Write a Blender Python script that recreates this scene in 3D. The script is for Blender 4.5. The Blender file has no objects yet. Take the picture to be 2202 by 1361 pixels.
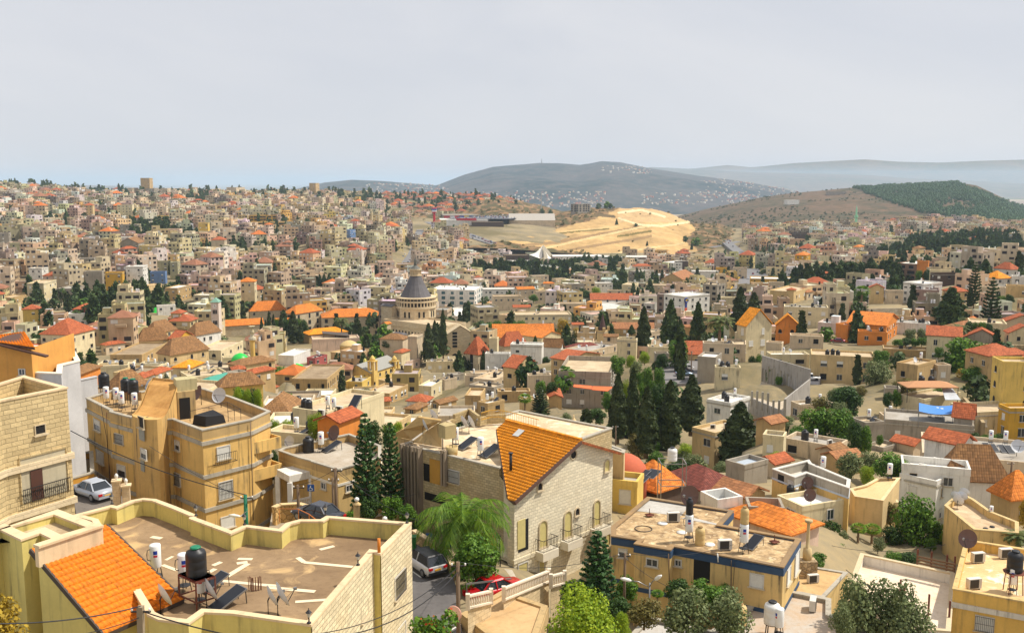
import bpy,math,random
import numpy as np
from mathutils import Vector,Matrix
from mathutils.noise import noise as pnoise,fractal
R=math.radians
rnd=random.Random(7)
SC=bpy.context.scene
COL=SC.collection
# camera, sky, sun, exposure
FPX,HORZ=2080.0,390.0
PITCH=math.atan((680.5-HORZ)/FPX)
cam=bpy.data.cameras.new("camera");camo=bpy.data.objects.new("camera",cam);COL.objects.link(camo)
cam.sensor_width=36.0;cam.lens=36.0*FPX/2202.0
cam.clip_start=0.5;cam.clip_end=90000
camo.location=(0,0,0);camo.rotation_euler=(math.pi/2-PITCH,0,0)
SC.camera=camo
SUN_AZ,SUN_EL=R(80),R(54)
W=bpy.data.worlds.new("World");SC.world=W;W.use_nodes=True
def world_nodes():
 nt=W.node_tree;n=nt.nodes;l=nt.links;n.clear()
 out=n.new("ShaderNodeOutputWorld");bg=n.new("ShaderNodeBackground")
 sky=n.new("ShaderNodeTexSky");sky.sky_type='NISHITA';sky.sun_disc=False
 sky.sun_elevation=SUN_EL;sky.sun_rotation=SUN_AZ
 sky.altitude=400;sky.air_density=1.0;sky.dust_density=2.0;sky.ozone_density=1.6
 tc=n.new("ShaderNodeTexCoord");mp=n.new("ShaderNodeMapping");mp.inputs['Scale'].default_value=(1.3,1.3,3.4)
 mp.inputs['Location'].default_value=(0.35,0.2,0.1)
 nz=n.new("ShaderNodeTexNoise");nz.inputs['Scale'].default_value=1.6;nz.inputs['Detail'].default_value=7;nz.inputs['Roughness'].default_value=.55;nz.inputs['Distortion'].default_value=.5
 rp=n.new("ShaderNodeMapRange");rp.inputs['From Min'].default_value=.38;rp.inputs['From Max'].default_value=.74
 rp.inputs['To Min'].default_value=0.0;rp.inputs['To Max'].default_value=1.0
 veil=n.new("ShaderNodeMixRGB");veil.inputs[1].default_value=(5.0,5.1,5.45,1);veil.inputs[2].default_value=(5.85,5.8,5.92,1)
 mx=n.new("ShaderNodeMixRGB");mx.inputs['Fac'].default_value=.93
 l.new(tc.outputs['Generated'],mp.inputs['Vector']);l.new(mp.outputs[0],nz.inputs['Vector'])
 l.new(nz.outputs['Fac'],rp.inputs['Value']);l.new(rp.outputs[0],veil.inputs['Fac'])
 l.new(sky.outputs[0],mx.inputs[1]);l.new(veil.outputs[0],mx.inputs[2])
 l.new(mx.outputs[0],bg.inputs['Color']);bg.inputs['Strength'].default_value=0.119
 l.new(bg.outputs[0],out.inputs['Surface'])
world_nodes()
sl=bpy.data.lights.new("sun",'SUN');sl.energy=4.4;sl.angle=R(1.5);sl.color=(1.0,.94,.84)
so=bpy.data.objects.new("sun",sl);COL.objects.link(so)
sd=Vector((math.sin(SUN_AZ)*math.cos(SUN_EL),math.cos(SUN_AZ)*math.cos(SUN_EL),math.sin(SUN_EL)))
so.rotation_euler=sd.to_track_quat('Z','Y').to_euler();so.location=(0,0,120)
SC.view_settings.view_transform='Standard';SC.view_settings.look='None'
SC.view_settings.exposure=0.22;SC.view_settings.gamma=1
SC.cycles.max_bounces=5;SC.cycles.diffuse_bounces=3;SC.cycles.glossy_bounces=2;SC.cycles.transmission_bounces=2
SC.cycles.volume_bounces=1;SC.cycles.transparent_max_bounces=4
SC.cycles.use_denoising=True
# pixels to rays
CF=Vector((0,math.cos(PITCH),-math.sin(PITCH)));CU=Vector((0,math.sin(PITCH),math.cos(PITCH)))
ORG=[0,0,1.0]
def org(x,y,s=560/2178.0):ORG[:]=[x,y,s]
def P(zx,zy):return ORG[0]+zx*ORG[2],ORG[1]+zy*ORG[2]
def ray(px,py):return CF+Vector((1,0,0))*((px-1101)/FPX)+CU*((680.5-py)/FPX)
def proj(p):
 d=p[1]*CF[1]+p[2]*CF[2]
 if d<1e-6:return(-9999,-9999)
 return 1101+FPX*p[0]/d,680.5-FPX*(p[1]*CU[1]+p[2]*CU[2])/d
def at_z(px,py,z):
 r=ray(px,py);return r*(z/r.z)
def at_y(px,py,y):
 r=ray(px,py);return r*(y/r.y)
def zz(zx,zy,z):return at_z(*P(zx,zy),z)
def zy_(zx,zy,y):return at_y(*P(zx,zy),y)
# mesh builder
def link(name,me,parent=None):
 o=bpy.data.objects.new(name,me);COL.objects.link(o)
 if parent is not None:o.parent=parent
 return o
def box_uv(me,vs):
 nl=len(me.loops);n=len(me.polygons)
 if not n:return
 uv=me.uv_layers.new(name="UVMap")
 nr=np.zeros(n*3,'f');me.polygons.foreach_get('normal',nr);nr=nr.reshape(-1,3)
 lt=np.zeros(n,'i');me.polygons.foreach_get('loop_total',lt)
 lv=np.zeros(nl,'i');me.loops.foreach_get('vertex_index',lv)
 t=np.stack([-nr[:,1],nr[:,0],0*nr[:,0]],1);ln=np.linalg.norm(t,axis=1)
 flat=ln<0.12
 t[~flat]/=ln[~flat][:,None];t[flat]=(1,0,0)
 b=np.cross(nr,t);b[flat]=(0,1,0)
 tt=np.repeat(t,lt,0);bb=np.repeat(b,lt,0);pp=vs[lv]
 out=np.stack([(pp*tt).sum(1),(pp*bb).sum(1)],1).astype('f')
 uv.data.foreach_set('uv',out.ravel())
class MB:
 def __init__(s,org=(0,0,0)):s.v=[];s.f=[];s.m=[];s.o=Vector(org);s.smooth=set()
 def quad(s,a,b,c,d,m=0):
  i=len(s.v);s.v+=[tuple(a),tuple(b),tuple(c),tuple(d)];s.f.append((i,i+1,i+2,i+3));s.m.append(m)
 def poly(s,pts,m=0):
  i=len(s.v);s.v+=[tuple(p)for p in pts];s.f.append(tuple(range(i,i+len(pts))));s.m.append(m)
 def prism(s,pts,z0,z1,m=0,top=None,bottom=True):
  """pts: plan polygon counter-clockwise (x, y)"""
  a=sum(pts[i][0]*pts[(i+1)%len(pts)][1]-pts[(i+1)%len(pts)][0]*pts[i][1]for i in range(len(pts)))
  if a<0:pts=pts[::-1]
  n=len(pts);i=len(s.v)
  s.v+=[(p[0],p[1],z0)for p in pts]+[(p[0],p[1],z1)for p in pts]
  for k in range(n):
   j=(k+1)%n;s.f.append((i+k,i+j,i+n+j,i+n+k));s.m.append(m)
  s.f.append(tuple(range(i+n,i+2*n)));s.m.append(m if top is None else top)
  if bottom:s.f.append(tuple(range(i+n-1,i-1,-1)));s.m.append(m)
 def box(s,c,sz,rz=0,m=0,rx=0):
  M4=Matrix.Translation(c)@Matrix.Rotation(rz,4,'Z')@Matrix.Rotation(rx,4,'X')
  i=len(s.v);x,y,z=sz[0]/2,sz[1]/2,sz[2]/2
  for dz in(-z,z):
   for dx,dy in((-x,-y),(x,-y),(x,y),(-x,y)):s.v.append(tuple(M4@Vector((dx,dy,dz))))
  for f in((3,2,1,0),(4,5,6,7),(0,1,5,4),(1,2,6,5),(2,3,7,6),(3,0,4,7)):
   s.f.append(tuple(i+k for k in f));s.m.append(m)
 def bar(s,a,b,w,h=None,m=0):
  a=Vector(a);b=Vector(b);d=b-a;L=d.length
  if L<1e-6:return
  q=d.to_track_quat('X','Z').to_matrix().to_4x4();M4=Matrix.Translation((a+b)/2)@q
  h=h or w;i=len(s.v);x,y,z=L/2,w/2,h/2
  for dz in(-z,z):
   for dx,dy in((-x,-y),(x,-y),(x,y),(-x,y)):s.v.append(tuple(M4@Vector((dx,dy,dz))))
  for f in((3,2,1,0),(4,5,6,7),(0,1,5,4),(1,2,6,5),(2,3,7,6),(3,0,4,7)):
   s.f.append(tuple(i+k for k in f));s.m.append(m)
 def lathe(s,c,prof,n=12,m=0,axis=None,smooth=True,closed=True):
  """prof: (radius, height) pairs upwards along the axis"""
  c=Vector(c);q=Vector(axis).to_track_quat('Z','Y')if axis is not None else None
  i=len(s.v)
  for r,h in prof:
   for k in range(n):
    a=2*math.pi*k/n;p=Vector((r*math.cos(a),r*math.sin(a),h))
    if q:p=q@p
    s.v.append(tuple(c+p))
  for j in range(len(prof)-1):
   for k in range(n):
    k2=(k+1)%n
    if smooth:s.smooth.add(len(s.f))
    s.f.append((i+j*n+k,i+j*n+k2,i+(j+1)*n+k2,i+(j+1)*n+k));s.m.append(m)
  if closed:
   s.f.append(tuple(i+n-1-k for k in range(n)));s.m.append(m)
   e=i+(len(prof)-1)*n;s.f.append(tuple(e+k for k in range(n)));s.m.append(m)
 def cyl(s,c,r,h,n=12,m=0,r2=None):s.lathe(c,[(r,0),(r if r2 is None else r2,h)],n,m)
 def tube(s,pts,r,n=6,m=0):
  pts=[Vector(p)for p in pts];rr=r if isinstance(r,(list,tuple))else[r]*len(pts);i=len(s.v)
  for j,p in enumerate(pts):
   d=(pts[min(j+1,len(pts)-1)]-pts[max(j-1,0)]);q=d.to_track_quat('Z','Y')
   for k in range(n):
    a=2*math.pi*k/n;s.v.append(tuple(p+q@Vector((rr[j]*math.cos(a),rr[j]*math.sin(a),0))))
  for j in range(len(pts)-1):
   for k in range(n):
    k2=(k+1)%n;s.smooth.add(len(s.f));s.f.append((i+j*n+k,i+j*n+k2,i+(j+1)*n+k2,i+(j+1)*n+k));s.m.append(m)
  s.f.append(tuple(i+n-1-k for k in range(n)));s.m.append(m)
  e=i+(len(pts)-1)*n;s.f.append(tuple(e+k for k in range(n)));s.m.append(m)
 def mesh(s,name,mats):
  me=bpy.data.meshes.new(name);vs=np.array(s.v,'f').reshape(-1,3)-np.array(s.o,'f')
  used=np.unique(np.concatenate([np.array(f)for f in s.f]))
  if len(used)<len(vs):
   mp=np.zeros(len(vs),int);mp[used]=np.arange(len(used));vs=vs[used];s.f=[tuple(int(mp[i])for i in f)for f in s.f]
  me.from_pydata(vs.tolist(),[],s.f)
  for m in(mats if isinstance(mats,(list,tuple))else[mats]):me.materials.append(m)
  me.polygons.foreach_set('material_index',s.m)
  if s.smooth:
   sm=np.zeros(len(s.f),bool);sm[list(s.smooth)]=True;me.polygons.foreach_set('use_smooth',sm)
  box_uv(me,vs+np.array(s.o,'f'));return me
 def build(s,name,mats,parent=None):
  if not s.f:return None
  return link(name,s.mesh(name,mats),parent)
def npmesh(name,V,F,mats,mi=None,col=None):
 """V (n,3), F (m,4) numpy -> mesh"""
 me=bpy.data.meshes.new(name);V=np.asarray(V,'f');F=np.asarray(F,'i');k=F.shape[1]
 me.vertices.add(len(V));me.vertices.foreach_set('co',V.ravel())
 me.loops.add(F.size);me.loops.foreach_set('vertex_index',F.ravel())
 me.polygons.add(len(F));me.polygons.foreach_set('loop_start',np.arange(0,F.size,k,dtype='i'));
 me.update(calc_edges=True)
 for m in(mats if isinstance(mats,(list,tuple))else[mats]):me.materials.append(m)
 if mi is not None:me.polygons.foreach_set('material_index',np.asarray(mi,'i'))
 if col is not None:
  a=me.attributes.new("Col",'FLOAT_COLOR','FACE');c=np.ones((len(F),4),'f');c[:,:3]=col;a.data.foreach_set('color',c.ravel())
 return me
 # tags
def tag(o,label=None,cat=None,group=None,kind=None):
 if label:o['label']=label
 if cat:o['category']=cat
 if group:o['group']=group
 if kind:o['kind']=kind
 return o
def thing(name,label,cat,loc=(0,0,0),rz=0,group=None):
 o=bpy.data.objects.new(name,None);COL.objects.link(o);o.empty_display_size=.3
 o.location=loc;o.rotation_euler=(0,0,rz);return tag(o,label,cat,group)
def copy_tree(o,parent=None):
 c=o.copy();COL.objects.link(c)
 if parent is not None:c.parent=parent
 for ch in KIDS.get(o.name,o.children):copy_tree(ch,c)
 return c
KIDS={}
def freeze(o):
 """remember the parts of a prototype so that copying needs no scene-wide search"""
 KIDS[o.name]=list(o.children)
 for c in KIDS[o.name]:freeze(c)
 return o
USED=set()
def dup(o,loc,rz=0,label=None,group=None,s=1.0):
 """the first call moves the prototype itself; later calls copy it with its parts"""
 if o.name in USED:c=copy_tree(o)
 else:USED.add(o.name);c=o;
 c.location=loc;c.rotation_euler=(0,0,rz);c.scale=(s,s,s)if not isinstance(s,tuple)else s
 if label:c['label']=label
 if group:c['group']=group
 return c
 # materials
MC={}
def nodes(name):
 m=bpy.data.materials.new(name);m.use_nodes=True;nt=m.node_tree
 return m,nt,nt.nodes,nt.links,nt.nodes['Principled BSDF']
def srgb(r,g,b):
 f=lambda c:(c/255/12.92)if c<=10 else((c/255+.055)/1.055)**2.4
 return(f(r),f(g),f(b))
def c4(c,k=1.0):return(c[0]*k,c[1]*k,c[2]*k,1)
def simple(col,rough=.6,metal=0,spec=.4,name="paint",emit=None):
 key=('s',tuple(round(x,4)for x in col),rough,metal)
 if key in MC:return MC[key]
 m,nt,n,l,b=nodes(name);b.inputs['Roughness'].default_value=rough;b.inputs['Metallic'].default_value=metal
 b.inputs['Specular IOR Level'].default_value=spec
 nz=n.new('ShaderNodeTexNoise');nz.inputs['Scale'].default_value=3.1;nz.inputs['Detail'].default_value=5
 tc=n.new('ShaderNodeTexCoord');l.new(tc.outputs['Object'],nz.inputs['Vector'])
 mx=n.new('ShaderNodeMixRGB');mx.inputs[1].default_value=c4(col,.8);mx.inputs[2].default_value=c4(col,1.12)
 l.new(nz.outputs['Fac'],mx.inputs['Fac']);l.new(mx.outputs[0],b.inputs['Base Color'])
 MC[key]=m;return m
def _noise(n,l,vec,scale,detail=4,rough=.55,dist=0):
 nz=n.new('ShaderNodeTexNoise');nz.inputs['Scale'].default_value=scale;nz.inputs['Detail'].default_value=detail
 nz.inputs['Roughness'].default_value=rough;nz.inputs['Distortion'].default_value=dist
 if vec is not None:l.new(vec,nz.inputs['Vector'])
 return nz.outputs['Fac']
def _ramp(n,l,fac,a,b,lo=0.,hi=1.):
 r=n.new('ShaderNodeMapRange');r.inputs['From Min'].default_value=a;r.inputs['From Max'].default_value=b
 r.inputs['To Min'].default_value=lo;r.inputs['To Max'].default_value=hi;l.new(fac,r.inputs['Value']);return r.outputs[0]
def _mix(n,l,fac,a,b,mode='MIX'):
 m=n.new('ShaderNodeMixRGB');m.blend_type=mode
 for i,x in((0,fac),(1,a),(2,b)):
  if isinstance(x,(int,float)):m.inputs[i].default_value=x
  elif isinstance(x,tuple):m.inputs[i].default_value=x
  else:l.new(x,m.inputs[i])
 return m.outputs[0]
def _pos(n,l,scale=(1,1,1)):
 g=n.new('ShaderNodeNewGeometry');mp=n.new('ShaderNodeMapping');mp.inputs['Scale'].default_value=scale
 l.new(g.outputs['Position'],mp.inputs['Vector']);return mp.outputs[0]
def plaster(col,stain=.45,dark=(.10,.085,.06),name="plaster"):
 """painted render with blotches, rain streaks and dirt"""
 key=('p',tuple(round(x,4)for x in col),stain)
 if key in MC:return MC[key]
 m,nt,n,l,b=nodes(name);b.inputs['Roughness'].default_value=.9;b.inputs['Specular IOR Level'].default_value=.15
 big=_noise(n,l,_pos(n,l),.35,5);fine=_noise(n,l,_pos(n,l),4.5,5,.65)
 c=_mix(n,l,_ramp(n,l,big,.3,.7),c4(col,.84),c4(col,1.1))
 c=_mix(n,l,_ramp(n,l,fine,.35,.75,0,.22),c,c4(col,.6))
 st=_noise(n,l,_pos(n,l,(1.5,1.5,.14)),1.5,4,.62)
 bl=_noise(n,l,_pos(n,l),.55,3)
 pw=n.new('ShaderNodeMath');pw.operation='MULTIPLY'
 l.new(_ramp(n,l,st,.52,.75,0,1),pw.inputs[0]);l.new(_ramp(n,l,bl,.35,.65,.15,stain*1.5),pw.inputs[1])
 c=_mix(n,l,pw.outputs[0],c,c4(dark))
 l.new(c,b.inputs['Base Color'])
 bp=n.new('ShaderNodeBump');bp.inputs['Strength'].default_value=.25;bp.inputs['Distance'].default_value=.03
 l.new(fine,bp.inputs['Height']);l.new(bp.outputs[0],b.inputs['Normal'])
 MC[key]=m;return m
def stone(col,bw=.55,bh=.25,mortar=.55,var=.3,stain=.3,bump=.6,name="stone"):
 """coursed rock-faced blocks"""
 key=('st',tuple(round(x,4)for x in col),bw,bh,var,stain)
 if key in MC:return MC[key]
 m,nt,n,l,b=nodes(name);b.inputs['Roughness'].default_value=.88;b.inputs['Specular IOR Level'].default_value=.15
 uv=n.new('ShaderNodeUVMap');br=n.new('ShaderNodeTexBrick')
 br.inputs['Scale'].default_value=1;br.inputs['Brick Width'].default_value=bw;br.inputs['Row Height'].default_value=bh
 br.inputs['Mortar Size'].default_value=.018;br.inputs['Mortar Smooth'].default_value=.4;br.inputs['Bias'].default_value=-.1
 br.inputs['Color1'].default_value=c4(col,1-var);br.inputs['Color2'].default_value=c4(col,1.12);br.inputs['Mortar'].default_value=c4(col,mortar)
 l.new(uv.outputs[0],br.inputs['Vector'])
 fine=_noise(n,l,_pos(n,l),5.5,5,.7);big=_noise(n,l,_pos(n,l),.3,4)
 c=_mix(n,l,_ramp(n,l,fine,.3,.75,0,.35),br.outputs['Color'],c4(col,.62))
 c=_mix(n,l,_ramp(n,l,big,.42,.72,0,stain),c,c4((col[0]*.75,col[1]*.6,col[2]*.4)))
 l.new(c,b.inputs['Base Color'])
 bp=n.new('ShaderNodeBump');bp.inputs['Strength'].default_value=bump;bp.inputs['Distance'].default_value=.05
 hm=n.new('ShaderNodeMath');hm.operation='SUBTRACT';l.new(fine,hm.inputs[0]);l.new(br.outputs['Fac'],hm.inputs[1])
 l.new(hm.outputs[0],bp.inputs['Height']);l.new(bp.outputs[0],b.inputs['Normal'])
 MC[key]=m;return m
def rubble(col,sc=2.6,name="rubble"):
 key=('ru',tuple(col),sc)
 if key in MC:return MC[key]
 m,nt,n,l,b=nodes(name);b.inputs['Roughness'].default_value=.92
 v=n.new('ShaderNodeTexVoronoi');v.feature='DISTANCE_TO_EDGE';v.inputs['Scale'].default_value=sc
 v2=n.new('ShaderNodeTexVoronoi');v2 .inputs['Scale'].default_value=sc
 p=_pos(n,l);l.new(p,v.inputs['Vector']);l.new(p,v2 .inputs['Vector'])
 sp=n.new('ShaderNodeSeparateColor');l.new(v2 .outputs['Color'],sp.inputs[0])
 c=_mix(n,l,sp.outputs[0],c4(col,.65),c4(col,1.2))
 c=_mix(n,l,_ramp(n,l,v.outputs['Distance'],.0,.06,1,0),c,c4(col,.35))
 c=_mix(n,l,_ramp(n,l,_noise(n,l,p,.5,4),.45,.7,0,.5),c,c4((col[0]*.55,col[1]*.5,col[2]*.4)))
 l.new(c,b.inputs['Base Color'])
 bp=n.new('ShaderNodeBump');bp.inputs['Strength'].default_value=.8;bp.inputs['Distance'].default_value=.06
 l.new(_ramp(n,l,v.outputs['Distance'],0,.12),bp.inputs['Height']);l.new(bp.outputs[0],b.inputs['Normal'])
 MC[key]=m;return m
def slab(col,dirt=(.2,.15,.1),sc=.35,amt=.7,light=None,name="roof_screed"):
 """weathered flat roof"""
 key=('sl',tuple(round(x,4)for x in col),sc,amt,tuple(dirt))
 if key in MC:return MC[key]
 m,nt,n,l,b=nodes(name);b.inputs['Roughness'].default_value=.92;b.inputs['Specular IOR Level'].default_value=.15
 p=_pos(n,l);a=_noise(n,l,p,sc,6,.6,.6);f=_noise(n,l,p,3.2,6,.7)
 c=_mix(n,l,_ramp(n,l,a,.35,.65,0,amt),c4(col),c4(dirt))
 c=_mix(n,l,_ramp(n,l,f,.5,.75,0,.4),c,c4(dirt,.6))
 if light:c=_mix(n,l,_ramp(n,l,_noise(n,l,p,sc*1.7,5,.6,1.),.55,.68,0,.8),c,c4(light))
 l.new(c,b.inputs['Base Color'])
 bp=n.new('ShaderNodeBump');bp.inputs['Strength'].default_value=.2;bp.inputs['Distance'].default_value=.03
 l.new(f,bp.inputs['Height']);l.new(bp.outputs[0],b.inputs['Normal'])
 MC[key]=m;return m
def tile(col,pitch=.36,wid=.24,var=.35,dirt=.4,name="roof_tiles"):
 """clay tiles: rows across the slope, rolls down it"""
 key=('ti',tuple(round(x,4)for x in col),pitch,wid,dirt)
 if key in MC:return MC[key]
 m,nt,n,l,b=nodes(name);b.inputs['Roughness'].default_value=.8;b.inputs['Specular IOR Level'].default_value=.2
 uv=n.new('ShaderNodeUVMap');sp=n.new('ShaderNodeSeparateXYZ');l.new(uv.outputs[0],sp.inputs[0])
 def M_(op,a,bv):
  q=n.new('ShaderNodeMath');q.operation=op
  l.new(a,q.inputs[0])if not isinstance(a,(int,float))else None
  if isinstance(bv,(int,float)):q.inputs[1].default_value=bv
  else:l.new(bv,q.inputs[1])
  return q.outputs[0]
 row=M_('FRACT',M_('DIVIDE',sp.outputs[1],pitch),0);colm=M_('PINGPONG',M_('DIVIDE',sp.outputs[0],wid),.5)
 br=n.new('ShaderNodeTexBrick');br.offset=0;br.inputs['Scale'].default_value=1;br.inputs['Brick Width'].default_value=wid;br.inputs['Row Height'].default_value=pitch
 br.inputs['Mortar Size'].default_value=0;br.inputs['Color1'].default_value=c4(col,1-var);br.inputs['Color2'].default_value=c4(col,1.15);l.new(uv.outputs[0],br.inputs['Vector'])
 big=_noise(n,l,_pos(n,l),.45,5,.6)
 c=_mix(n,l,_ramp(n,l,big,.42,.72,0,dirt),br.outputs['Color'],c4((col[0]*.4,col[1]*.42,col[2]*.55)))
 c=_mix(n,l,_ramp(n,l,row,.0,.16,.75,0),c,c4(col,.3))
 l.new(c,b.inputs['Base Color'])
 bp=n.new('ShaderNodeBump');bp.inputs['Strength'].default_value=.8;bp.inputs['Distance'].default_value=.07
 h=M_('ADD',M_('MULTIPLY',row,-.6),colm);l.new(h,bp.inputs['Height']);l.new(bp.outputs[0],b.inputs['Normal'])
 MC[key]=m;return m
def corrugated(col,rough=.5,metal=.3,wid=.16,name="sheet_metal"):
 key=('co',tuple(round(x,4)for x in col),wid)
 if key in MC:return MC[key]
 m,nt,n,l,b=nodes(name);b.inputs['Roughness'].default_value=rough;b.inputs['Metallic'].default_value=metal
 uv=n.new('ShaderNodeUVMap');w=n.new('ShaderNodeTexWave');w.inputs['Scale'].default_value=.31/wid;w.inputs['Distortion'].default_value=0;l.new(uv.outputs[0],w.inputs['Vector'])
 c=_mix(n,l,_ramp(n,l,_noise(n,l,_pos(n,l),.6,5,.65),.4,.7,0,.5),c4(col),c4((col[0]*.5,col[1]*.42,col[2]*.34)))
 l.new(c,b.inputs['Base Color'])
 bp=n.new('ShaderNodeBump');bp.inputs['Strength'].default_value=.6;bp.inputs['Distance'].default_value=.04
 l.new(w.outputs['Fac'],bp.inputs['Height']);l.new(bp.outputs[0],b.inputs['Normal'])
 MC[key]=m;return m
def foliage(col,col2,name="leaves",trans=.25):
 key=('fo',tuple(col),tuple(col2))
 if key in MC:return MC[key]
 m,nt,n,l,b=nodes(name);b.inputs['Roughness'].default_value=.6;b.inputs['Specular IOR Level'].default_value=.25
 g=n.new('ShaderNodeNewGeometry');oi=n.new('ShaderNodeObjectInfo')
 c=_mix(n,l,g.outputs['Random Per Island'],c4(col,.75),c4(col2))
 c=_mix(n,l,_ramp(n,l,_noise(n,l,_pos(n,l),.7,3),.35,.7,0,.6),c,c4(col,.8))
 c=_mix(n,l,_ramp(n,l,oi.outputs['Random'],0,1,0,.35),c,c4(col,.6))
 l.new(c,b.inputs['Base Color'])
 tr=n.new('ShaderNodeBsdfTranslucent');ms=n.new('ShaderNodeMixShader');ms.inputs[0].default_value=trans
 l.new(c,tr.inputs['Color']);l.new(b.outputs[0],ms.inputs[1]);l.new(tr.outputs[0],ms.inputs[2])
 l.new(ms.outputs[0],n['Material Output'].inputs['Surface'])
 MC[key]=m;return m
def glass(col=(.03,.04,.05)):
 return simple(col,.12,0,.8,"window_glass")
def town_mat(name="painted_render"):
 """one render for the many far houses: each face carries its own paint"""
 if 'town' in MC:return MC['town']
 m,nt,n,l,b=nodes(name);b.inputs['Roughness'].default_value=.9;b.inputs['Specular IOR Level'].default_value=.15
 a=n.new('ShaderNodeAttribute');a.attribute_name="Col"
 st=_noise(n,l,_pos(n,l,(.5,.5,.12)),1.0,4,.65)
 c=_mix(n,l,_ramp(n,l,st,.45,.75,0,.42),a.outputs['Color'],c4((.20,.17,.13)),'MULTIPLY')
 l.new(c,b.inputs['Base Color']);MC['town']=m;return m
def facemat(name,rough=.9):
 """paint taken from the face, used on ground sheets and hills"""
 m,nt,n,l,b=nodes(name);b.inputs['Roughness'].default_value=rough;b.inputs['Specular IOR Level'].default_value=.1
 return m,nt,n,l,b
 # terrain: height below the camera over (bearing column, distance)
TD=[8,30,50,65,80,100,130,170,220,280,350,450,600,800,1000,1300,1700,2100,2600,3200,4200,60000]
TP=[-100,250,600,1000,1400,1800,2300]
TZ=[[-14,-20,-26,-26,-29,-36,-45,-52,-57,-60,-62,-64,-68,-66,-54,-38,-20,-8,-40,-120,-170,-170],[-14,-20,-27,-27.5,-30,-38,-46,-53,-59,-64,-68,-72,-74,-70,-58,-43,-27,-14,-50,-120,-170,-170],[-15,-22,-28,-28,-31,-37,-45,-53,-60,-67,-73,-79,-80,-76,-68,-55,-38,-22,-50,-120,-170,-170],[-16,-24,-28.5,-28.5,-30.5,-35,-44,-52,-60,-68,-76,-84,-86,-86,-82,-76,-60,-32,-60,-130,-170,-170],[-18,-28,-33,-34,-36,-39,-43,-50,-58,-67,-76,-84,-88,-90,-91,-90,-90,-100,-125,-150,-170,-170],[-18,-29,-35,-36.5,-37.5,-39,-40.5,-43,-48,-53,-60,-70,-80,-86,-88,-87,-84,-90,-110,-150,-170,-170],[-18,-29,-35,-36.5,-38.5,-40,-41,-43,-45,-48,-51,-57,-65,-71,-75,-76,-76,-85,-110,-150,-170,-170]]
TLD=np.log(np.array(TD,float));TZa=np.array(TZ);TPa=np.array(TP,float)
def T_arr(px,D):
 px=np.clip(px,TP[0],TP[-1]);L=np.log(np.clip(D,TD[0],TD[-1]))
 i=np.clip(np.searchsorted(TPa,px)-1,0,len(TP)-2);j=np.clip(np.searchsorted(TLD,L)-1,0,len(TD)-2)
 a=(px-TPa[i])/(TPa[i+1]-TPa[i]);b=(L-TLD[j])/(TLD[j+1]-TLD[j])
 a=a*a*(3-2*a)
 return(TZa[i,j]*(1-b)+TZa[i,j+1]*b)*(1-a)+(TZa[i+1,j]*(1-b)+TZa[i+1,j+1]*b)*a
RES=[]
def T_fix(px,D):
 z=T_arr(px,D)
 if len(RES)==0:return z
 sh=z.shape;P0=px.ravel();L0=np.log(np.maximum(D.ravel(),8));add=np.zeros(P0 .size);wt=np.full(P0 .size,.12)
 for a,b,r in RES:
  m=np.where((np.abs(P0-a)<260)&(np.abs(L0-b)<.36))[0]
  w=np.exp(-((P0[m]-a)/85)**2-((L0[m]-b)/.11)**2);add[m]+=w*r;wt[m]+=w
 return z+(add/wt).reshape(sh)
TAB=[]
GP,GL_=np.linspace(-300,2500,400),np.linspace(math.log(8),math.log(6000),420)
def T(x,y):
 y=max(y,8.0);px=1101+FPX*x/y
 if not TAB:return float(T_arr(np.array([px]),np.array([y]))[0])
 a=min(max((px-GP[0])/(GP[1]-GP[0]),0),398.99);b=min(max((math.log(y)-GL_[0])/(GL_[1]-GL_[0]),0),418.99);i,j=int(a),int(b);a-=i;b-=j;t=TAB[0]
 return float((t[j,i]*(1-a)+t[j,i+1]*a)*(1-b)+(t[j+1,i]*(1-a)+t[j+1,i+1]*a)*b)
def hit(px,py,dmin=20,dmax=6000):
 """where the view ray through a pixel first meets the terrain"""
 r=ray(px,py);r=r/r.y;D=dmin
 while D<dmax:
  p=r*D
  if p.z<T(p.x,D):break
  D*=1.02
 lo,hi=D/1.02,D
 for _ in range(18):
  m=(lo+hi)/2;p=r*m
  if p.z<T(p.x,m):hi=m
  else:lo=m
 return r*hi
ELL=[(0.8,1.0)]
def grid_mesh(name,px0,px1,nc,Ds,zf,mat,colf=None):
 pxs=np.linspace(px0,px1,nc);Ds=np.asarray(Ds,float);PX,DD=np.meshgrid(pxs,Ds)
 X=(PX-1101)/FPX*DD;Zv=zf(PX,DD,X)
 V=np.stack([X,DD,Zv],-1).reshape(-1,3);n=len(Ds)
 idx=np.arange(n*nc).reshape(n,nc)
 F=np.stack([idx[:-1,:-1],idx[:-1,1:],idx[1:,1:],idx[1:,:-1]],-1).reshape(-1,4)
 col=None
 if colf is not None:col=colf(V[F].mean(1))
 me=npmesh(name,V,F,mat,col=col);me.polygons.foreach_set('use_smooth',np.ones(len(F),bool));return me,V
def fnoise(X,Y,s,oct=4,seed=0):
 out=np.zeros(X.size)
 for i,(x,y)in enumerate(zip(X.ravel(),Y.ravel())):out[i]=fractal((x*s+seed,y*s,seed),1.0,2.1,oct)
 return out.reshape(X.shape)
def projv(V):
 d=V[:,1]*CF[1]+V[:,2]*CF[2]
 return 1101+FPX*V[:,0]/d,680.5-FPX*(V[:,1]*CU[1]+V[:,2]*CU[2])/d
def inpoly(px,py,poly):
 c=np.zeros(np.shape(px),bool);n=len(poly)
 for i in range(n):
  x1,y1=poly[i];x2,y2=poly[(i+1)%n]
  k=((y1>py)!=(y2>py))&(px<(x2-x1)*(py-y1)/(y2-y1+1e-9)+x1);c^=k
 return c
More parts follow.
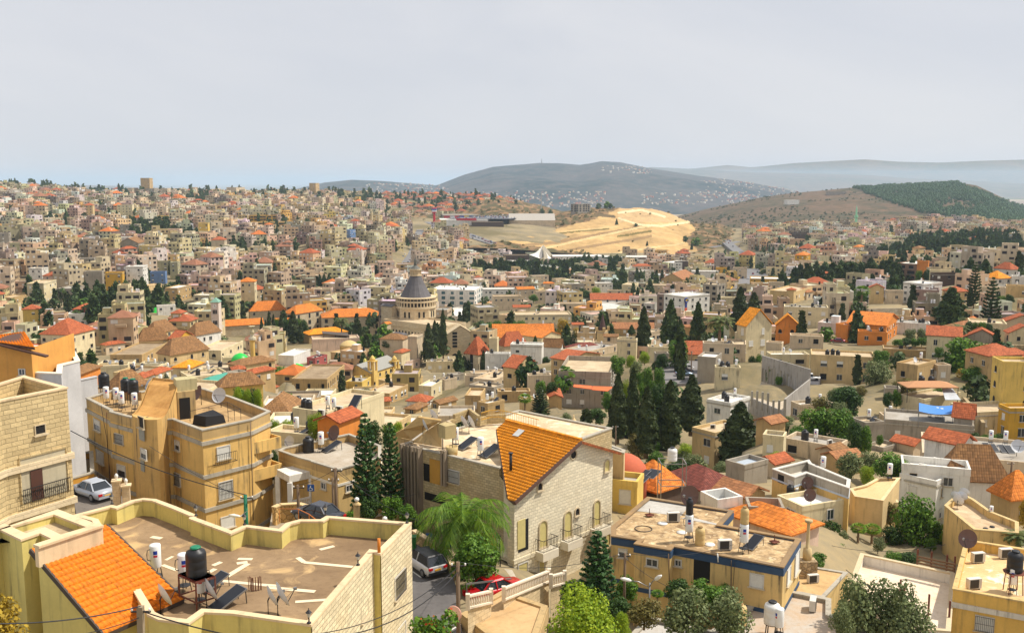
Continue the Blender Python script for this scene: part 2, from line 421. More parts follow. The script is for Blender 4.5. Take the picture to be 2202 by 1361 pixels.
def ground_mat():
 m,nt,n,l,b=nodes("town_ground");b.inputs['Roughness'].default_value=.95;b.inputs['Specular IOR Level'].default_value=.1
 p=_pos(n,l);a=_noise(n,l,p,.03,5,.6);f=_noise(n,l,p,.5,6,.7);g=_noise(n,l,p,.012,5,.6)
 c=_mix(n,l,_ramp(n,l,a,.4,.6),c4(srgb(146,132,104)),c4(srgb(112,106,88)))
 c=_mix(n,l,_ramp(n,l,f,.35,.7,0,.6),c,c4(srgb(172,150,110)))
 c=_mix(n,l,_ramp(n,l,g,.48,.6,0,.7),c,c4(srgb(96,88,56)))
 sp=n.new('ShaderNodeSeparateXYZ');gg=n.new('ShaderNodeNewGeometry');l.new(gg.outputs['Position'],sp.inputs[0])
 vo=n.new('ShaderNodeTexVoronoi');vo.inputs['Scale'].default_value=.0016;l.new(_pos(n,l,(1,.35,1)),vo.inputs['Vector'])
 sc=n.new('ShaderNodeSeparateColor');l.new(vo.outputs['Color'],sc.inputs[0])
 fld=_mix(n,l,sc.outputs[0],c4(srgb(118,96,88)),c4(srgb(165,148,120)))
 fld=_mix(n,l,_ramp(n,l,sc.outputs[1],.6,.65),fld,c4(srgb(84,96,70)))
 c=_mix(n,l,_ramp(n,l,sp.outputs[1],2600,3300),c,fld)
 l.new(c,b.inputs['Base Color']);return m
Dg=np.concatenate([np.geomspace(8,4300,230),np.geomspace(4500,60000,40)])
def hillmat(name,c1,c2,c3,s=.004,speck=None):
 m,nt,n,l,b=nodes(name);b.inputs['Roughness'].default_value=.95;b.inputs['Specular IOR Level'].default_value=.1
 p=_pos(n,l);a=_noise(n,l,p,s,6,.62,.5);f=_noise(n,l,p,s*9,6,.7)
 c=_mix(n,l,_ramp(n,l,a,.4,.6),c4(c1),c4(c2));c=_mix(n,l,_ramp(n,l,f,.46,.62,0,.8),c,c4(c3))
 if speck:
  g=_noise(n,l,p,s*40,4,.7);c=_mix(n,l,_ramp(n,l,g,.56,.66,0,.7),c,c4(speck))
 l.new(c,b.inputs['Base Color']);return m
def hill(name,prof,Dr,Df,Db,mat,nc=160,nr=60,rough=.08,ns=.0012,seed=3,colf=None,zfoot=None):
 xs=[p[0]for p in prof];ys=[p[1]for p in prof]
 Ds=np.concatenate([np.linspace(Df,Dr,nr),np.linspace(Dr,Db,nr//3)[1:]])
 def zf(PX,DD,X):
  pr=np.interp(PX,xs,ys);zr=-(pr-HORZ)/FPX*Dr*1.0
  zb=T_arr(PX,DD)-3 if zfoot is None else np.full(PX.shape,zfoot)
  v=np.where(DD<=Dr,(DD-Df)/(Dr-Df),1-(DD-Dr)/(Db-Dr));v=np.clip(v,0,1)
  s=v**.8*(1-.25*np.sin(v*math.pi)*0);s=np.sin(s*math.pi/2)*.6+v*.4
  h=np.maximum(zr-zb,0)*s
  nz=fnoise(X,DD,ns,5,seed)
  return zb+h+nz*rough*np.minimum(h,120)*(1-v**6)
 me,V=grid_mesh(name,xs[0],xs[-1],nc,Ds,zf,mat,colf)
 return tag(link(name,me),kind='structure'),V,(len(Ds),nc)
MOUNT=[(590,425),(620,411),(700,393),(760,387),(830,390),(940,399),(1000,376),(1060,360),(1160,352),(1200,353),(1245,357),(1290,348),(1330,350),(1390,362),(1500,379),(1600,391),(1700,410),(1760,428),(1800,445)]
FARA=[(1300,400),(1390,360),(1480,364),(1560,356),(1610,361),(1700,352),(1850,344),(1920,349),(2010,351),(2100,347),(2220,344),(2400,350),(2700,370)]
FARB=[(1200,400),(1380,363),(1450,363),(1600,371),(1760,374),(1860,377),(1960,385),(2060,388),(2200,395),(2400,402)]
FARL=[(-400,402),(0,404),(180,398),(260,400),(330,406),(420,405),(520,411),(600,407),(700,411),(800,413)]
mt=hillmat("mountain_scrub",srgb(76,76,76),srgb(26,50,52),srgb(96,88,86),.0014,srgb(26,50,46))
_,MV,_=hill("mountain",MOUNT,7600,5000,10000,mt,220,90,.3,.0011,3,zfoot=-172)
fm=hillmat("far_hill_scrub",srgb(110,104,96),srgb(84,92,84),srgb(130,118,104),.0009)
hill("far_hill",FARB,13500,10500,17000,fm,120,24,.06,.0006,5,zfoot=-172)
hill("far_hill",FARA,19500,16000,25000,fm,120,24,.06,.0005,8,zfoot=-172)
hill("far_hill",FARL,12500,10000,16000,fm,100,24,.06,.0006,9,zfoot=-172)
FOREST=[(1420,486),(1460,466),(1500,456),(1560,441),(1640,423),(1700,415),(1770,409),(1820,404),(1870,403),(1950,399),(2035,395),(2060,394),(2090,399),(2140,421),(2180,441),(2230,458),(2300,480),(2400,505)]
fh=hillmat("bare_hill_scrub",srgb(100,82,62),srgb(64,66,44),srgb(124,98,78),.006,srgb(58,66,42))
fhill,FV,FS=hill("wooded_hill",FOREST,2900,1880,4200,fh,190,80,.12,.004,4)
QUARRY=[(880,524),(960,512),(1010,502),(1060,492),(1120,480),(1190,462),(1240,451),(1290,449),(1330,447),(1400,447),(1440,459),(1480,476),(1515,503),(1545,530),(1580,552)]
PALE=[(1075,517),(1200,492),(1290,468),(1330,447),(1400,446),(1450,460),(1500,492),(1470,512),(1500,540),(1460,552),(1340,552),(1220,540),(1150,530)]
def lane(px,py,pts,w):
 m=np.zeros(px.shape,bool)
 for(x1,y1),(x2,y2)in zip(pts[:-1],pts[1:]):
  t=np.clip(((px-x1)*(x2-x1)+(py-y1)*(y2-y1))/((x2-x1)**2+(y2-y1)**2),0,1)
  m|=np.hypot(px-x1-t*(x2-x1),(py-y1-t*(y2-y1)))<w
 return m
def quarry_cols(C):
 px,py=projv(C);g=np.array([pnoise((x*.02,y*.02,5))for x,y in C[:,:2]]);h=np.array([pnoise((x*.09,y*.05,1))for x,y in C[:,:2]])
 col=np.tile(np.array(srgb(112,88,62)),(len(C),1))*(1+.3*g)[:,None]
 col[h>.02]=np.array(srgb(80,76,46));col[(h<-.2)]=np.array(srgb(140,112,78));
 inn=inpoly(px+10*g,py+5*h,PALE);col[inn]=np.array(srgb(192,158,106))*(1+.4*g[inn]+.12*h[inn])[:,None]
 col[inn&(py<478)&(px>1330)]=np.array(srgb(196,164,118))
 for pts,w,c in(([(1130,528),(1190,522),(1330,497),(1400,485)],3.0,srgb(150,122,84)),([(1220,538),(1330,520),(1400,508)],2.6,srgb(150,122,84)),([(1080,513),(1220,498),(1330,488)],2.2,srgb(206,176,122)),([(1160,536),(1280,510),(1380,488),(1460,479),(1490,475)],2.0,srgb(210,182,130)),([(1300,548),(1400,533),(1470,524)],1.8,srgb(210,182,130)),([(1330,470),(1370,482),(1420,487),(1480,478)],2.0,srgb(222,202,156)),([(1330,458),(1380,452),(1430,466)],2.2,srgb(222,204,160)),([(1180,505),(1250,497),(1310,492)],1.5,srgb(112,100,52)),([(1330,508),(1400,497)],2.2,srgb(112,100,52)),([(1280,462),(1320,466)],3,srgb(98,84,58))):
  m=lane(px+3*h,py+1.2*g,pts,w);col[m]=np.array(c)*(1+.15*h[m])[:,None]
 return col
qm,nt,n,l,b=facemat("quarry_soil")
a=n.new('ShaderNodeAttribute');a.attribute_name="Col"
l.new(_mix(n,l,_ramp(n,l,_noise(n,l,_pos(n,l),.12,6,.7),.4,.7,0,.35),a.outputs['Color'],c4(srgb(140,112,76))),b.inputs['Base Color'])
def quarry_z(PX,DD,X):
 xs=[p[0]for p in QUARRY];ys=[p[1]for p in QUARRY];Df,Dr,Db=1180.,1750.,2300.
 pr=np.interp(PX,xs,ys);zr=-(pr-HORZ)/FPX*Dr;zb=T_arr(PX,DD)-2
 v=np.clip(np.where(DD<=Dr,(DD-Df)/(Dr-Df),1-(DD-Dr)/(Db-Dr)),0,1)
 st=v*7+.25*np.sin(X*.012);fl=np.floor(st);fr=st-fl
 sv=np.clip((fl+np.clip((fr-.55)/.45,0,1))/7,0,1);s=.55*sv+.45*v
 return zb+np.maximum(zr-zb,16*np.clip((PX-985)/90,0,1)*np.clip((1575-PX)/30,0,1))*s+fnoise(X,DD,.022,5,2)*5.0*np.minimum(v*6,1)
Ds=np.concatenate([np.linspace(1180,1750,190),np.linspace(1750,2300,20)[1:]])
qme,QV=grid_mesh("quarry_hill",880,1580,330,Ds,quarry_z,qm,quarry_cols)
tag(link("quarry_hill",qme),kind='structure')
# shared paints
CREAM=srgb(222,205,150);SAND=srgb(214,184,126);BEIGE=srgb(214,194,160);OCHRE=srgb(222,170,92);STONEC=srgb(232,214,178)
WHITE=srgb(232,228,220);GREYC=srgb(150,145,138);COPING=srgb(226,208,178);RUST=srgb(112,62,44)
mGLASS=glass();mFRAME=simple(srgb(205,200,190),.5);mDFRAME=simple(srgb(70,62,54),.5);mSHUT=simple(srgb(225,222,212),.6)
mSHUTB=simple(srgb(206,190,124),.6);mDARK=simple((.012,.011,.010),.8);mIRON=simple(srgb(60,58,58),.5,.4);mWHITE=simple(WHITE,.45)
mBLACK=simple((.018,.018,.020),.45);mRUST=simple(RUST,.8);mSTEEL=simple(srgb(150,150,150),.4,.7);mCONC=plaster(srgb(176,168,152),.7)
mSILL=simple(srgb(196,178,146),.8);mPANEL=simple((.010,.012,.018),.38,0,.4,"solar_glass");mWOOD=simple(srgb(110,82,56),.8)
mGREEN=simple(srgb(20,120,84),.5);mDISH=simple(srgb(205,208,212),.5);mDISHB=simple(srgb(110,84,76),.6);mDOOR=simple(srgb(84,52,40),.6)
def inset(pts,t):
 n=len(pts);out=[]
 a=sum(pts[i][0]*pts[(i+1)%n][1]-pts[(i+1)%n][0]*pts[i][1]for i in range(n))
 if a<0:t=-t
 for i in range(n):
  p0=Vector(pts[i-1][:2]);p=Vector(pts[i][:2]);p1=Vector(pts[(i+1)%n][:2])
  d0=(p-p0).normalized();d1=(p1-p).normalized();n0=Vector((-d0 .y,d0 .x));n1=Vector((-d1 .y,d1 .x))
  b=n0+n1;k=max(.35,1+n0 .dot(n1));out.append(tuple(p+b*(t/k)))
 return out
def ring(mb,outer,inner,z0,z1,m=0):
 n=len(outer)
 a=sum(outer[i][0]*outer[(i+1)%n][1]-outer[(i+1)%n][0]*outer[i][1]for i in range(n))
 if a<0:outer=outer[::-1];inner=inner[::-1]
 for i in range(n):
  j=(i+1)%n;o,p,q,r=outer[i],outer[j],inner[i],inner[j]
  mb.quad((*o,z0),(*p,z0),(*p,z1),(*o,z1),m);mb.quad((*r,z0),(*q,z0),(*q,z1),(*r,z1),m)
  mb.quad((*o,z1),(*p,z1),(*r,z1),(*q,z1),m);mb.quad((*p,z0),(*o,z0),(*q,z0),(*r,z0),m)
WCACHE={}
def winparts(kind,w,h):
 """(name, mesh, [subparts]) of one window; x along the wall, -y outwards"""
 key=(kind,round(w,1),round(h,1))
 if key in WCACHE:return WCACHE[key]
 w,h=max(key[1],.4),max(key[2],.4);f=MB();p=MB();t=.07;out=[]
 arch=kind.startswith('arch')
 def frame(mb,d=.09,t=.08,top=True):
  mb.box((-w/2,-d/2,0),(t,d,h));mb.box((w/2,-d/2,0),(t,d,h))
  if top:mb.box((0,-d/2-.002,h/2),(w+t+.004,d,t))
  mb.box((0,-d/2-.002,-h/2),(w+t+.004,d,t))
 if kind=='glass':
  frame(f);f.box((0,-.03,0),(.06,.05,h));p.box((0,-.006,0),(w,.03,h));out=[('frame',f.mesh('frame',mFRAME)),('pane',p.mesh('pane',mGLASS))]
 elif kind=='dark':
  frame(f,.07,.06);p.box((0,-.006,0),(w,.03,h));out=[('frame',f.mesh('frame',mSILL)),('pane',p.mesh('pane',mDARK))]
 elif kind in('shutter','shutterb','half'):
  frame(f);hh=h if kind!='half' else h*.5
  for k in range(max(2,int(hh/.09))):
   z=h/2-.045-k*.09;p.box((0,-.03,z),(w,.035,.075))
  mats=mSHUT if kind!='shutterb' else mSHUTB
  out=[('frame',f.mesh('frame',mFRAME)),('shutter',p.mesh('shutter',mats))]
  if True:
   g=MB();g.box((0,-.004,0),(w,.02,h));out.append(('pane',g.mesh('pane',mGLASS if kind=='half' else mats)))
 elif kind=='grille':
  frame(f);n=max(3,int(w/.13));g=MB()
  for k in range(n+1):g.box((-w/2+w*k/n,-.16,0),(.025,.025,h))
  for k in(-.5,0,.5):g.box((0,-.18,k*h*.96),(w,.02,.025))
  p.box((0,-.006,0),(w,.03,h));out=[('frame',f.mesh('frame',mFRAME)),('pane',p.mesh('pane',mSHUT)),('grille',g.mesh('grille',mIRON))]
 elif arch:
  pts=[(-w/2,-h/2),(w/2,-h/2)]+[(w/2*math.cos(a),h/2-w/2+w/2*math.sin(a))for a in np.linspace(0,math.pi,9)]
  pts2=[(x*(1+.16/w),z+(.08 if z>0 else-.02))for x,z in pts]
  n=len(pts)
  for i in range(n):
   j=(i+1)%n;a,b_,c,d=pts2[i],pts2[j],pts[j],pts[i]
   f.quad((a[0],-.09,a[1]),(b_[0],-.09,b_[1]),(c[0],-.09,c[1]),(d[0],-.09,d[1]));f.quad((a[0],.02,a[1]),(b_[0],.02,b_[1]),(b_[0],-.09,b_[1]),(a[0],-.09,a[1]))
   f.quad((d[0],-.09,d[1]),(c[0],-.09,c[1]),(c[0],.0,c[1]),(d[0],.0,d[1]))
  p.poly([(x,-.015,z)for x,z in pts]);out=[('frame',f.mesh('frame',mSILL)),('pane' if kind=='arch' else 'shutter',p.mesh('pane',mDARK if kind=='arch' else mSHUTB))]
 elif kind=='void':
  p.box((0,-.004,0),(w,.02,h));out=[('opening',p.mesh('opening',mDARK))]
 s=MB();s.box((0,-.10,-h/2-.07),(w+.3,.22,.07))
 if kind not in('void',):out.append(('sill',s.mesh('sill',mSILL)))
 WCACHE[key]=out;return out
FAR1={}
def farwin(kind,w,h):
 """one-piece window for houses too far off to show frame and pane apart"""
 key=(kind,round(w,1),round(h,1))
 if key in FAR1:return FAR1[key]
 mb=MB();w,h=key[1],key[2]
 if kind=='arch':
  mb.poly([(-w/2,-.03,-h/2),(w/2,-.03,-h/2)]+[(w/2*math.cos(a),-.03,h/2-w/2+w/2*math.sin(a))for a in np.linspace(0,math.pi,7)],0)
 else:mb.box((0,-.02,0),(w,.06,h),0,0)
 mb.box((0,-.08,-h/2-.06),(w+.24,.18,.08),0,1)
 if kind=='glass':mb.box((0,-.03,0),(.07,.09,h),0,1);mb.box((0,-.05,h/2+.04),(w+.16,.12,.08),0,1)
 if kind=='half':mb.box((0,-.03,h*.25),(w-.02,.09,h*.5-.02),0,2)
 a={'glass':mGLASS,'dark':mDARK,'half':mGLASS,'void':mDARK,'shutter':mSHUT,'shutterb':mSHUTB,'arch':mDARK,'teal':simple(srgb(60,100,110),.15,0,.7)}[kind]
 FAR1[key]=mb.mesh('window',[a,mFRAME,mSHUT]);return FAR1[key]
def put_window(root,pos,rz,w,h,kind,far=False,name='window'):
 loc=Vector(pos)-root.location
 if far:
  o=link(name,farwin(kind,w,h),root);o.location=loc;o.rotation_euler=(0,0,rz);return o
 o=None
 for nm,me in winparts(kind,w,h):
  c=link(name if o is None else nm,me,root if o is None else o)
  if o is None:o=c;o.location=loc;o.rotation_euler=(0,0,rz)
 return o
def wallhit(A,B,px,py):
 d=Vector((B[0]-A[0],B[1]-A[1]));nn=Vector((d.y,-d.x)).normalized();r=ray(px,py)
 s=(A[0]*nn.x+A[1]*nn.y)/(r.x*nn.x+r.y*nn.y);return r*s,math.atan2(d.y,d.x),nn
def win(root,A,B,zx,zy,w,h,kind='glass',far=False,name='window'):
 p,rz,nn=wallhit(A,B,*P(zx,zy));return put_window(root,p,rz,w,h,kind,far,name)
def winbox(root,A,B,x0,y0,x1,y1,kind='glass',far=False,name='window',wmin=.5):
 """window whose picture spans the given box (left edge centre to right edge centre)"""
 p0,rz,nn=wallhit(A,B,*P(x0,(y0+y1)/2));p1,_,_=wallhit(A,B,*P(x1,(y0+y1)/2))
 pc=(p0+p1)/2;w=max(wmin,min(4.5,(p1-p0).xy.length));xm=(x0+x1)/2
 a,_,_=wallhit(A,B,*P(xm,y0));c,_,_=wallhit(A,B,*P(xm,y1));h=max(.5,min(4,a.z-c.z));pc.z=(a.z+c.z)/2
 return put_window(root,pc,rz,w,h,kind,far,name)
def world_pts(pts,z):return[tuple(at_z(*P(*p),z).xy)for p in pts]
class Bld:pass
def fb(name,label,cat,pts,zp,ph,zb,wall,roof,cop=None,th=.25,co=.06,plan=None,ch=.12,group=None,parap=None):
 """flat-roofed building: pts trace the top of the parapet in the current zoom, zp is its height; zb the foot of the walls"""
 q=plan or world_pts(pts,zp);n=len(q)
 a=sum(q[i][0]*q[(i+1)%n][1]-q[(i+1)%n][0]*q[i][1]for i in range(n))
 s=Bld();s.q=q;s.zp=zp;s.zr=zp-ph;s.zb=zb
 cx,cy=sum(p[0]for p in q)/n,sum(p[1]for p in q)/n
 s.root=thing(name,label,cat,(cx,cy,zb),0,group);o=s.root.location
 w=MB(o);w.prism(q,zb,s.zr,0);w.build('wall',wall,s.root)
 inn=inset(q,th)
 r=MB(o);r.poly([(*p,s.zr+.02)for p in(inn if a>0 else inn[::-1])]);s.roof=r.build('roof',roof,s.root)
 if ph>.05:
  pa=MB(o);ring(pa,q,inn,s.zr,zp-ch);pa.build('parapet',parap or wall,s.root)
  c=MB(o);ring(c,inset(q,-co),inset(q,th+co),zp-ch,zp);c.build('coping',cop or wall,s.root)
 s.o=o;return s
def band(s,z,h=.3,out=.12,mat=None,name='ledge'):
 mb=MB(s.o);ring(mb,inset(s.q,-out),inset(s.q,.05),z-h,z);return mb.build(name,mat or mCONC,s.root)
def rect3(A,B,C,z):
 """plan of a rectangle from its near corner A and the ends B and C of the two seen edges, all at height z"""
 a,b,c=[at_z(*P(*p),z).xy for p in(A,B,C)];return[tuple(a),tuple(c),tuple(b+c-a),tuple(b)]
 # prototypes of the many small things
def proto_tank(mat,lidmat,nm,label):
 t=thing(nm,label,'water tank');mb=MB()
 mb.lathe((0,0,0),[(.50,0),(.52,.05),(.52,.38),(.505,.42),(.52,.46),(.52,.78),(.505,.82),(.52,.86),(.52,1.12),(.46,1.26),(.27,1.36),(.25,1.40)],20);mb.build('body',mat,t)
 l_=MB();l_.lathe((0,0,1.4),[(.27,0),(.28,.06),(.22,.10)],16);l_.build('lid',lidmat,t)
 p=MB();p.tube([(.5,0,.12),(.62,0,.12),(.62,0,-.5)],.025,5);p.build('pipe',mIRON,t);return freeze(t)
def proto_boiler():
 t=thing('water_boiler','','water boiler');mb=MB()
 mb.lathe((0,0,.75),[(.26,0),(.28,.04),(.28,1.12),(.26,1.17),(.10,1.2)],18);b_=mb.build('body',simple(srgb(236,236,232),.35),t)
 s=MB();s.lathe((0,0,1.5),[(.284,-.02),(.284,.17)],18,0,None,True,False);s.f=s.f[11:13];s.m=s.m[11:13];s.smooth=set();s.build('sticker',simple(srgb(28,60,160),.4),b_)
 s=MB();s.lathe((0,0,1.36),[(.284,-.02),(.284,.09)],18,0,None,True,False);s.f=s.f[11:13];s.m=s.m[11:13];s.smooth=set();s.build('sticker',simple(srgb(200,40,60),.4),b_)
 g=MB()
 for k in range(4):
  a=k*math.pi/2+.78;g.bar((.22*math.cos(a),.22*math.sin(a),.76),(.34*math.cos(a),.34*math.sin(a),0),.035)
 g.lathe((0,0,.3),[(.29,0),(.29,.03)],8);g.build('stand',mIRON,t)
 p=MB();p.tube([(-.27,0,1.75),(-.42,0,1.72),(-.46,0,1.5),(-.44,0,1.25),(-.27,0,1.15)],.022,5);p.build('pipe',mIRON,t);return freeze(t)
def proto_panel():
 t=thing('solar_panel','','solar panel');mb=MB();mb.box((0,0,.45),(1.0,2.0,.09),0,0,R(22));mb.build('frame',mSTEEL,t)
 g=MB();g.box((0,-.018,.496),(.92,1.9,.012),0,0,R(22));g.build('glass',mPANEL,t)
 s=MB();[s.bar((x,.85,.78),(x,.9,0),.04)for x in(-.42,.42)];[s.bar((x,-.85,.12),(x,-.85,0),.04)for x in(-.42,.42)];s.build('leg',mIRON,t);return freeze(t)
def proto_dish(mat,nm):
 t=thing(nm,'','satellite dish');ax=Vector((0,-.93,.36));mb=MB();c=Vector((0,-.1,.95))
 pr=[(.02,.0),(.22,.02),(.42,.075),(.55,.13),(.6,.16)]
 mb.lathe(c,pr,20,0,ax,True,True);mb.f.pop();mb.m.pop();mb.build('reflector',mat,t)
 s=MB();s.tube([(0,0,0),(0,0,.8),(0,-.08,.95)],.035,6);s.build('mast',mIRON,t)
 a=MB();f_=c+ax*.75+Vector((0,0,-.1));lo=c+ax*.12+Vector((0,-.35*.5,-.52));a.tube([lo,f_],.02,5)
 a.tube([c+Vector((.5,0,0))+ax*.13,f_],.01,4);a.tube([c+Vector((-.5,0,0))+ax*.13,f_],.01,4);a.build('feed_arm',mIRON,t)
 l_=MB();l_.box(f_,(.09,.14,.12));l_.build('receiver',mSTEEL,t);return freeze(t)
def proto_ac():
 t=thing('air_conditioner','','air conditioner');mb=MB();mb.box((0,0,.4),(.9,.36,.66));mb.build('case',simple(srgb(214,208,196),.5),t)
 g=MB();g.box((-.08,-.19,.4),(.62,.03,.56));g.build('grille',simple(srgb(62,58,52),.6),t)
 f_=MB();f_.box((-.3,0,.035),(.05,.4,.07));f_.box((.3,0,.035),(.05,.4,.07));f_.build('foot',mIRON,t);return freeze(t)
def proto_lantern():
 t=thing('lantern','','lantern');mb=MB();mb.lathe((0,0,0),[(.11,0),(.11,.06),(.04,.1),(.035,.3),(.07,.34)],8);mb.build('post',mIRON,t)
 g=MB();g.lathe((0,0,.34),[(.07,0),(.13,.2),(.13,.22)],6,0,None,False);g.build('glass',simple(srgb(190,185,170),.3),t)
 c=MB();c.lathe((0,0,.56),[(.17,0),(.06,.12),(.02,.16),(.02,.24)],6,0,None,False);c.build('cap',mIRON,t);return freeze(t)
pTANK=proto_tank(mBLACK,mBLACK,'water_tank','');pTANKG=proto_tank(mBLACK,mGREEN,'water_tank','')
pTANKW=proto_tank(simple(srgb(228,226,220),.45),mBLACK,'water_tank','');pTANKY=proto_tank(simple(srgb(206,176,118),.6),simple(srgb(150,120,76),.8),'water_tank','')
pBOIL=proto_boiler();pPANEL=proto_panel();pDISH=proto_dish(mDISH,'satellite_dish');pDISHB=proto_dish(mDISHB,'satellite_dish');pAC=proto_ac();pLANT=proto_lantern()
def roofput(proto,zx,zy,z,label,rz=0,s=1.0,group=None):
 """stand a thing on a roof at height z where the photo shows its foot"""
 return dup(proto,at_z(*P(zx,zy),z),rz,label,group,s)
def cable(a,b,sag,r=.03,label='',mat=None,cat='cable',n=14):
 a=Vector(a);b=Vector(b);mb=MB();pts=[a.lerp(b,t)-Vector((0,0,sag*4*t*(1-t)))for t in np.linspace(0,1,n)]
 mb.tube(pts,r,5);o=mb.build('overhead_cable',mat or mBLACK);return tag(o,label,cat)
def gable_slab(mb,A,B,C,D_,th=.2,m=0):
 """thick sloping slab through four points (anticlockwise seen from above)"""
 pts=[Vector(p)for p in(A,B,C,D_)];nn=(pts[1]-pts[0]).cross(pts[3]-pts[0]).normalized()
 if nn.z<0:pts=pts[::-1];nn=-nn
 lo=[p-nn*th for p in pts];mb.quad(*pts,m);mb.quad(*lo[::-1],m)
 for i in range(4):j=(i+1)%4;mb.quad(lo[i],lo[j],pts[j],pts[i],m)
def tiled_slope(name,A,B,C,D_,mat,parent,o,row=.36,col=.25,grouted=None):
 """real clay tiles: A-B ridge, D-C eave; stepped rows of rolls"""
 A,B,C,D_=[Vector(p)for p in(A,B,C,D_)];nn=(B-A).cross(D_-A).normalized()
 if nn.z<0:nn=-nn
 L=((D_-A).length+(C-B).length)/2;Wd=((B-A).length+(C-D_).length)/2
 nr=max(2,int(L/row));ncl=max(2,int(Wd/col));sub=6;nu=ncl*sub+1
 u=np.linspace(0,1,nu);roll=.045*np.abs(np.sin(np.linspace(0,ncl,nu)*math.pi))
 Aa,Ba,Ca,Da,N=[np.array(p)for p in(A,B,C,D_,nn)];Vs=[];F=[]
 for r in range(nr):
  for v,lift in((r/nr,.015),((r+1.06)/nr,.085)):
   l0=Aa*(1-v)+Da*v;l1=Ba*(1-v)+Ca*v
   Vs.append(l0[None]*(1-u[:,None])+l1[None]*u[:,None]+N[None]*(roll+lift)[:,None])
  v=(r+1.06)/nr;l0=Aa*(1-v)+Da*v;l1=Ba*(1-v)+Ca*v
  Vs.append(l0[None]*(1-u[:,None])+l1[None]*u[:,None]+N[None]*(0*roll-.0)[:,None])
  b_=r*3*nu;k=np.arange(nu-1)
  for a_ in(0,1):F.append(np.stack([b_+a_*nu+k,b_+(a_+1)*nu+k,b_+(a_+1)*nu+k+1,b_+a_*nu+k+1],1))
 V=np.concatenate(Vs)-np.array(o);F=np.concatenate(F);me=npmesh(name,V,F,mat)
 if(Vector(me.polygons[0].normal)).dot(nn)<0:me.flip_normals()
 box_uv(me,V.astype('f'));return link(name,me,parent)
def tilemat(col,name="clay_tiles"):
 m,nt,n,l,b=nodes(name);b.inputs['Roughness'].default_value=.7;b.inputs['Specular IOR Level'].default_value=.25
 uv=n.new('ShaderNodeUVMap');br=n.new('ShaderNodeTexBrick');br.offset=0;br.inputs['Scale'].default_value=1;br.inputs['Brick Width'].default_value=.25;br.inputs['Row Height'].default_value=.36;br.inputs['Mortar Size'].default_value=0
 br.inputs['Color1'].default_value=c4(col,.58);br.inputs['Color2'].default_value=c4(col,1.12);l.new(uv.outputs[0],br.inputs['Vector'])
 p=_pos(n,l);c=_mix(n,l,_ramp(n,l,_noise(n,l,p,2.6,6,.75),.5,.7,0,.8),br.outputs['Color'],c4((col[0]*.35,col[1]*.5,col[2]*2)))
 c=_mix(n,l,_ramp(n,l,_noise(n,l,p,.3,3),.35,.7,0,.4),c,c4(col,.7));l.new(c,b.inputs['Base Color']);return m
 # foreground
S2=lambda:org(0,1011);S3=lambda:org(500,1011);S4=lambda:org(500,780);S5=lambda:org(840,860)
S6=lambda:org(880,1011);S7=lambda:org(1300,1011);S8=lambda:org(1642,1011);S1=lambda:org(0,680);FULL=lambda:org(0,0,1.0)
# cream villa with flat roof, bottom left
vp=plaster(srgb(218,200,122),.55);vcop=plaster(srgb(224,198,158),.3);ZV=-20.4
FULL()
VO=[(200,1118),(158,1107),(240,1085.5),(251,1088),(283,1075),(308,1070.6),(334,1072.7),(378,1089),(421,1107),(418,1112),(497.5,1141),(527,1128),(601,1137),(616,1124),(644,1116.5),(690,1116.4),(703,1108.7),(883,1123),(817,1189),(801,1186),(668,1341),(500,1317),(438,1314),(405,1337.5),(342,1330),(319,1319)]
v=fb('villa','cream villa with flat brown roof, curved parapets and a tiled lean-to, lower left','house',VO,ZV,1.12,-31,vp,slab(srgb(160,134,102),srgb(108,86,64),.22,.7,srgb(206,172,122)),vcop)
S2();pm=simple(srgb(232,212,178),.9);zf=v.zr+.035
def strip(pts,w):
 mb=MB(v.o)
 q=[zz(*p,zf)for p in pts]
 for a,b in zip(q[:-1],q[1:]):mb.bar(a,b,w,.012)
 mb.build('repair_strip',pm,v.root)
for p_,w_ in(([(1265,555),(1350,568)],.34),([(1385,750),(1445,718)],.2),([(1780,795),(1850,765)],.3),([(1750,850),(1800,822)],.3),([(1980,778),(2070,765)],.34),([(1990,738),(2110,742)],.3),([(1890,890),(2075,778)],.34),([(1730,910),(2178,955),(2330,966)],.3),([(1360,790),(1480,835)],.25)):strip(p_,w_)
S3()
for p_,w_ in(([(730,662),(850,632)],.3),([(545,728),(600,768),(1005,806)],.3),([(300,978),(690,1012)],.33),([(525,1098),(820,1078)],.28)):strip(p_,w_)
FULL();st1=stone(srgb(234,218,180),.62,.27,.42,.18,.3,1.0)
a,b,c,d=[at_z(*p,ZV).xy for p in((668,1341),(801,1186),(817,1189),(883,1123))]
mb=MB(v.o)
for p,q in((a,b),(c,d)):
 nn=Vector((q-p));nn=Vector((nn.y,-nn.x)).normalized()*.06
 mb.quad((*(p+nn),-31),(*(q+nn),-31),(*(q+nn),ZV-.13),(*(p+nn),ZV-.13));mb.quad((*(q+nn),-31),(*q,-31),(*q,ZV-.13),(*(q+nn),ZV-.13))
mb.build('stone_cladding',st1,v.root)
S3();winbox(v.root,c,d,1350,860,1434,1035,'grille');winbox(v.root,a,b,1068,1112,1128,1238,'dark');winbox(v.root,c,d,1375,1290,1440,1400,'shutter')
FULL();TL=at_z(64.3,1181,-18.1);TR=at_z(228.8,1128,-18.1);BR=at_z(394.6,1288.7,-21.3);BL=at_z(222,1365,-21.3)
mTILE1=tilemat(srgb(236,130,22));tiled_slope('tile_roof',TL,TR,BR,BL,mTILE1,v.root,v.o)
mb=MB(v.o);gable_slab(mb,TL,TR,BR,BL,.14);mb.build('roof_deck',simple(srgb(96,66,44),.8),v.root)
mb=MB(v.o)
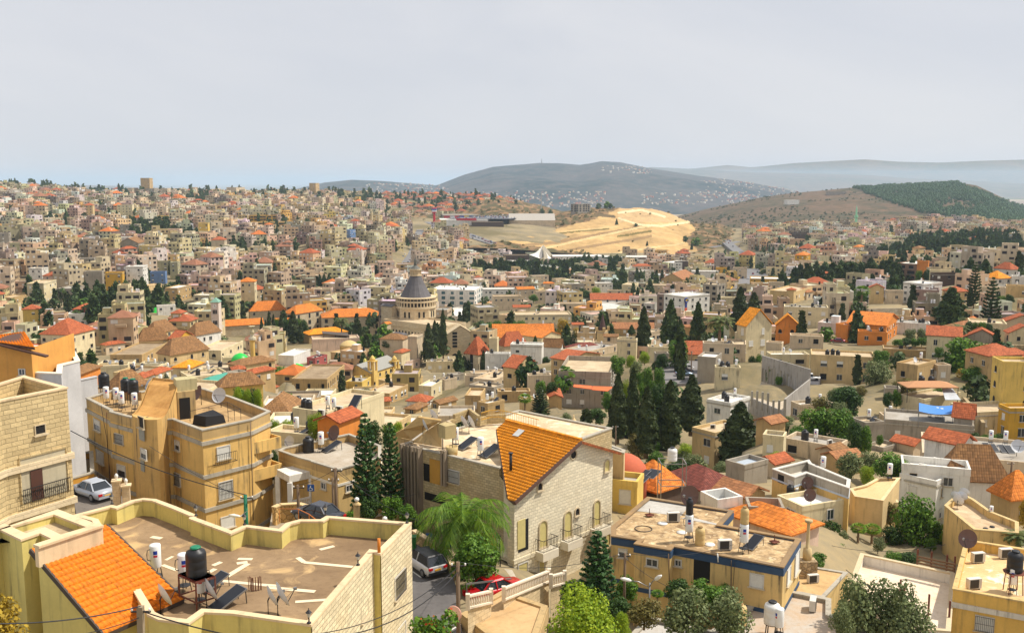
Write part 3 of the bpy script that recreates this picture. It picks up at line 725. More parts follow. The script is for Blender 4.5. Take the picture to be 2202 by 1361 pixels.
for p,q in((TL,BL),(BL,BR),(TR,BR)):mb.bar(p-Vector((0,0,.05)),q-Vector((0,0,.05)),.10,.26)
mb.build('verge_board',simple(srgb(74,62,52),.7),v.root)
mb=MB(v.o);c_=(TL+TR+BL+BR)/4;ins=[p.lerp(c_,.10)for p in(BL,BR,TR,TL)]
lo=[Vector((p.x,p.y,-31))for p in ins];hi=[p-Vector((0,0,.3))for p in ins]
for i in range(4):j=(i+1)%4;mb.quad(lo[i],lo[j],hi[j],hi[i])
mb.build('wall',vp,v.root)
BX=[(-40,1150),(123,1095),(217,1131),(120,1160),(87,1144),(46,1158),(0,1136)]
bx_=fb('x','x','x',BX,-17.7,.5,-31,vp,slab(srgb(206,186,150),srgb(120,90,60),.5,.5),vcop,.45)
for ch in list(bx_.root.children):
 ch.parent=v.root;ch.location=bx_.root.location-v.root.location
 ch.name={'wall':'stair_house_wall','roof':'stair_house_roof','parapet':'stair_house_parapet','coping':'stair_house_coping'}.get(ch.name.split('.')[0],ch.name)
bpy.data.objects.remove(bx_.root)
mb=MB(v.o);p,q=at_z(78,1177,-17.75),at_z(217,1131,-17.75);mb.bar(p-Vector((0,0,.5)),q-Vector((0,0,.5)),.3,1.0);mb.bar(p+Vector((0,0,.06)),q+Vector((0,0,.06)),.5,.12);mb.build('ridge_parapet',vcop,v.root)
S2();zf=v.zr+.03
roofput(pBOIL,1310,925,zf,'white water boiler standing alone beside the orange tiled lean-to',.9,1.08)
roofput(pBOIL,1545,1010,zf,'white water boiler half behind the black tank on the red stand',.9,1.08)
roofput(pBOIL,1680,1120,zf,'white water boiler under the red tank stand',.9,.9)
st=thing('tank_stand','rusty red steel stand carrying a black tank on the villa roof','stand',zz(1640,1130,zf));so_=st.location
cs=[zz(1505,1110,zf),zz(1648,1180,zf),zz(1808,1130,zf),zz(1665,1060,zf)]
for p in cs:mb=MB(so_);mb.bar(p,p+Vector((0,0,1.55)),.07);mb.build('leg',mRUST,st)
mb=MB(so_)
for hz in(.45,1.5):
 mb=MB(so_);[mb.bar(cs[i]+Vector((0,0,hz)),cs[(i+1)%4]+Vector((0,0,hz)),.06)for i in range(4)];mb.build('frame',mRUST,st);mb=MB(so_);mb.prism([tuple(p.xy)for p in cs],zf+1.55,zf+1.6);mb.build('platform',simple(srgb(150,70,56),.8),st)
cc=sum(cs,Vector())/4;dup(pTANKG,(cc.x,cc.y,zf+1.61),.4,'black water tank with green lid on a red stand on the villa roof',None,1.0)
roofput(pPANEL,1790,985,zf,'grey framed solar panel behind the red tank stand',-.7,.8);roofput(pPANEL,1905,1135,zf,'dark solar panel lying right of the red tank stand',-.75,.95)
roofput(pDISH,1345,1215,zf,'white satellite dish seen nearly edge-on at the foot of the orange lean-to',2.3,1.05);roofput(pDISH,1730,1165,zf,'white satellite dish in front of the red tank stand',2.2,1.05)
S3();roofput(pDISH,300,1215,zf,'left white satellite dish of the pair at the villa front parapet',2.1,1.0);roofput(pDISH,380,1225,zf,'right larger white satellite dish of the pair at the villa front parapet',2.1,1.15)
for zx,zy,lb in((1050,792,'above the stepped stone wall'),(640,1278,'on the front corner of the villa'),(1460,440,'on the far right corner of the villa'),(778,375,'beside the villa curved parapet'),(100,455,'left of the villa curved parapet')):
 roofput(pLANT,zx,zy,ZV,'black and glass lantern '+lb,0,.95)
S2();roofput(pLANT,937,282,ZV,'black and glass lantern at the far left of the villa parapet',0,.95);roofput(pLANT,1640,380,ZV,'black and glass lantern on the post by the alley',0,.95)
S3();mb=MB();mb.cyl(zz(1226,685,ZV),.09,.8,10);tag(mb.build('vent_pipe',simple(srgb(208,120,30),.6)),'orange pipe standing up from the villa parapet','pipe')
rb_=thing('rebar_bundle','cluster of rusty steel bars sticking up from the villa roof','steel bars',zz(185,1000,zf))
mb=MB(rb_.location);q0=zz(140,1000,zf);q1=zz(238,1005,zf);
for k in range(12):
 p=q0 .lerp(q1,k/11)+Vector((0,rnd.uniform(-.15,.15),0));mb.bar(p,p+Vector((rnd.uniform(-.03,.03),0,.75)),.03)
mb.build('bars',mRUST,rb_)
# stone clad house, far left
S1();stl=stone(srgb(214,190,142),.75,.30,.5,.2,.2,.8)
h=fb('stone_clad_house','pale stone clad house with roof terrace at the left edge, behind the villa','house',[(560,592),(200,495),(-120,590),(-160,760),(0,702)],-13.4,1.4,-27,stl,slab(srgb(190,170,130),srgb(150,130,96),.5,.5),vcop,.3,parap=stl)
A_,B_=Vector(h.q[4]),Vector(h.q[0]);Bz=lambda y:None
mb=MB(h.o);nn=Vector((B_-A_));L_=nn.length;nn.normalize();no=Vector((nn.y,-nn.x))
for zt in(wallhit(A_,B_,*P(600,1135))[0].z,wallhit(A_,B_,*P(600,1135+375))[0].z-.0):
 ring(mb,inset(h.q,-.16),inset(h.q,.05),zt-.42,zt)
mb.build('ledge',stone(srgb(226,206,170),1.1,.5,.7,.1,.2),h.root)
winbox(h.root,A_,B_,290,905,378,985,'dark')
S2();p0,rz,n_=wallhit(A_,B_,0+165*.2571,1011+60*.2571);q0,_,_=wallhit(A_,B_,560*.2571,1011-20*.2571)
zt=wallhit(A_,B_,*P(165,0))[0].z+.75;zb_=wallhit(A_,B_,*P(175,285))[0].z
mb=MB(h.o);d_=Vector((*nn,0));bk=Vector((*(no*-1.2),0));f0=Vector((p0 .x,p0 .y,zb_))+Vector((*no,0))*.02;f1=Vector((q0 .x,q0 .y,zb_))+Vector((*no,0))*.02;up=Vector((0,0,zt-zb_))
mb.quad(f0,f1,f1+up,f0+up);mb.build('balcony_back',plaster(srgb(190,178,150),.2),h.root)
mb=MB(h.o);mb.quad(f0+no.to_3d()*.03,f1+no.to_3d()*.03,f1+no.to_3d()*.03+Vector((0,0,.0)),f0);mb.bar(f0+up,f1+up,.12,.14);mb.bar(f0,f0+up,.12,.12);mb.bar(f1,f1+up,.12,.12);mb.build('balcony_frame',stl,h.root)
winbox(h.root,A_,B_,250,20,365,235,'void',name='door');mb=MB(h.o);dd=winbox;
pw0,_,_=wallhit(A_,B_,*P(250,110));pw1,_,_=wallhit(A_,B_,*P(360,110))
mb.box(((pw0 .x+pw1 .x)/2+no.x*.06,(pw0 .y+pw1 .y)/2+no.y*.06,zb_+1.0),((pw1-pw0).xy.length*.9,.06,2.0),rz);mb.build('door_leaf',mDOOR,h.root)
mb=MB(h.o);r0=f0+no.to_3d()*.25;r1=f1+no.to_3d()*.25
for k in range(25):p=r0 .lerp(r1,k/24);mb.bar(p,p+Vector((0,0,.95)),.025)
mb.bar(r0+Vector((0,0,.95)),r1+Vector((0,0,.95)),.05);mb.bar(r0+Vector((0,0,.1)),r1+Vector((0,0,.1)),.03)
for k in range(5):
 p=r0 .lerp(r1,.1+k*.2);mb.tube([p+d_*(.18*math.cos(t))+Vector((0,0,.5+.25*math.sin(t)))for t in np.linspace(0,6.28,11)],.015,4)
mb.build('balcony_railing',mIRON,h.root)
# orange plastered house with tiled roof behind it
S1();orp=plaster(srgb(220,160,84),.2);grw=plaster(srgb(196,194,192),.12)
h=fb('orange_walled_house','orange plastered house with a steep tiled roof at the left edge','house',[(260,300),(-180,240),(-330,380),(200,480)],-14.5,.02,-30,orp,mCONC,th=.2,plan=[tuple(at_y(*P(262,300),80).xy),tuple(at_y(*P(-250,300),80).xy),tuple(at_y(*P(-250,300),88).xy),tuple(at_y(*P(262,300),88).xy)])
zt=at_y(*P(200,260),80).z
bpy.data.objects.remove(h.roof);
for c in list(h.root.children):
 if c.name.startswith('wall'):bpy.data.objects.remove(c)
mb=MB(h.o);xr=at_y(*P(262,300),80).x;xl=xr-14;za=at_y(*P(200,265),80).z;zb0=at_y(*P(0,225),80).z
mb.poly([(xl,80,-30),(xr,80,-30),(xr,80,za),(xl,80,zb0+3)]);mb.quad((xr,80,-30),(xr,88,-30),(xr,88,za),(xr,80,za));mb.build('wall',orp,h.root)
E0=at_y(*P(290,262),79.4);E1=at_y(*P(-40,215),79.4);U0=at_y(*P(205,130),84);U1=at_y(*P(-60,165),84)
tiled_slope('tile_roof',U1,U0,E0,E1,mTILE1,h.root,h.o);mb=MB(h.o);gable_slab(mb,U1,U0,E0,E1,.2);mb.build('eave',simple(srgb(88,60,46),.7),h.root)
V1=at_y(*P(395,335),79.3);mb=MB(h.o);mb.bar(E1-Vector((0,0,.12)),V1,.5,.14);mb.build('eave_board',simple(srgb(88,60,46),.7),h.root)
winbox(h.root,(xl,80),(xr,80),170,440,200,490,'glass')
# grey walled house
h=fb('grey_walled_house','smooth light grey house with white topped parapet, left of the yellow apartment house','house',None,-16.0,.9,-33,grw,slab(srgb(220,205,175),srgb(180,160,130),.4,.4),simple(srgb(232,222,205),.7),.35,plan=[tuple(at_y(*P(x,300),y).xy)for x,y in((256,80.5),(500,80),(512,84),(662,86),(600,94),(240,94))])
# low white garden wall
S1();mb=MB();wp=[at_z(*P(*p),-21.6)for p in((520,568),(806,508))];mb2=[at_z(*P(*p),-21.6)for p in((806,508),(830,560))]
mb.bar(wp[0]-Vector((0,0,4)),wp[1]-Vector((0,0,4)),.3,8);mb.bar(wp[0]+Vector((0,0,.06)),wp[1]+Vector((0,0,.06)),.42,.14)
tag(mb.build('boundary_wall',grw),'tall plain light grey boundary wall beside the yellow apartment house','wall')
pp=[at_z(*P(*p),-27.0)for p in((560,760),(735,725),(760,900),(590,935))];mb=MB();mb.prism([tuple(p.xy)for p in pp],-29.5,-27.0);tag(mb.build('shed_roof_slab',simple(srgb(232,224,208),.7)),'plain white flat roof slab below the grey boundary wall','roof slab')
# yellow apartment house with curved stair roof
S1();yp=plaster(srgb(222,182,110),.8);ypar=plaster(srgb(190,160,110),1.0);ZY=-21.6
YO=[(720,680),(922,782),(918,795),(1110,845),(1180,872),(1440,857),(1690,948),(2105,860),(2258,790),(1945,672),(1700,600),(1424,572),(1180,626),(935,615)]
h=fb('yellow_apartment_house','stained yellow apartment house with grey floor bands and a curved stair roof','apartment house',YO,ZY,.95,-36,yp,slab(srgb(196,164,116),srgb(130,100,70),.4,.6),mCONC,.22,parap=ypar)
YH=h
for k in range(4):band(h,h.zr-.15-3.05*k,.34,.14,mCONC)
q=h.q;LF=(q[0],q[1]);BAY=(q[2],q[3]);RL=(q[5],q[6]);RR=(q[6],q[7])
for bx4,f_,k_ in(((790,865,840,955),LF,'half'),((812,1130,868,1222),LF,'shutter'),((966,985,1032,1062),BAY,'grille'),((985,1245,1052,1345),BAY,'half'),((1466,1040,1503,1120),RL,'half'),((1812,1085,1922,1195),RR,'shutter')):winbox(h.root,*f_,*bx4,k_)
S2();winbox(h.root,*RR,1828,90,1945,235,'grille');winbox(h.root,*RR,1845,380,1962,480,'shutter');winbox(h.root,*RL,1470,30,1510,120,'grille')
S1();p,rz,nn=wallhit(*RR,*P(1872,1190));mb=MB(h.o);d_=Vector((math.cos(rz),math.sin(rz),0));no3=Vector((nn.x,nn.y,0))
for k in range(13):q_=p+d_*(-1.1+k*.183)+no3*.45;mb.bar(q_+Vector((0,0,-.3)),q_+Vector((0,0,.6)),.025)
for zt in(-.3,.6):mb.bar(p-d_*1.1+no3*.45+Vector((0,0,zt)),p+d_*1.1+no3*.45+Vector((0,0,zt)),.04)
for s_ in(-1.1,1.1):mb.bar(p+d_*s_+Vector((0,0,-.3)),p+d_*s_+no3*.45+Vector((0,0,-.3)),.04)
mb.build('balcony_grille',mIRON,h.root)
A3=at_z(*P(1112,845),ZY+.2);C3=at_z(*P(1345,880),ZY+.2);bdir=(at_z(*P(1424,600),ZY)-at_z(*P(1112,845),ZY));bdir.z=0;bdir.normalize()
mb=MB(h.o);prof=[(0,.1),(1.4,.15),(2.8,.5),(4.2,1.2),(5.6,1.9),(7.0,2.1)];W_=C3-A3;W_.z=0
for(s0,z0),(s1,z1)in zip(prof[:-1],prof[1:]):
 a,b,c,d=A3+bdir*s0+Vector((0,0,z0)),C3+bdir*s0+Vector((0,0,z0)),C3+bdir*s1+Vector((0,0,z1)),A3+bdir*s1+Vector((0,0,z1));gable_slab(mb,a,b,c,d,.3)
mb.build('curved_roof',slab(srgb(198,152,90),srgb(150,100,50),.5,.6),h.root)
mb=MB(h.o);w2=W_.normalized();side=[(0,-14)]+[(s_,z_-.3)for s_,z_ in prof]+[(7.0,-14)]
i0=A3-w2*.12;i1=C3+w2*.12
for base,fl in((i0,1),(i1,0)):
 P_=[base+bdir*s_+Vector((0,0,z_+(.45 if 0<k<len(side)-1 else 0)))for k,(s_,z_)in enumerate(side)]
 mb.poly(P_ if fl else P_[::-1])
arc=[i0 .lerp(i1,t)-bdir*(1.1*math.sin(math.pi*t)**.6 if 0<t<1 else 0)for t in np.linspace(0,1,11)]
for a,b in zip(arc[:-1],arc[1:]):mb.quad(a+Vector((0,0,-14)),b+Vector((0,0,-14)),b+Vector((0,0,.3)),a+Vector((0,0,.3)))
mb.poly([a+Vector((0,0,.3))for a in arc]+[i1+bdir*.05+Vector((0,0,.3)),i0+bdir*.05+Vector((0,0,.3))])
b0,b1=i0+bdir*7.0,i1+bdir*7.0;mb.quad(b1+Vector((0,0,-5)),b0+Vector((0,0,-5)),b0+Vector((0,0,2.3)),b1+Vector((0,0,2.3)))
mb.build('stair_tower',plaster(srgb(204,166,104),1.1),h.root)
for zx,y0,y1,k_ in((1182,840,930,'dark'),(1205,1110,1190,'half')):
 winbox(h.root,tuple(arc[1].xy),tuple(arc[4].xy),zx-22,y0,zx+22,y1,k_)
for y0,y1 in((935,1035),(1200,1290)):
 mb=MB(h.o);p0,rz,nn=wallhit(arc[1],arc[4],*P(1185,y0));p1,_,_=wallhit(arc[1],arc[4],*P(1185,y1));mb.box(((p0+p1)/2).to_tuple(),(1.0,.08,p0 .z-p1 .z),rz);mb.build('stair_panel',simple(srgb(150,150,140),.7),h.root)
CA=at_z(*P(1512,865),h.zr);CB=at_z(*P(1640,850),h.zr);wd=CB-CA;wd.z=0;pv=Vector((-wd.y,wd.x,0)).normalized()*2.2
mb=MB(h.o);mb.prism([tuple((CA-wd*.15).xy),tuple((CB+wd*.02).xy),tuple((CB+wd*.02+pv).xy),tuple((CA-wd*.15+pv).xy)],h.zr,h.zr+2.7);mb.build('roof_cabin',plaster(srgb(190,164,116),.9),h.root)
put_window(h.root,CA+wd*.3+Vector((0,0,1.05))-pv*.01,math.atan2(wd.y,wd.x),1.0,2.1,'void',name='doorway')
mb=MB(h.o);mb.box(tuple(CA+wd*.55+pv*.5+Vector((0,0,3.25))),(1.9,1.5,1.1),math.atan2(wd.y,wd.x));mb.build('cistern',plaster(srgb(196,184,140),.5),h.root)
for zx,zy,k in((2110,1130,0),(2120,1360,1)):
 a=at_y(*P(zx,zy),Vector(RR[1]).y);dd=Vector(RR[1])-Vector(RR[0]);mb=MB(h.o);dd.normalize()
 pl=[tuple(a.xy),tuple(a.xy+dd*3.2),tuple(a.xy+dd*3.2+Vector((-dd.y,dd.x))*5),tuple(a.xy+Vector((-dd.y,dd.x))*5)]
 mb.prism(pl,a.z-.3,a.z);ring(mb,pl,inset(pl,.15),a.z,a.z+.8);mb.build('balcony',yp,h.root)
zf=h.zr+.03
for x,y,pr_,lb,s_ in((878,700,pTANK,'black water tank at the far left of the yellow house roof',1.05),(1060,735,pTANKG,'left black water tank of the tall pair on the yellow house roof',.95),(1122,752,pTANKG,'black water tank with bright green lid on the yellow house roof',1.0)):
 p=at_z(*P(x,y),zf);stn=thing('tank_stand','iron stand under the '+lb.replace('on the yellow house roof','').replace(' of the tall pair',' of two'),'stand',p);mb=MB(p)
 for a in range(4):mb.bar(p+Vector((.4*math.cos(a*1.57+.7),.4*math.sin(a*1.57+.7),0)),p+Vector((.4*math.cos(a*1.57+.7),.4*math.sin(a*1.57+.7),1.3)),.05)
 mb.build('leg',mIRON,stn);mb=MB(p);mb.box(tuple(p+Vector((0,0,1.32))),(.95,.95,.05));mb.build('platform',mRUST,stn)
 dup(pr_,p+Vector((0,0,1.36)),1,lb,None,s_)
for x,y,lb in((893,745,'white water boiler right of the far left black tank, on the yellow house'),(975,755,'white water boiler between the black tanks on the yellow house'),(1020,790,'white water boiler in front of the tall black tanks on the yellow house'),(1130,800,'white water boiler at the foot of the green lidded tank')):roofput(pBOIL,x,y,zf,lb,1,1.0)
for x,y,pr_,lb,rz_ in((1275,680,pDISH,'white dish tilted left on the back parapet of the yellow house',-.8),(1480,640,pDISH,'white dish behind the curved stair roof',-.8),(1685,740,pDISHB,'brown dish right of the roof cabin on the yellow house',-.9),(1850,760,pDISH,'large pale blue grey dish near the right parapet of the yellow house',-.3)):roofput(pr_,x,y,zf,lb,rz_,1.3)
t=thing('covered_frame','black tarpaulin draped over a frame on the yellow house roof','tarpaulin',zz(1750,900,zf));mb=MB(t.location)
cs=[zz(1610,905,zf),zz(1720,925,zf),zz(1890,890,zf),zz(1790,860,zf)];hs=[.9,.95,.75,1.0];tp=[p.lerp(t.location+Vector((0,0,0)),.12)+Vector((0,0,k))for p,k in zip(cs,hs)];md=sum(tp,Vector())/4+Vector((0,0,-.12))
for i in range(4):j=(i+1)%4;mb.quad(cs[i],cs[j],tp[j],tp[i]);mb.poly([tp[i],tp[j],md])
mb.build('tarpaulin',simple((.012,.012,.014),.75),t)
rl=thing('roof_railing','thin iron frame railing standing on the yellow house roof','railing',zz(1800,850,zf));mb=MB(rl.location);q4=[zz(1590,880,zf),zz(1905,800,zf),zz(2015,860,zf),zz(1910,880,zf)]
for i,p in enumerate(q4):mb.bar(p,p+Vector((0,0,1)),.04)
for a,b in zip(q4[:-1],q4[1:]):
 mb.bar(a+Vector((0,0,1)),b+Vector((0,0,1)),.04);m_=(a+b)/2;mb.bar(m_,m_+Vector((0,0,1)),.03)
mb.build('rails',mIRON,rl)
S1();h=fb('ochre_annex','dark ochre annex wall between the stone house and the yellow apartment house','house',[(590,935),(740,895),(775,1000),(600,1030)],-26.4,.7,-33,plaster(srgb(206,150,64),.4),slab(srgb(150,130,90)),mCONC,plan=[tuple(at_y(*P(x,900),y).xy)for x,y in((560,84),(760,86),(760,93),(560,92))])
# terrace house with white porch
S4();tp_=plaster(srgb(216,184,124),.5);ZT=-25.6
TO=[(385,730),(560,790),(660,815),(660,820),(880,888),(1240,790),(1240,690),(975,590),(430,705)]
h=fb('porch_house','yellow flat-roofed house with white arched porch and balustrade, left of the twin pines','house',TO,ZT,.8,-34,tp_,slab(srgb(186,176,160),srgb(140,116,84),.3,.6),mCONC,.2,parap=ypar)
q=h.q;band(h,h.zr-.6,.22,.06,simple(srgb(226,220,206),.8));band(h,h.zr-4.6,.22,.06,simple(srgb(226,220,206),.8));F1=(q[3],q[4]);F2=(q[4],q[5])
for bx4,f_ in(((745,1000,785,1055),F1),((945,1020,1000,1075),F2)):winbox(h.root,*f_,*bx4,'glass')
pz=at_z(*P(500,940),ZT-1.0).z;PO=[at_z(*P(*p),ZT-1.1)for p in((370,890),(475,945),(660,905),(560,850))]
mb=MB(h.o);pl=[tuple(p.xy)for p in PO];mb.prism(pl,ZT-1.75,ZT-1.1);mb.build('porch_roof',plaster(srgb(228,222,210),.5),h.root)
mb=MB(h.o)
for t_ in(0,1,2):p=PO[t_].lerp(PO[3],.03);mb.bar(Vector((p.x,p.y,-34)),Vector((p.x,p.y,ZT-1.75)),.42)
p=PO[1].lerp(PO[2],.05);
mb.build('porch_pillar',mWHITE,h.root)
mb=MB(h.o);a,b=PO[1].copy(),PO[2].copy();a.z=b.z=ZT-4.3;a0,b0=a,b;mb.bar(a-Vector((0,0,.5)),b-Vector((0,0,.5)),.3,.8);mb.bar(a-Vector((0,0,2.6)),b-Vector((0,0,2.6)),.3,3.4);mb.build('porch_base',tp_,h.root)
mb=MB(h.o)
for k in range(13):p=a.lerp(b,(k+.5)/13);mb.lathe(p,[(.05,0),(.10,.2),(.05,.45),(.07,.7)],6)
mb.bar(a+Vector((0,0,.75)),b+Vector((0,0,.75)),.2,.12);mb.build('balustrade',mWHITE,h.root)
mb=MB(h.o);c,d=PO[3].copy(),PO[0].copy();mb.quad((c.x,c.y,-34),(c.x+3,c.y-1.5,-34),(c.x+3,c.y-1.5,ZT-1.75),(c.x,c.y,ZT-1.75));mb.build('porch_back',plaster(srgb(180,136,84),.3),h.root)
zf=h.zr+.03
roofput(pTANK,636,745,zf,'black water tank with red lid on the porch house roof',0,1.05)
roofput(pBOIL,742,745,zf,'white water boiler beside the black tank on the porch house',.6,1.05);roofput(pPANEL,830,735,zf,'solar panel right of the boiler on the porch house',-.8,1.0)
roofput(pTANKY,738,660,zf+.6,'beige tank rising behind the boiler on the porch house',0,.6);roofput(pDISHB,870,690,zf,'rust brown dish on the porch house roof',-.7,1.35);roofput(pDISH,490,735,zf,'white dish on the left parapet of the porch house',-.5,1.0)
# stone house with concrete fins, behind the palm
S5();stp=stone(srgb(206,188,148),.42,.22,.34,.28,.6);ZP=-23.7
PL=at_z(*P(262,405),ZP).xy;PR=at_z(*P(908,562),ZP).xy;dv=(PR-PL).normalized();bk=Vector((-dv.y,dv.x))
if bk.y<0:bk=-bk
plan=[tuple(PL-dv*2.6),tuple(PR),tuple(PR+bk*17),tuple(PL+bk*17-dv*2.6)]
h=fb('finned_stone_house','tan stone house with vertical concrete fins and a big pale roof terrace, behind the palm','house',None,ZP,.18,-36,stp,slab(srgb(222,200,164),srgb(150,120,84),.35,.5,srgb(236,226,205)),mCONC,.25,plan=plan)
pin=h;F_=(tuple(PL),tuple(PR));bk3=bk.to_3d();dv3=dv.to_3d()
mb=MB(h.o)
for zx in(120,150,180,208,236,262):
 p,rz,nn=wallhit(PL,PR,*P(zx,420));no3=nn.to_3d();mb=MB(h.o);mb.box(tuple(Vector((p.x,p.y,(ZP-35)/2))+no3*.3),(.2,.6,ZP+35.3),rz);mb.build('fin',plaster(srgb(150,134,114),.8),h.root)
for zx in(447,470):
 p,rz,nn=wallhit(PL,PR,*P(zx,450));mb=MB(h.o);mb.box(tuple(Vector((p.x,p.y,ZP-1.2))+no3*.2),(.2,.4,3.2),rz);mb.build('fin',plaster(srgb(150,134,114),.8),h.root)
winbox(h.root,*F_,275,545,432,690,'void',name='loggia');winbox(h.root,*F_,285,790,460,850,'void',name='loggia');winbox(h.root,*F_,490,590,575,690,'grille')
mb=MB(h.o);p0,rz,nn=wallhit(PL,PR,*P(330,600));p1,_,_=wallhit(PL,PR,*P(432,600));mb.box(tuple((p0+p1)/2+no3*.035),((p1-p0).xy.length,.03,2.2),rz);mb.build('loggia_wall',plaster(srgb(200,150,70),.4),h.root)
S5();SA=at_z(*P(20,285),ZP+.1);SB=at_z(*P(170,320),ZP+.1);sw=(SB-SA);sw.z=0
mb=MB(h.o)
q0=[at_z(*P(*p),z_)for p,z_ in(((20,285),ZP+.3),((190,320),ZP+.3),((300,240),ZP+1.2),((425,160),ZP+2.5),((235,132),ZP+2.5),((110,235),ZP+1.2))]
gable_slab(mb,q0[0],q0[1],q0[2],q0[5],.25);gable_slab(mb,q0[5],q0[2],q0[3],q0[4],.25);mb.build('curved_roof',slab(srgb(204,172,116),srgb(160,120,76),.6,.5),h.root)
mb=MB(h.o);mb.poly([(q0[1].x,q0[1].y,ZP-.1),(q0[3].x,q0[3].y,ZP-.1),q0[3]-Vector((0,0,.2)),q0[2]-Vector((0,0,.2)),q0[1]-Vector((0,0,.2))])
mb.poly([(q0[0].x,q0[0].y,-36),(q0[1].x,q0[1].y,-36),q0[1]-Vector((0,0,.2)),q0[0]-Vector((0,0,.2))]);mb.build('stair_wall',plaster(srgb(206,178,128),.7),h.root)
mb=MB(h.o)
bq=[zz(*p,ZP)for p in((430,240),(530,195),(655,150),(740,215),(800,200),(960,190))]
for a,b,hh in zip(bq[:-1],bq[1:],(.5,.9,1.0,.8,.9)):mb.bar(a+Vector((0,0,hh/2)),b+Vector((0,0,hh/2)),.3,hh)
mb.build('parapet',stone(srgb(190,170,128),.5,.25,.5,.2,.6),h.root)
mb=MB(h.o);ar=[zz(*p,ZP+.9)for p in((760,165),(830,145),(900,140),(1000,160),(1110,190),(1240,225))]
for a,b in zip(ar[:-1],ar[1:]):
 mb.bar(a,b,.06);mb.bar(a+Vector((0,0,.7)),b+Vector((0,0,.7)),.06)
 for k in range(6):p=a.lerp(b,k/6);mb.bar(p,p+Vector((0,0,.7)),.03)
mb.build('roof_railing',simple(srgb(200,150,40),.5),h.root)
zf=ZP-.12
for x,y,pr_,lb,rz_,s_ in((545,395,pBOIL,'white water boiler right of the beige square tank on the finned house',.7,.95),(752,490,pBOIL,'white water boiler near the edge of the tiled gable on the finned house',.7,1.0),(640,400,pPANEL,'solar panel behind the middle of the finned house terrace',-.8,1.0),(835,465,pPANEL,'solar panel beside the tiled gable roof',-.8,1.0),(270,300,pDISH,'white dish on the curved roof of the finned house',1.9,1.0),(345,215,pDISH,'white dish at the top of the curved roof of the finned house',2.2,1.0),(597,265,pDISH,'left white dish of the pair on the finned house terrace',2.1,1.0),(655,275,pDISH,'right white dish of the pair on the finned house terrace',2.0,1.1)):roofput(pr_,x,y,zf if x>400 else zf+1.0,lb,rz_,s_)
t=thing('square_tank','beige square water tank on iron legs on the finned house','water tank',zz(478,430,zf));mb=MB(t.location);mb.box(tuple(t.location+Vector((0,0,1.9))),(1.15,1.15,1.2),.6);mb.build('tank',plaster(srgb(196,176,128),.5),t)
for a,b in((-.45,-.45),(.45,-.45),(.45,.45),(-.45,.45)):mb=MB(t.location);mb.bar(t.location+Vector((a,b,0)),t.location+Vector((a,b,1.3)),.05);mb.build('leg',mIRON,t)
t=thing('round_tub','beige open tub standing on the finned house terrace','tub',zz(512,455,zf));mb=MB(t.location);mb.lathe(t.location,[(.5,0),(.55,.75),(.5,.75),(.48,.2)],16);mb.build('tub',simple(srgb(196,172,120),.8),t)
S5();t=thing('old_armchair','old red and white armchair left on the finned house terrace','armchair',zz(515,275,zf));mb=MB(t.location);L0=t.location
mb.box(tuple(L0+Vector((0,0,.3))),(.8,.8,.35),.5);mb.build('seat',simple(srgb(150,52,30),.8),t);mb=MB(t.location);mb.box(tuple(L0+Vector((-.3,.15,.7))),(.25,.8,.8),.5);mb.build('backrest',simple(srgb(190,170,140),.8),t)
# gable house with arched doors
S5();gst=stone(srgb(236,224,194),.5,.26,.6,.12,.16)
GL=Vector((.18,74.));GR=Vector(((1327.7-1101)/FPX*83*.985,83.));gd=(GR-GL).normalized();gb=Vector((-gd.y,gd.x))
t0=thing('gable_house','tall white stone gable house with bright orange tiles and arched balcony doors','house',(4.5,80,-36));o=t0 .location
def onfac(zx,zy):return wallhit(GL,GR,*P(zx,zy))[0]
eL=onfac(1040,822);ap=onfac(1553,352);eR=onfac(1862,440);zl,za_,zr_=eL.z,ap.z,eR.z
W_=9.5;B3=gb.to_3d()*W_
L3=lambda z:Vector((GL.x,GL.y,z));R3=lambda z:Vector((GR.x,GR.y,z));zR2=onfac(1880,655).z
RU=onfac(1857,600);
mb=MB(o);cf=[L3(-36),R3(-36),R3(zR2),Vector((RU.x,RU.y,zR2)),Vector((RU.x,RU.y,zr_)),Vector((ap.x,ap.y,za_)),L3(zl)]
mb.poly(cf);RB=R3(-36)+B3;RBt=Vector((RB.x,RB.y,zr_));mb.quad(cf[1],RB,RBt,cf[4]);BACKW=(mb,RB,RBt)
oh=-gb.to_3d()*.55
def ext(p,q,k):return p+(p-q).normalized()*k
RN=Vector((ap.x,ap.y,za_+.22))+oh;EN=ext(Vector((GL.x,GL.y,zl+.22))+oh,RN,.55);RF=at_z(*P(965,178),za_+.22)
nn=(EN-RN).cross(RF-RN);
def onplane(zx,zy):
 r=ray(*P(zx,zy));return r*(RN.dot(nn)/r.dot(nn))
FL=onplane(888,252);LL=onplane(978,795)
mbw,RB,RBt=BACKW;fl_,ll_=FL-Vector((0,0,.3)),LL-Vector((0,0,.3));lo_=lambda p:Vector((p.x,p.y,-36));rf_=RF-Vector((0,0,.3))
mbw.quad(lo_(fl_),lo_(ll_),ll_,fl_);mbw.quad(lo_(ll_),cf[0],cf[-1],ll_);mbw.quad(lo_(rf_),lo_(fl_),fl_,rf_);mbw.quad(RB,lo_(rf_),rf_,RBt);mbw.build('wall',gst,t0)
mT2=tilemat(srgb(240,150,28));me_=tiled_slope('tile_roof',RF,RN,EN,EN+(RF-RN),mT2,t0,o)
bm_=me_.data
import bmesh
bq=bmesh.new();bq.from_mesh(bm_);cd=(LL-FL);cn=cd.cross(nn).normalized()
if cn.dot(RN-FL)<0:cn=-cn
bmesh.ops.bisect_plane(bq,geom=bq.verts[:]+bq.edges[:]+bq.faces[:],plane_co=FL-o,plane_no=cn,clear_inner=True);bq.to_mesh(bm_);bq.free()
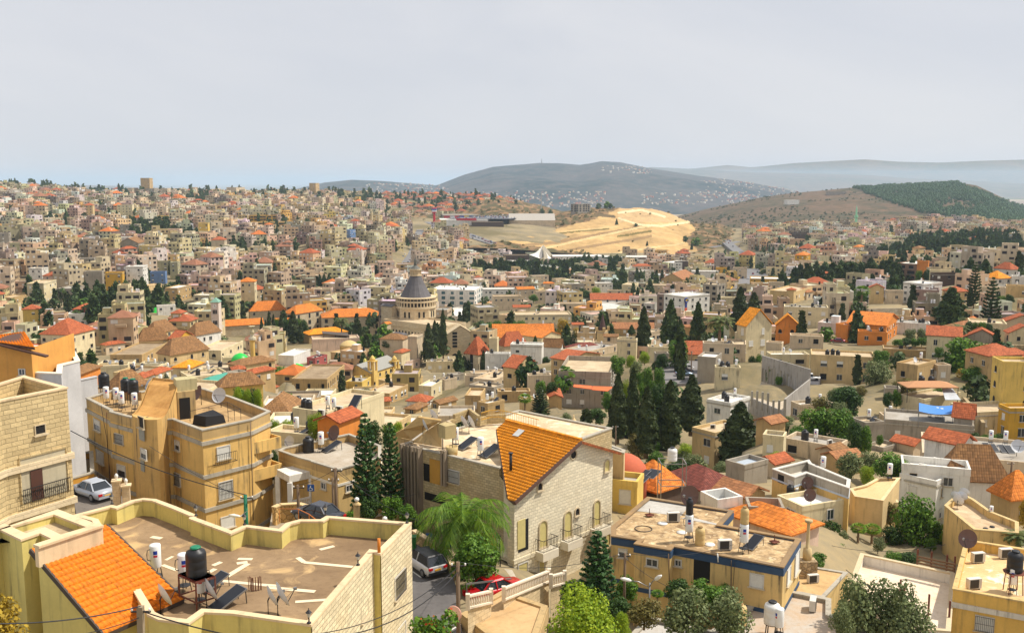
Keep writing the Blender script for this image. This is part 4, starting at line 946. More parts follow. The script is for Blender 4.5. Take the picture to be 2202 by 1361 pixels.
mb=MB(o);dn=Vector((0,0,-.12));mb.poly([p+dn*.3 for p in(LL,EN,RN,RF,FL)][::1]);mb.poly([p+dn*2 for p in(FL,RF,RN,EN,LL)]);
for a,b in((LL,EN),(EN,RN),(FL,LL),(RF,FL)):mb.bar(a+dn,b+dn,.16,.3)
mb.build('verge_board',simple(srgb(96,70,58),.6),t0)
ER=ext(Vector((RU.x,RU.y,zr_+.22))+oh,RN,.6);mb=MB(o);gable_slab(mb,RN,ER,ER+(RF-RN),RF,.22);mb.build('right_roof_slope',tile(srgb(150,84,48)),t0)
mb=MB(o);mb.bar(RN+Vector((0,0,.1)),RF+Vector((0,0,.1)),.3,.2);mb.build('ridge_tiles',mT2,t0)
mb=MB(o);a=onplane(1075,250);b=onplane(1125,265);c=onplane(1070,315);d=onplane(1020,305);N3=nn.normalized()*(1 if nn.z>0 else-1);mb.quad(*[p+N3*.14 for p in(d,c,b,a)]);mb.build('skylight',simple(srgb(190,190,185),.25),t0)
p=onplane(1005,595);mb=MB(o);mb.cyl(tuple(p),.12,1.5,10);mb.cyl(tuple(p+Vector((0,0,1.5))),.2,.08,10);mb.build('flue',mIRON,t0)
F_=(tuple(GL),tuple(GR))
mb=MB(o);p,rz,n2=wallhit(GL,GR,*P(1527,455));ax=n2 .to_3d();mb.lathe(tuple(p-ax*.05),[(.46,0),(.46,.12),(.36,.12),(.36,.0)],18,0,tuple(ax),True,False);rw=mb.build('round_window',mSILL,t0)
mb=MB(o);mb.lathe(tuple(p-ax*.05),[(.36,.06),(.36,.07)],18,0,tuple(ax));mb.build('pane',mDARK,rw)
for bx4,k_ in(((1788,500,1826,595),'archs'),((1230,692,1262,752),'arch'),((1543,905,1573,960),'arch'),((1243,1010,1302,1225),'archs'),((1452,932,1507,1140),'archs'),((1697,842,1748,1040),'archs'),((1800,1112,1832,1230),'archs')):winbox(t0,*F_,*bx4,k_)
for zx0,zx1,yt,yb,y2 in((1230,1358,1212,1225,1300),(1437,1562,1125,1140,1215),(1683,1802,1025,1040,1110)):
 p0,rz,n2=wallhit(GL,GR,*P((zx0+zx1)/2-20,yb));n3=n2 .to_3d();d3=gd.to_3d();p0=p0-Vector((0,0,.1));w=1.9
 bal=thing('tmp',None,None,(0,0,0));bpy.data.objects.remove(bal)
 mb=MB(o);mb.box(tuple(p0+n3*.45-Vector((0,0,.38))),(w,.9,.7),rz);b_=mb.build('balcony',stone(srgb(232,222,200),1.0,.7,.85,.05,.1,.1),t0)
 mb=MB(o);c=[p0-d3*w*.46,p0-d3*w*.46+n3*.84,p0+d3*w*.46+n3*.84,p0+d3*w*.46]
 for a,b in zip(c[:-1],c[1:]):
  n_=max(3,int((b-a).length/.16))
  for k in range(n_+1):q_=a.lerp(b,k/n_);mb.bar(q_,q_+Vector((0,0,1.0)),.025)
  mb.bar(a+Vector((0,0,1)),b+Vector((0,0,1)),.04);mb.bar(a+Vector((0,0,.08)),b+Vector((0,0,.08)),.03)
 mb.build('railing',mIRON,b_)
winbox(t0,*F_,1066,1000,1152,1262,'void',name='loggia');mb=MB(o);p0,rz,n2=wallhit(GL,GR,*P(1092,1120));mb.box(tuple(p0+n2 .to_3d()*.03),(.9,.03,2.4),rz);mb.build('loggia_door',mSHUTB,t0)
S6();mb=MB(o);ya=wallhit(GL,GR,*P(885,745))[0].z;ring(mb,[tuple(GL-gd*.1-gb*.1),tuple(GR+gd*.1-gb*.1),tuple(GR+gb*2),tuple(GL+gb*2)],[tuple(GL+gd*.1+gb*.1),tuple(GR-gd*.1+gb*.1),tuple(GR-gd*.1+gb),tuple(GL+gd*.1+gb)],ya-.35,ya);mb.build('ledge',gst,t0)
winbox(t0,*F_,910,775,985,880,'shutterb',name='garden_door');winbox(t0,*F_,1082,755,1128,850,'shutterb',name='garden_door')
mb=MB(o);bayp=[Vector(PR),Vector(PR)+dv*1.4-bk*.5,Vector(PR)+dv*3.0-bk*.7,GL+gd*.02+gb*.02]
for a,b in zip(bayp[:-1],bayp[1:]):mb.quad((*a,-36),(*b,-36),(*b,zl-.1+.02),(*a,zl+.5))
mb.build('side_bay',stp,t0)
# mid-distance houses
PAINT={'cr':srgb(220,204,164),'be':srgb(208,188,158),'sa':srgb(212,184,134),'gy':srgb(162,152,136),'wh':srgb(226,222,212),'ye':srgb(222,190,104),'pk':srgb(222,194,172),'or':srgb(218,138,66),'br':srgb(140,110,90),'bl':srgb(110,136,176),'st':srgb(206,190,160),'tn':srgb(190,160,112),'dk':srgb(92,76,66),'rd':srgb(168,92,88),'go':srgb(206,160,60),'gr':srgb(178,172,136)}
PNAME={'cr':'cream','be':'beige','sa':'sandy','gy':'grey','wh':'white','ye':'yellow','pk':'pinkish','or':'orange','br':'brown','bl':'blue','st':'pale stone','tn':'tan','dk':'dark brown','rd':'dusky red','go':'golden yellow','gr':'greenish grey'}
ORANGE=srgb(218,128,52);ORANGEB=srgb(240,152,38);BROWNT=srgb(150,110,70);REDT=srgb(180,98,60);MAROON=srgb(128,70,58);TILEBR=srgb(170,116,76)
ROOFT={'o':ORANGE,'O':ORANGEB,'b':BROWNT,'r':REDT,'m':MAROON,'t':TILEBR}
ROOFN={'o':'orange','O':'bright orange','b':'brown','r':'red','m':'maroon','t':'light brown'}
FLATM={'f':slab(srgb(206,186,154),srgb(150,126,96),.3,.55),'g':slab(srgb(176,170,160),srgb(130,116,96),.3,.5),'w':slab(srgb(232,228,220),srgb(190,176,150),.3,.35),'d':slab(srgb(166,146,118),srgb(110,90,66),.3,.6),'u':simple(srgb(176,186,196),.5)}
FOOT=[]
LMK=[]
LATE=[]
NUMW=['','one','two','three','four','five','six','seven','eight','nine','ten']
def lm(ph,zx,zy):LMK.append((ph,*P(zx,zy)))
def sfoot(q,m=1.0):
 cx=sum(p[0]for p in q)/len(q);cy=sum(p[1]for p in q)/len(q);FOOT.append((cx,cy,max(math.hypot(p[0]-cx,p[1]-cy)for p in q)*.8+m));return cx,cy
def solve_len(N,d,px):
 u=(px-1101)/FPX;den=d[0]-u*(d[1]*CF[1]);num=u*(N.y*CF[1]+N.z*CF[2])-N.x
 return num/den if abs(den)>1e-4 else 10
def roof_hip(mb,q,z,rise,oh=.4,m=0,gable=None):
 """q: plan rectangle [near, right, far, left]; hip roof, or a gable with its ridge along side `gable`"""
 q=inset(q,-oh);p=[Vector((*x,z))for x in q];a=(p[1]-p[0]).length;b=(p[3]-p[0]).length
 if gable is None:
  if a>=b:e=b/2/a;r0=(p[0]+p[3])/2;r1=(p[1]+p[2])/2;k=min(.48,e);R0=r0 .lerp(r1,k);R1=r0 .lerp(r1,1-k);tri=((3,0,R0),(1,2,R1));quad=((0,1,R1,R0),(2,3,R0,R1))
  else:e=a/2/b;r0=(p[0]+p[1])/2;r1=(p[3]+p[2])/2;k=min(.48,e);R0=r0 .lerp(r1,k);R1=r0 .lerp(r1,1-k);tri=((0,1,R0),(2,3,R1));quad=((1,2,R1,R0),(3,0,R0,R1))
  R0=R0+Vector((0,0,rise));R1=R1+Vector((0,0,rise))
  rr={0:R0,1:R1}
  for k,(i,j,_)in enumerate(tri):mb.poly([p[i],p[j],rr[k]],m)
  for i,j,x,y in quad:
   mb.poly([p[i],p[j],R1 if(x-Vector((0,0,0))).xy==R1 .xy else R0,R1 if y.xy==R1 .xy else R0],m)
 else:
  i=[(0,1,2,3),(1,2,3,0)][gable];A,B,C,D_=[p[k]for k in i]
  R0=(A+D_)/2+Vector((0,0,rise));R1=(B+C)/2+Vector((0,0,rise));gable_slab(mb,A,B,R1,R0,.2,m);gable_slab(mb,D_,R0,R1,C,.2,m)
 lo=[x-Vector((0,0,.18))for x in p]
 if gable is None:
  mb.poly(lo[::-1],m)
  for i in range(4):j=(i+1)%4;mb.quad(lo[i],lo[j],p[j],p[i],m)
WKINDS=['glass','glass','half','shutter','dark','glass']
def grid_windows(root,A,B,z0,z1,far,kinds=None,sp=3.0,skip=.12,wh=(1.1,1.25),nfl=None,arch=False):
 A=Vector(A[:2]);B=Vector(B[:2]);d=B-A;L=d.length
 if L<2.2:return 0
 nfl=nfl or max(1,round((z1-z0)/3.2));fh=(z1-z0)/nfl;nc=max(1,int((L-.6)/sp));rz=math.atan2(d.y,d.x);d.normalize();c=0
 offs=[rnd.uniform(-.18,.18)for _ in range(nc)]
 for f in range(nfl):
  for k in range(nc):
   if rnd.random()<skip:continue
   t=(k+.5+offs[k])/nc*L;w=wh[0]*rnd.choice([.8,1,1,1.3]);h=wh[1]*rnd.choice([.9,1,1,1.15])
   p=A+d*t;put_window(root,(p.x,p.y,z0+fh*(f+.56)),rz,w,h,'arch' if arch else rnd.choice(kinds or WKINDS),far);c+=1
 return c
HOUSES=[]
def H(L,M,Rr,Tp,Bt,rot,col,roof,label=None,cat='house',name=None,D=None,win_=True,rise=None,arch=False,wk=None,sp=3.0,wh=(1.1,1.25),clutter=None,dep=9,ph=.55,par=None,stain=.5,skip=.12,wallm=None,gx=None,plan=None):
 pxm,pyb=P(M,Bt);_,pyt=P(M,Tp);pxl,pxr=P(L,0)[0],P(Rr,0)[0]
 N=hit(pxm,pyb)if D is None else at_y(pxm,pyb,D)
 a_,b_=max(pxm-pxl,.8),max(pxr-pxm,.8)
 r=min(max(R(rot),math.atan(b_/(2.2*a_))),math.atan(2.2*b_/a_))+math.atan((pxm-1101)/FPX);dl=(-math.cos(r),math.sin(r));dr=(math.sin(r),math.cos(r))
 ll=solve_len(N,dl,pxl)if pxm-pxl>1.2 else dep;lr=solve_len(N,dr,pxr)if pxr-pxm>1.2 else dep
 ll=min(max(ll,3),70);lr=min(max(lr,3),70)
 zt=at_y(pxm,pyt,N.y).z;zg=N.z;zb=zg-7
 q=[(N.x,N.y),(N.x+dr[0]*lr,N.y+dr[1]*lr),(N.x+dr[0]*lr+dl[0]*ll,N.y+dr[1]*lr+dl[1]*ll),(N.x+dl[0]*ll,N.y+dl[1]*ll)]
 if plan:q,zg,zt=plan;N=Vector((q[0][0],q[0][1],zg));zb=zg-7;ll=math.dist(q[0],q[3]);lr=math.dist(q[0],q[1]);pxl,pxm,pxr=0,100,200
 cx,cy=sfoot(q);nm=name or{'f':'flat_roofed_house','h':'tile_roofed_house','g':'gable_roofed_house','s':'shed'}[roof[0]]
 t=thing(nm,label,cat,(cx,cy,zb));o=t.location;far=N.y>125
 wall=wallm or plaster(PAINT[col],stain)if not(col=='st' and wallm is None)else stone(PAINT['st'],.7,.35,.6,.2,.4)
 mb=MB(o);s=Bld();s.q=q;s.root=t;s.zt=zt;s.o=o
 if roof[0]in 'fs':
  zr=zt-ph;mb.prism(q,zb,zr);mb.build('wall',wall,t);inn=inset(q,.22)
  r_=MB(o);a=sum(inn[i][0]*inn[(i+1)%4][1]-inn[(i+1)%4][0]*inn[i][1]for i in range(4));r_.poly([(*p,zr+.02)for p in(inn if a>0 else inn[::-1])]);r_.build('roof',FLATM.get(roof[1:2]or 'f',FLATM['f']),t)
  pa=MB(o);ring(pa,inset(q,-.05),inn,zr-.02,zt);pa.build('parapet',par or wall,t)
  if zt-zg>5 and rnd.random()<.7:lb=MB(o);ring(lb,inset(q,-.12),inset(q,.05),zr-.35,zr-.12);lb.build('ledge',mCONC,t)
  s.zr=zr+.03
 elif roof[0]=='h':
  mb.prism(q,zb,zt);mb.build('wall',wall,t);r_=MB(o);mn=min(ll,lr);roof_hip(r_,q,zt+.2,rise or mn*.27);r_.build('tile_roof',tile(ROOFT[roof[1]],.42,.3),t);s.zr=None
 elif roof[0]=='g':
  g=(0 if lr>=ll else 1)if gx is None else gx;mn=ll if g==0 else lr;rs=rise or mn*.28
  mb.prism(q,zb,zt);
  if g==0:a,b,c,d=q[0],q[3],q[1],q[2]
  else:a,b,c,d=q[0],q[1],q[3],q[2]
  for u,v_ in((a,b),(c,d)):mb.poly([(*u,zt),(*v_,zt),((u[0]+v_[0])/2,(u[1]+v_[1])/2,zt+rs*.96)])
  mb.build('wall',wall,t);r_=MB(o);roof_hip(r_,q,zt+.2,rs,.4,0,g);r_.build('tile_roof',tile(ROOFT[roof[1]],.42,.3),t);s.zr=None
 n=0
 if win_:
  z1=zt-(ph if roof[0]in 'fs' else 0)-.2
  if pxm-pxl>5:n+=grid_windows(t,q[3],q[0],zg,z1,far,wk,sp,skip,wh,None,arch)
  if pxr-pxm>5:n+=grid_windows(t,q[0],q[1],zg,z1,far,wk,sp,skip,wh,None,arch)
 st_=max(1,round((zt-zg)/3.2));s.D=N.y
 s.short=f"{PNAME[col]} {'flat' if roof[0] in 'fs' else ROOFN[roof[1]] + ' tiled'}"
 if not label:LATE.append((t,f"{PNAME[col]} {NUMW[min(st_, 10)]}-storey house{'' if roof[0] in 'fs' else ' with ' + ROOFN[roof[1]] + ' roof'}"))
 s.clut=clutter if clutter is not None else(roof[0]=='f' and s.D<420);HOUSES.append(s);return s
def clutter_all():
 for s in HOUSES:
  if not s.clut or s.zr is None:continue
  k=s.clut if not isinstance(s.clut,bool)else rnd.choice([1,2,2,3,3])
  q=[Vector(p)for p in s.q];used=[]
  for _ in range(int(k)):
   for tr in range(12):
    u,v_=rnd.uniform(.15,.85),rnd.uniform(.2,.85);p=q[0].lerp(q[1],u)+(q[3]-q[0])*v_
    if all((p-w).length>1.8 for w in used):break
   used.append(p);kind=rnd.choice(['b','b','b','t','t','d','a'])
   pr_,nm={'b':(pBOIL,'white water boiler'),'t':(pTANK,'black water tank'),'d':(pDISH,'satellite dish'),'a':(pAC,'air conditioner')}[kind]
   o=dup(pr_,(p.x,p.y,s.zr),rnd.uniform(-.9,.6)if kind!='d' else rnd.uniform(-.8,2.2),None,None,1.1 if kind in 'bt' else 1.0);LATE.append((o,f"{nm} on {s.short} roof"))
   if kind=='b' and rnd.random()<.7:
    p2=p+Vector((.9,.3));o=dup(pPANEL,(p2 .x,p2 .y,s.zr),rnd.uniform(-.9,-.3),None,None,.8);LATE.append((o,f"solar panel on {s.short} roof"))
Zc=lambda:org(560,600);Zd=lambda:org(1000,560);Ze=lambda:org(1400,560);Zf=lambda:org(1642,380);Zg=lambda:org(1642,700)
# right foreground, Z7 and Z8
S7();bt=plaster(srgb(216,184,122),.9);trim=simple(srgb(52,76,104),.7)
h=fb('blue_trimmed_house','yellow house with a peeling dark blue edge round its shabby flat roof','house',[(60,545),(285,578),(250,610),(550,662),(578,632),(1495,806),(1640,570),(975,452),(1078,335),(360,220),(60,470)],-28.0,.22,-40,bt,slab(srgb(206,176,132),srgb(104,80,58),1.1,.8,srgb(224,204,166)),slab(srgb(160,130,92)),.3,ch=.1,parap=trim)
BH=h;band(h,h.zr,.5,.05,trim,'roof_edge');band(h,h.zr-3.3,.35,.05,trim,'base_trim');q=h.q
for bx4,f_,k_ in(((118,655,190,730),(q[0],q[1]),'half'),((350,740,447,800),(q[2],q[3]),'glass'),((594,745,640,800),(q[4],q[5]),'glass'),((1218,868,1330,975),(q[4],q[5]),'shutter'),((745,755,882,930),(q[4],q[5]),'void'),((1590,690,1622,850),(q[5],q[6]),'shutter'),((1523,820,1550,940),(q[5],q[6]),'shutter')):winbox(h.root,*f_,*bx4,k_,name='window' if k_!='void' else 'doorway')
sfoot(h.q);zf=h.zr+.03
mb=MB(h.o);mb.poly([zz(*p,zf+.01)for p in((235,335),(360,232),(720,285),(640,380))][::-1]);mb.poly([zz(*p,zf+.012)for p in((640,400),(960,460),(975,452),(700,385))][::-1]);mb.build('grey_roof_sheet',slab(srgb(188,184,176),srgb(150,136,116),.5,.4),h.root)
for x,y,pr_,lb,rz_,s_ in((704,595,pBOIL,'white boiler with black tank on top, middle of the blue trimmed roof',.4,1.15),(1162,690,pBOIL,'white boiler with beige tank on top, right on the blue trimmed roof',.4,1.2),(1245,640,pPANEL,'solar panel beside the beige tank on the blue trimmed roof',-.8,.9),(575,430,pAC,'air conditioner at the back of the blue trimmed roof',.1,1.15),(1005,665,pAC,'air conditioner at the front edge of the blue trimmed roof',.1,1.15),(730,345,pDISHB,'big brown dish at the back of the blue trimmed roof',-.8,1.5)):roofput(pr_,x,y,zf,lb,rz_,s_)
p=zz(704,595,zf);dup(pTANK,p+Vector((0,0,2.25)),0,'black tank standing on a white boiler on the blue trimmed roof',None,(.55,.55,.9))
p=zz(1162,690,zf);dup(pTANKY,p+Vector((0,0,2.35)),0,'beige tank standing on a white boiler on the blue trimmed roof',None,(.62,.62,.9));dup(pTANKY,zz(797,620,zf),0,'beige round tank standing on the blue trimmed roof',None,(.75,.75,1.0))
for x,y,lb in((375,385,'back left'),(1420,610,'far right')):
 p=zz(x,y,zf);mb=MB();mb.bar(p,p+Vector((0,0,.7)),.05);mb.box(tuple(p+Vector((0,0,.15))),(.6,.6,.06),.4);mb.bar(p-Vector((.4,0,-.2)),p+Vector((.4,0,.2)),.04);tag(mb.build('antenna_foot',mRUST),f'rusty antenna foot at the {lb} of the blue trimmed roof','antenna foot')
for x,y,lb in((485,445,'left'),(645,520,'middle'),(880,622,'right')):
 mb=MB();mb.lathe(zz(x,y,zf),[(.42,0),(.42,.05),(.05,.07)],14);tag(mb.build('roof_disc',mWHITE),f'{lb} white disc lying on the blue trimmed roof','disc')
mb=MB();c_=zz(325,490,zf);mb.tube([c_+Vector((.7*math.cos(t),.7*math.sin(t),.03))for t in np.linspace(0,6.28,17)],.035,5);tag(mb.build('hose_loop',mIRON),'dark hose loop lying on the blue trimmed roof','hose')
t=thing('potted_shrub','potted green shrub in the doorway of the blue trimmed house','pot plant',zz(790,930,-31.3));POT=t
h2=H(1010,1545,1790,545,640,36,'pk','ho','low pink house with a broad orange hipped roof behind the blue trimmed house',D=88,rise=1.3,win_=False,clutter=False)
t=thing('stone_column','tall stone chimney column on a square base right of the blue trimmed house','column',zz(1690,830,-31.8));o=t.location;mb=MB(o);mb.prism([(o.x-.7,o.y-.6),(o.x+.7,o.y-.6),(o.x+.7,o.y+.6),(o.x-.7,o.y+.6)],o.z-5,o.z+.9);mb.build('base',rubble(srgb(196,170,130)),t)
mb=MB(o);mb.lathe((o.x,o.y,o.z+.9),[(.36,0),(.38,.5),(.33,.95),(.16,1.0),(.13,3.0),(.17,3.1),(.32,3.2),(.32,3.4)],14);mb.build('shaft',plaster(srgb(200,176,130),.6),t)
h=fb('flat_extension','low flat sandy roof with an air conditioner, right of the blue trimmed house','house',[(1480,990),(1830,1060),(2030,850),(1660,790)],-32.2,.12,-42,bt,slab(srgb(206,172,122),srgb(160,126,84),.4,.5),mCONC,.2);sfoot(h.q);roofput(pAC,1742,940,h.zr,'air conditioner on the low sandy roof',.2,1.0)
h=fb('grey_roof_house','house with weathered grey roof, white tank and rough block parapet at the bottom','house',[(700,1460),(1440,980),(1890,1070),(1890,1200),(2178,1330),(2178,1500)],-31.5,.35,-42,plaster(srgb(196,180,150),.7),slab(srgb(184,178,168),srgb(190,146,92),.35,.6),mCONC,.3,parap=mCONC);sfoot(h.q);zf=h.zr+.03
def legstand(p,hgt,w,label,mat=mIRON):
 t=thing('tank_stand',label,'stand',p);mb=MB(p);mb.lathe(tuple(p+Vector((0,0,hgt-.05))),[(w,0),(w,.05)],10);mb.build('platform',mat,t)
 for k in range(4):
  a=k*1.57+.7;l_=MB(p);l_.bar(p+Vector((w*.9*math.cos(a),w*.9*math.sin(a),0)),p+Vector((w*.75*math.cos(a),w*.75*math.sin(a),hgt)),.06);l_.build('leg',mat,t)
 return t
p=zz(1395,1375,zf);legstand(p,.9,.55,'dark iron stand under the white tank at the bottom');dup(pTANKW,p+Vector((0,0,.9)),.3,'white plastic water tank with black lid at the bottom of the photo',None,1.1)
p=zz(1115,1390,zf);legstand(p,.9,.5,'yellow iron stand under the beige tank at the bottom',simple(srgb(210,160,40),.6));dup(pTANKY,p+Vector((0,0,.9)),.3,'beige round water tank on a yellow stand at the bottom',None,1.1)
roofput(pBOIL,1455,1400,zf,'white boiler behind the white plastic tank at the bottom',-.6,1.15);roofput(pAC,1740,1165,zf,'air conditioner with a rusty top on the weathered grey roof',1.2,1.25)
h=fb('low_grey_roof_house','low house with pale grey sheet roof and broken parapet at the bottom edge','house',[(190,1400),(365,1215),(960,1350),(1000,1500),(190,1500)],-30.6,.3,-42,plaster(srgb(190,176,146),.7),slab(srgb(196,192,186),srgb(150,130,104),.4,.4),mCONC,.25,parap=mCONC);sfoot(h.q)
S6();h=fb('rubble_walled_house','low flat-roofed building with a rubble stone wall below the balustrade stair','house',[(440,1195),(780,1005),(1150,1130),(1060,1400),(700,1400)],-27.6,.15,-40,rubble(srgb(214,184,132),2.2),slab(srgb(206,172,126),srgb(168,134,92),.3,.6),plaster(srgb(190,162,116),.4),.3,ch=.13);band(h,h.zr,.9,.12,plaster(srgb(190,162,116),.4),'roof_edge');sfoot(h.q)
S8();h=fb('white_terrace_house','white walled terrace with an empty pale floor, right of the grey roof','terrace',[(735,905),(815,690),(1595,855),(1560,1340),(1050,1300)],-33.0,1.0,-45,plaster(srgb(226,218,204),.5),slab(srgb(232,216,194),srgb(196,160,116),.25,.35),simple(srgb(206,186,150),.8),.25);sfoot(h.q);zf=h.zr
for zx,lb in((1280,'left'),(1395,'second'),(1525,'third'),(1590,'right')):
 p=zz(zx,850+(zx-1280)*.2,-34.0);mb=MB();mb.bar(p,p+Vector((0,0,2.1)),.12);tag(mb.build('rusty_post',mRUST),f'{lb} rusty post of the back row on the white terrace','post')
for zx,zy,lb in((1135,1140,'first'),(1167,1185,'second'),(1372,1270,'third'),(1545,1330,'fourth')):
 p=zz(zx,zy,-34.0);mb=MB();mb.bar(p,p+Vector((0,0,2.3)),.12);tag(mb.build('rusty_post',mRUST),f'{lb} rusty post of the front row on the white terrace','post')
p,q_=zz(1280,770,-32.6),zz(1600,840,-32.6);mb=MB();[mb.bar(p+Vector((0,0,k*.28)),q_+Vector((0,0,k*.28)),.05,.16)for k in range(3)];tag(mb.build('plank_fence',mWOOD),'grey weathered plank fence on the white terrace wall','fence')
h=fb('corner_house','ochre house with flaky white roof and a black tank at the bottom right corner','house',[(1585,985),(1690,575),(2500,700),(2500,1150)],-31.6,.9,-46,plaster(srgb(222,180,96),.5),slab(srgb(222,190,140),srgb(190,150,100),.4,.4,srgb(238,230,214)),plaster(srgb(208,178,120),.6),.25);sfoot(h.q);band(h,h.zr-.2,.4,.15,plaster(srgb(214,206,190),.9));zf=h.zr+.03;F_=(h.q[0],h.q[3])
winbox(h.root,*F_,1768,1220,1930,1345,'grille')
p=zz(2085,1020,zf);legstand(p,1.75,.85,'square rusty stand under the black tank at the bottom right',mRUST);dup(pTANK,p+Vector((0,0,1.78)),0,'black water tank on a rusty stand at the bottom right',None,1.15);roofput(pBOIL,2075,1030,zf,'white boiler under the black tank at the bottom right',0,1.1)
for x,y,lb,r_ in((1790,770,'air conditioner at the back left of the bottom right roof',.2),(2022,735,'white air conditioner with round fan at the bottom right',.1),(1755,990,'air conditioner at the front parapet of the bottom right roof',.2)):roofput(pAC,x,y,zf,lb,r_,1.25)
roofput(pDISHB,1715,690,zf+.9,'large rust brown dish on the left corner of the bottom right house',-.9,1.35)
S8()
h=fb('curved_terrace_house','beige house with a curved parapet and littered roof terrace near the right edge','house',[(1515,290),(1640,180),(1760,240),(1900,340),(2130,430),(2130,520),(1760,490)],-34.5,.8,-50,bt,slab(srgb(214,190,156),srgb(150,122,90),.5,.6),plaster(srgb(206,180,130),.5),.25);sfoot(h.q);zf=h.zr
for x,y,lb in((1598,290,'first'),(1618,325,'second'),(1650,290,'third'),(1670,260,'fourth')):roofput(pDISH,x,y,zf,f'{lb} white dish along the curved parapet at right',2.4,1.0)
roofput(pBOIL,1900,400,zf,'white boiler on the littered curved terrace',0,.7)
for x,y,lb in((1850,585,'left'),(1905,570,'right')):roofput(pTANK,x,y,-36.5,f'{lb} black tank below the curved terrace',0,.9)
mb=MB();mb.lathe(zz(1862,365,zf),[(.2,0),(.38,.0),(.4,.12),(.38,.22),(.2,.22)],14);tag(mb.build('discarded_tyre',mBLACK),'black tyre lying on the littered curved terrace','tyre')
H(1890,2060,2300,255,430,50,'tn','ho','tan house with an orange hipped roof beside the curved terrace',D=112,rise=3.0)
H(1120,1424,1700,90,480,20,'wh','ft','white three-storey house beside the big green tree in the right gully',D=118,clutter=False);
H(1430,1500,2030,88,330,8,'wh','hb','white house with a wide brown hipped roof at right',D=122,rise=4.4,win_=False)
h=fb('canopy_house','beige roof terrace house above a maroon canopy in the right gully','house',[(725,150),(850,120),(960,60),(1140,60),(1000,250),(765,215)],-35.6,.3,-50,plaster(srgb(216,188,138),.4),slab(srgb(216,188,140),srgb(190,156,106),.3,.4),plaster(srgb(222,196,150),.3),.25);sfoot(h.q);roofput(pBOIL,1052,85,h.zr,'white boiler on the beige roof above the maroon canopy',0,1.1)
t=thing('maroon_canopy','maroon sloping canopy roof on wooden posts in the right gully','canopy',zz(880,330,-37));a,b,c,d=[zz(*p,z_)for p,z_ in(((720,285),-38.2),((1030,365),-38.2),((1060,255),-37.0),((745,250),-37.0))];mb=MB(t.location);gable_slab(mb,a,b,c,d,.12);mb.build('roof',simple(srgb(140,76,66),.8),t)
for p in(a,b,a.lerp(b,.5)):mb=MB(t.location);mb.bar(p-Vector((0,0,.15)),p-Vector((0,0,3)),.15);mb.build('post',mWOOD,t)
mb=MB(t.location);mb.bar(a-Vector((0,0,2)),b-Vector((0,0,2)),.08,.9);mb.build('balustrade',mWOOD,t);mb=MB(t.location);mb.quad(d-Vector((0,0,4)),c-Vector((0,0,4)),c,d);mb.build('back_wall',plaster(srgb(200,176,136),.5),t)
H(110,318,672,300,470,50,'cr','fw','cream two-storey house with white roof, dishes and a small tiled awning',D=100,clutter=0)
a=HOUSES[-1];
for x,y,pr_,lb,rz_,s_ in((222,205,pTANK,'black tank on the white roof with the brown dishes',0,.8),(278,195,pAC,'grey air conditioner on the white roof with the brown dishes',1.2,.9),(378,215,pAC,'white air conditioner among the brown dishes',.3,1.0),(375,185,pDISHB,'back brown dish on the white roof of the awning house',-.8,1.2),(395,290,pDISHB,'front brown dish on the white roof of the awning house',-.8,1.2)):roofput(pr_,x,y,a.zr,lb,rz_,s_)
p0,p1,p2,p3=[zz(*p,z_)for p,z_ in(((420,350),-35.9),((490,385),-36.9),((680,315),-36.9),((615,275),-35.9))];t=thing('tiled_awning','red brown tiled awning on the wall of the dish covered house','awning',p1);mb=MB(t.location);gable_slab(mb,p0,p1,p2,p3,.15);mb.build('tile_roof',tile(srgb(170,100,66),.4,.3),t)
h=fb('stepped_parapet_house','yellow house with a grey block parapet stepping in plan, right of centre foreground','house',[(75,-15),(260,55),(360,20),(715,145),(725,75),(400,-60),(380,-90)],-33.0,1.1,-48,plaster(srgb(222,184,112),.4),slab(srgb(200,196,188),srgb(206,176,130),.4,.4),simple(srgb(206,200,190),.8),.3,parap=mCONC);sfoot(h.q);roofput(pBOIL,495,30,h.zr,'white boiler on the roof with grey block parapet',0,1.1);q=h.q;winbox(h.root,q[0],q[1],205,90,250,125,'shutter');winbox(h.root,q[0],q[1],120,35,170,110,'void');band(h,h.zr+.05,.2,.05,simple(srgb(190,200,210),.7))
S7();H(500,825,1110,180,290,48,'gy','hm','grey block house with a large maroon hipped roof beyond the blue trimmed house',D=108,rise=1.7)
H(165,430,640,190,330,40,'dk','ho','dark house with bright orange tiles and solar panels beside the gable house',D=100,rise=2.6,win_=False)
for x,y,lb in((310,45,'left'),(398,45,'right'),(300,95,'lower')):
 o=dup(pPANEL,zz(x,y,-30.6),-.6,f'{lb} grey solar panel on the bright orange roof',None,(1.3,1.1,.5))
H(115,270,285,95,330,18,'ye','fg','narrow yellow tower house with an air conditioner beside the gable house',D=92,clutter=0)
S7();t=thing('steel_platform','steel frame platform with tanks beside the orange tiled roof','platform',zz(560,190,-30));o=t.location
for dx,dy in((-1,-1),(1,-1),(1,1),(-1,1)):mb=MB(o);mb.bar(o+Vector((dx*1.2,dy*1.0,-2)),o+Vector((dx*1.2,dy*1.0,3.2)),.09);mb.build('leg',mSTEEL,t)
mb=MB(o);[mb.bar(o+Vector((-1.2,y,z)),o+Vector((1.2,y,z)),.07)for y in(-1,1)for z in(1,3.2)];[mb.bar(o+Vector((x,-1,z)),o+Vector((x,1,z)),.07)for x in(-1.2,1.2)for z in(1,3.2)];mb.build('frame',mSTEEL,t)
dup(pTANKW,o+Vector((0,0,3.25)),0,'white tank on the steel platform beside the orange tiled roof',None,.9)
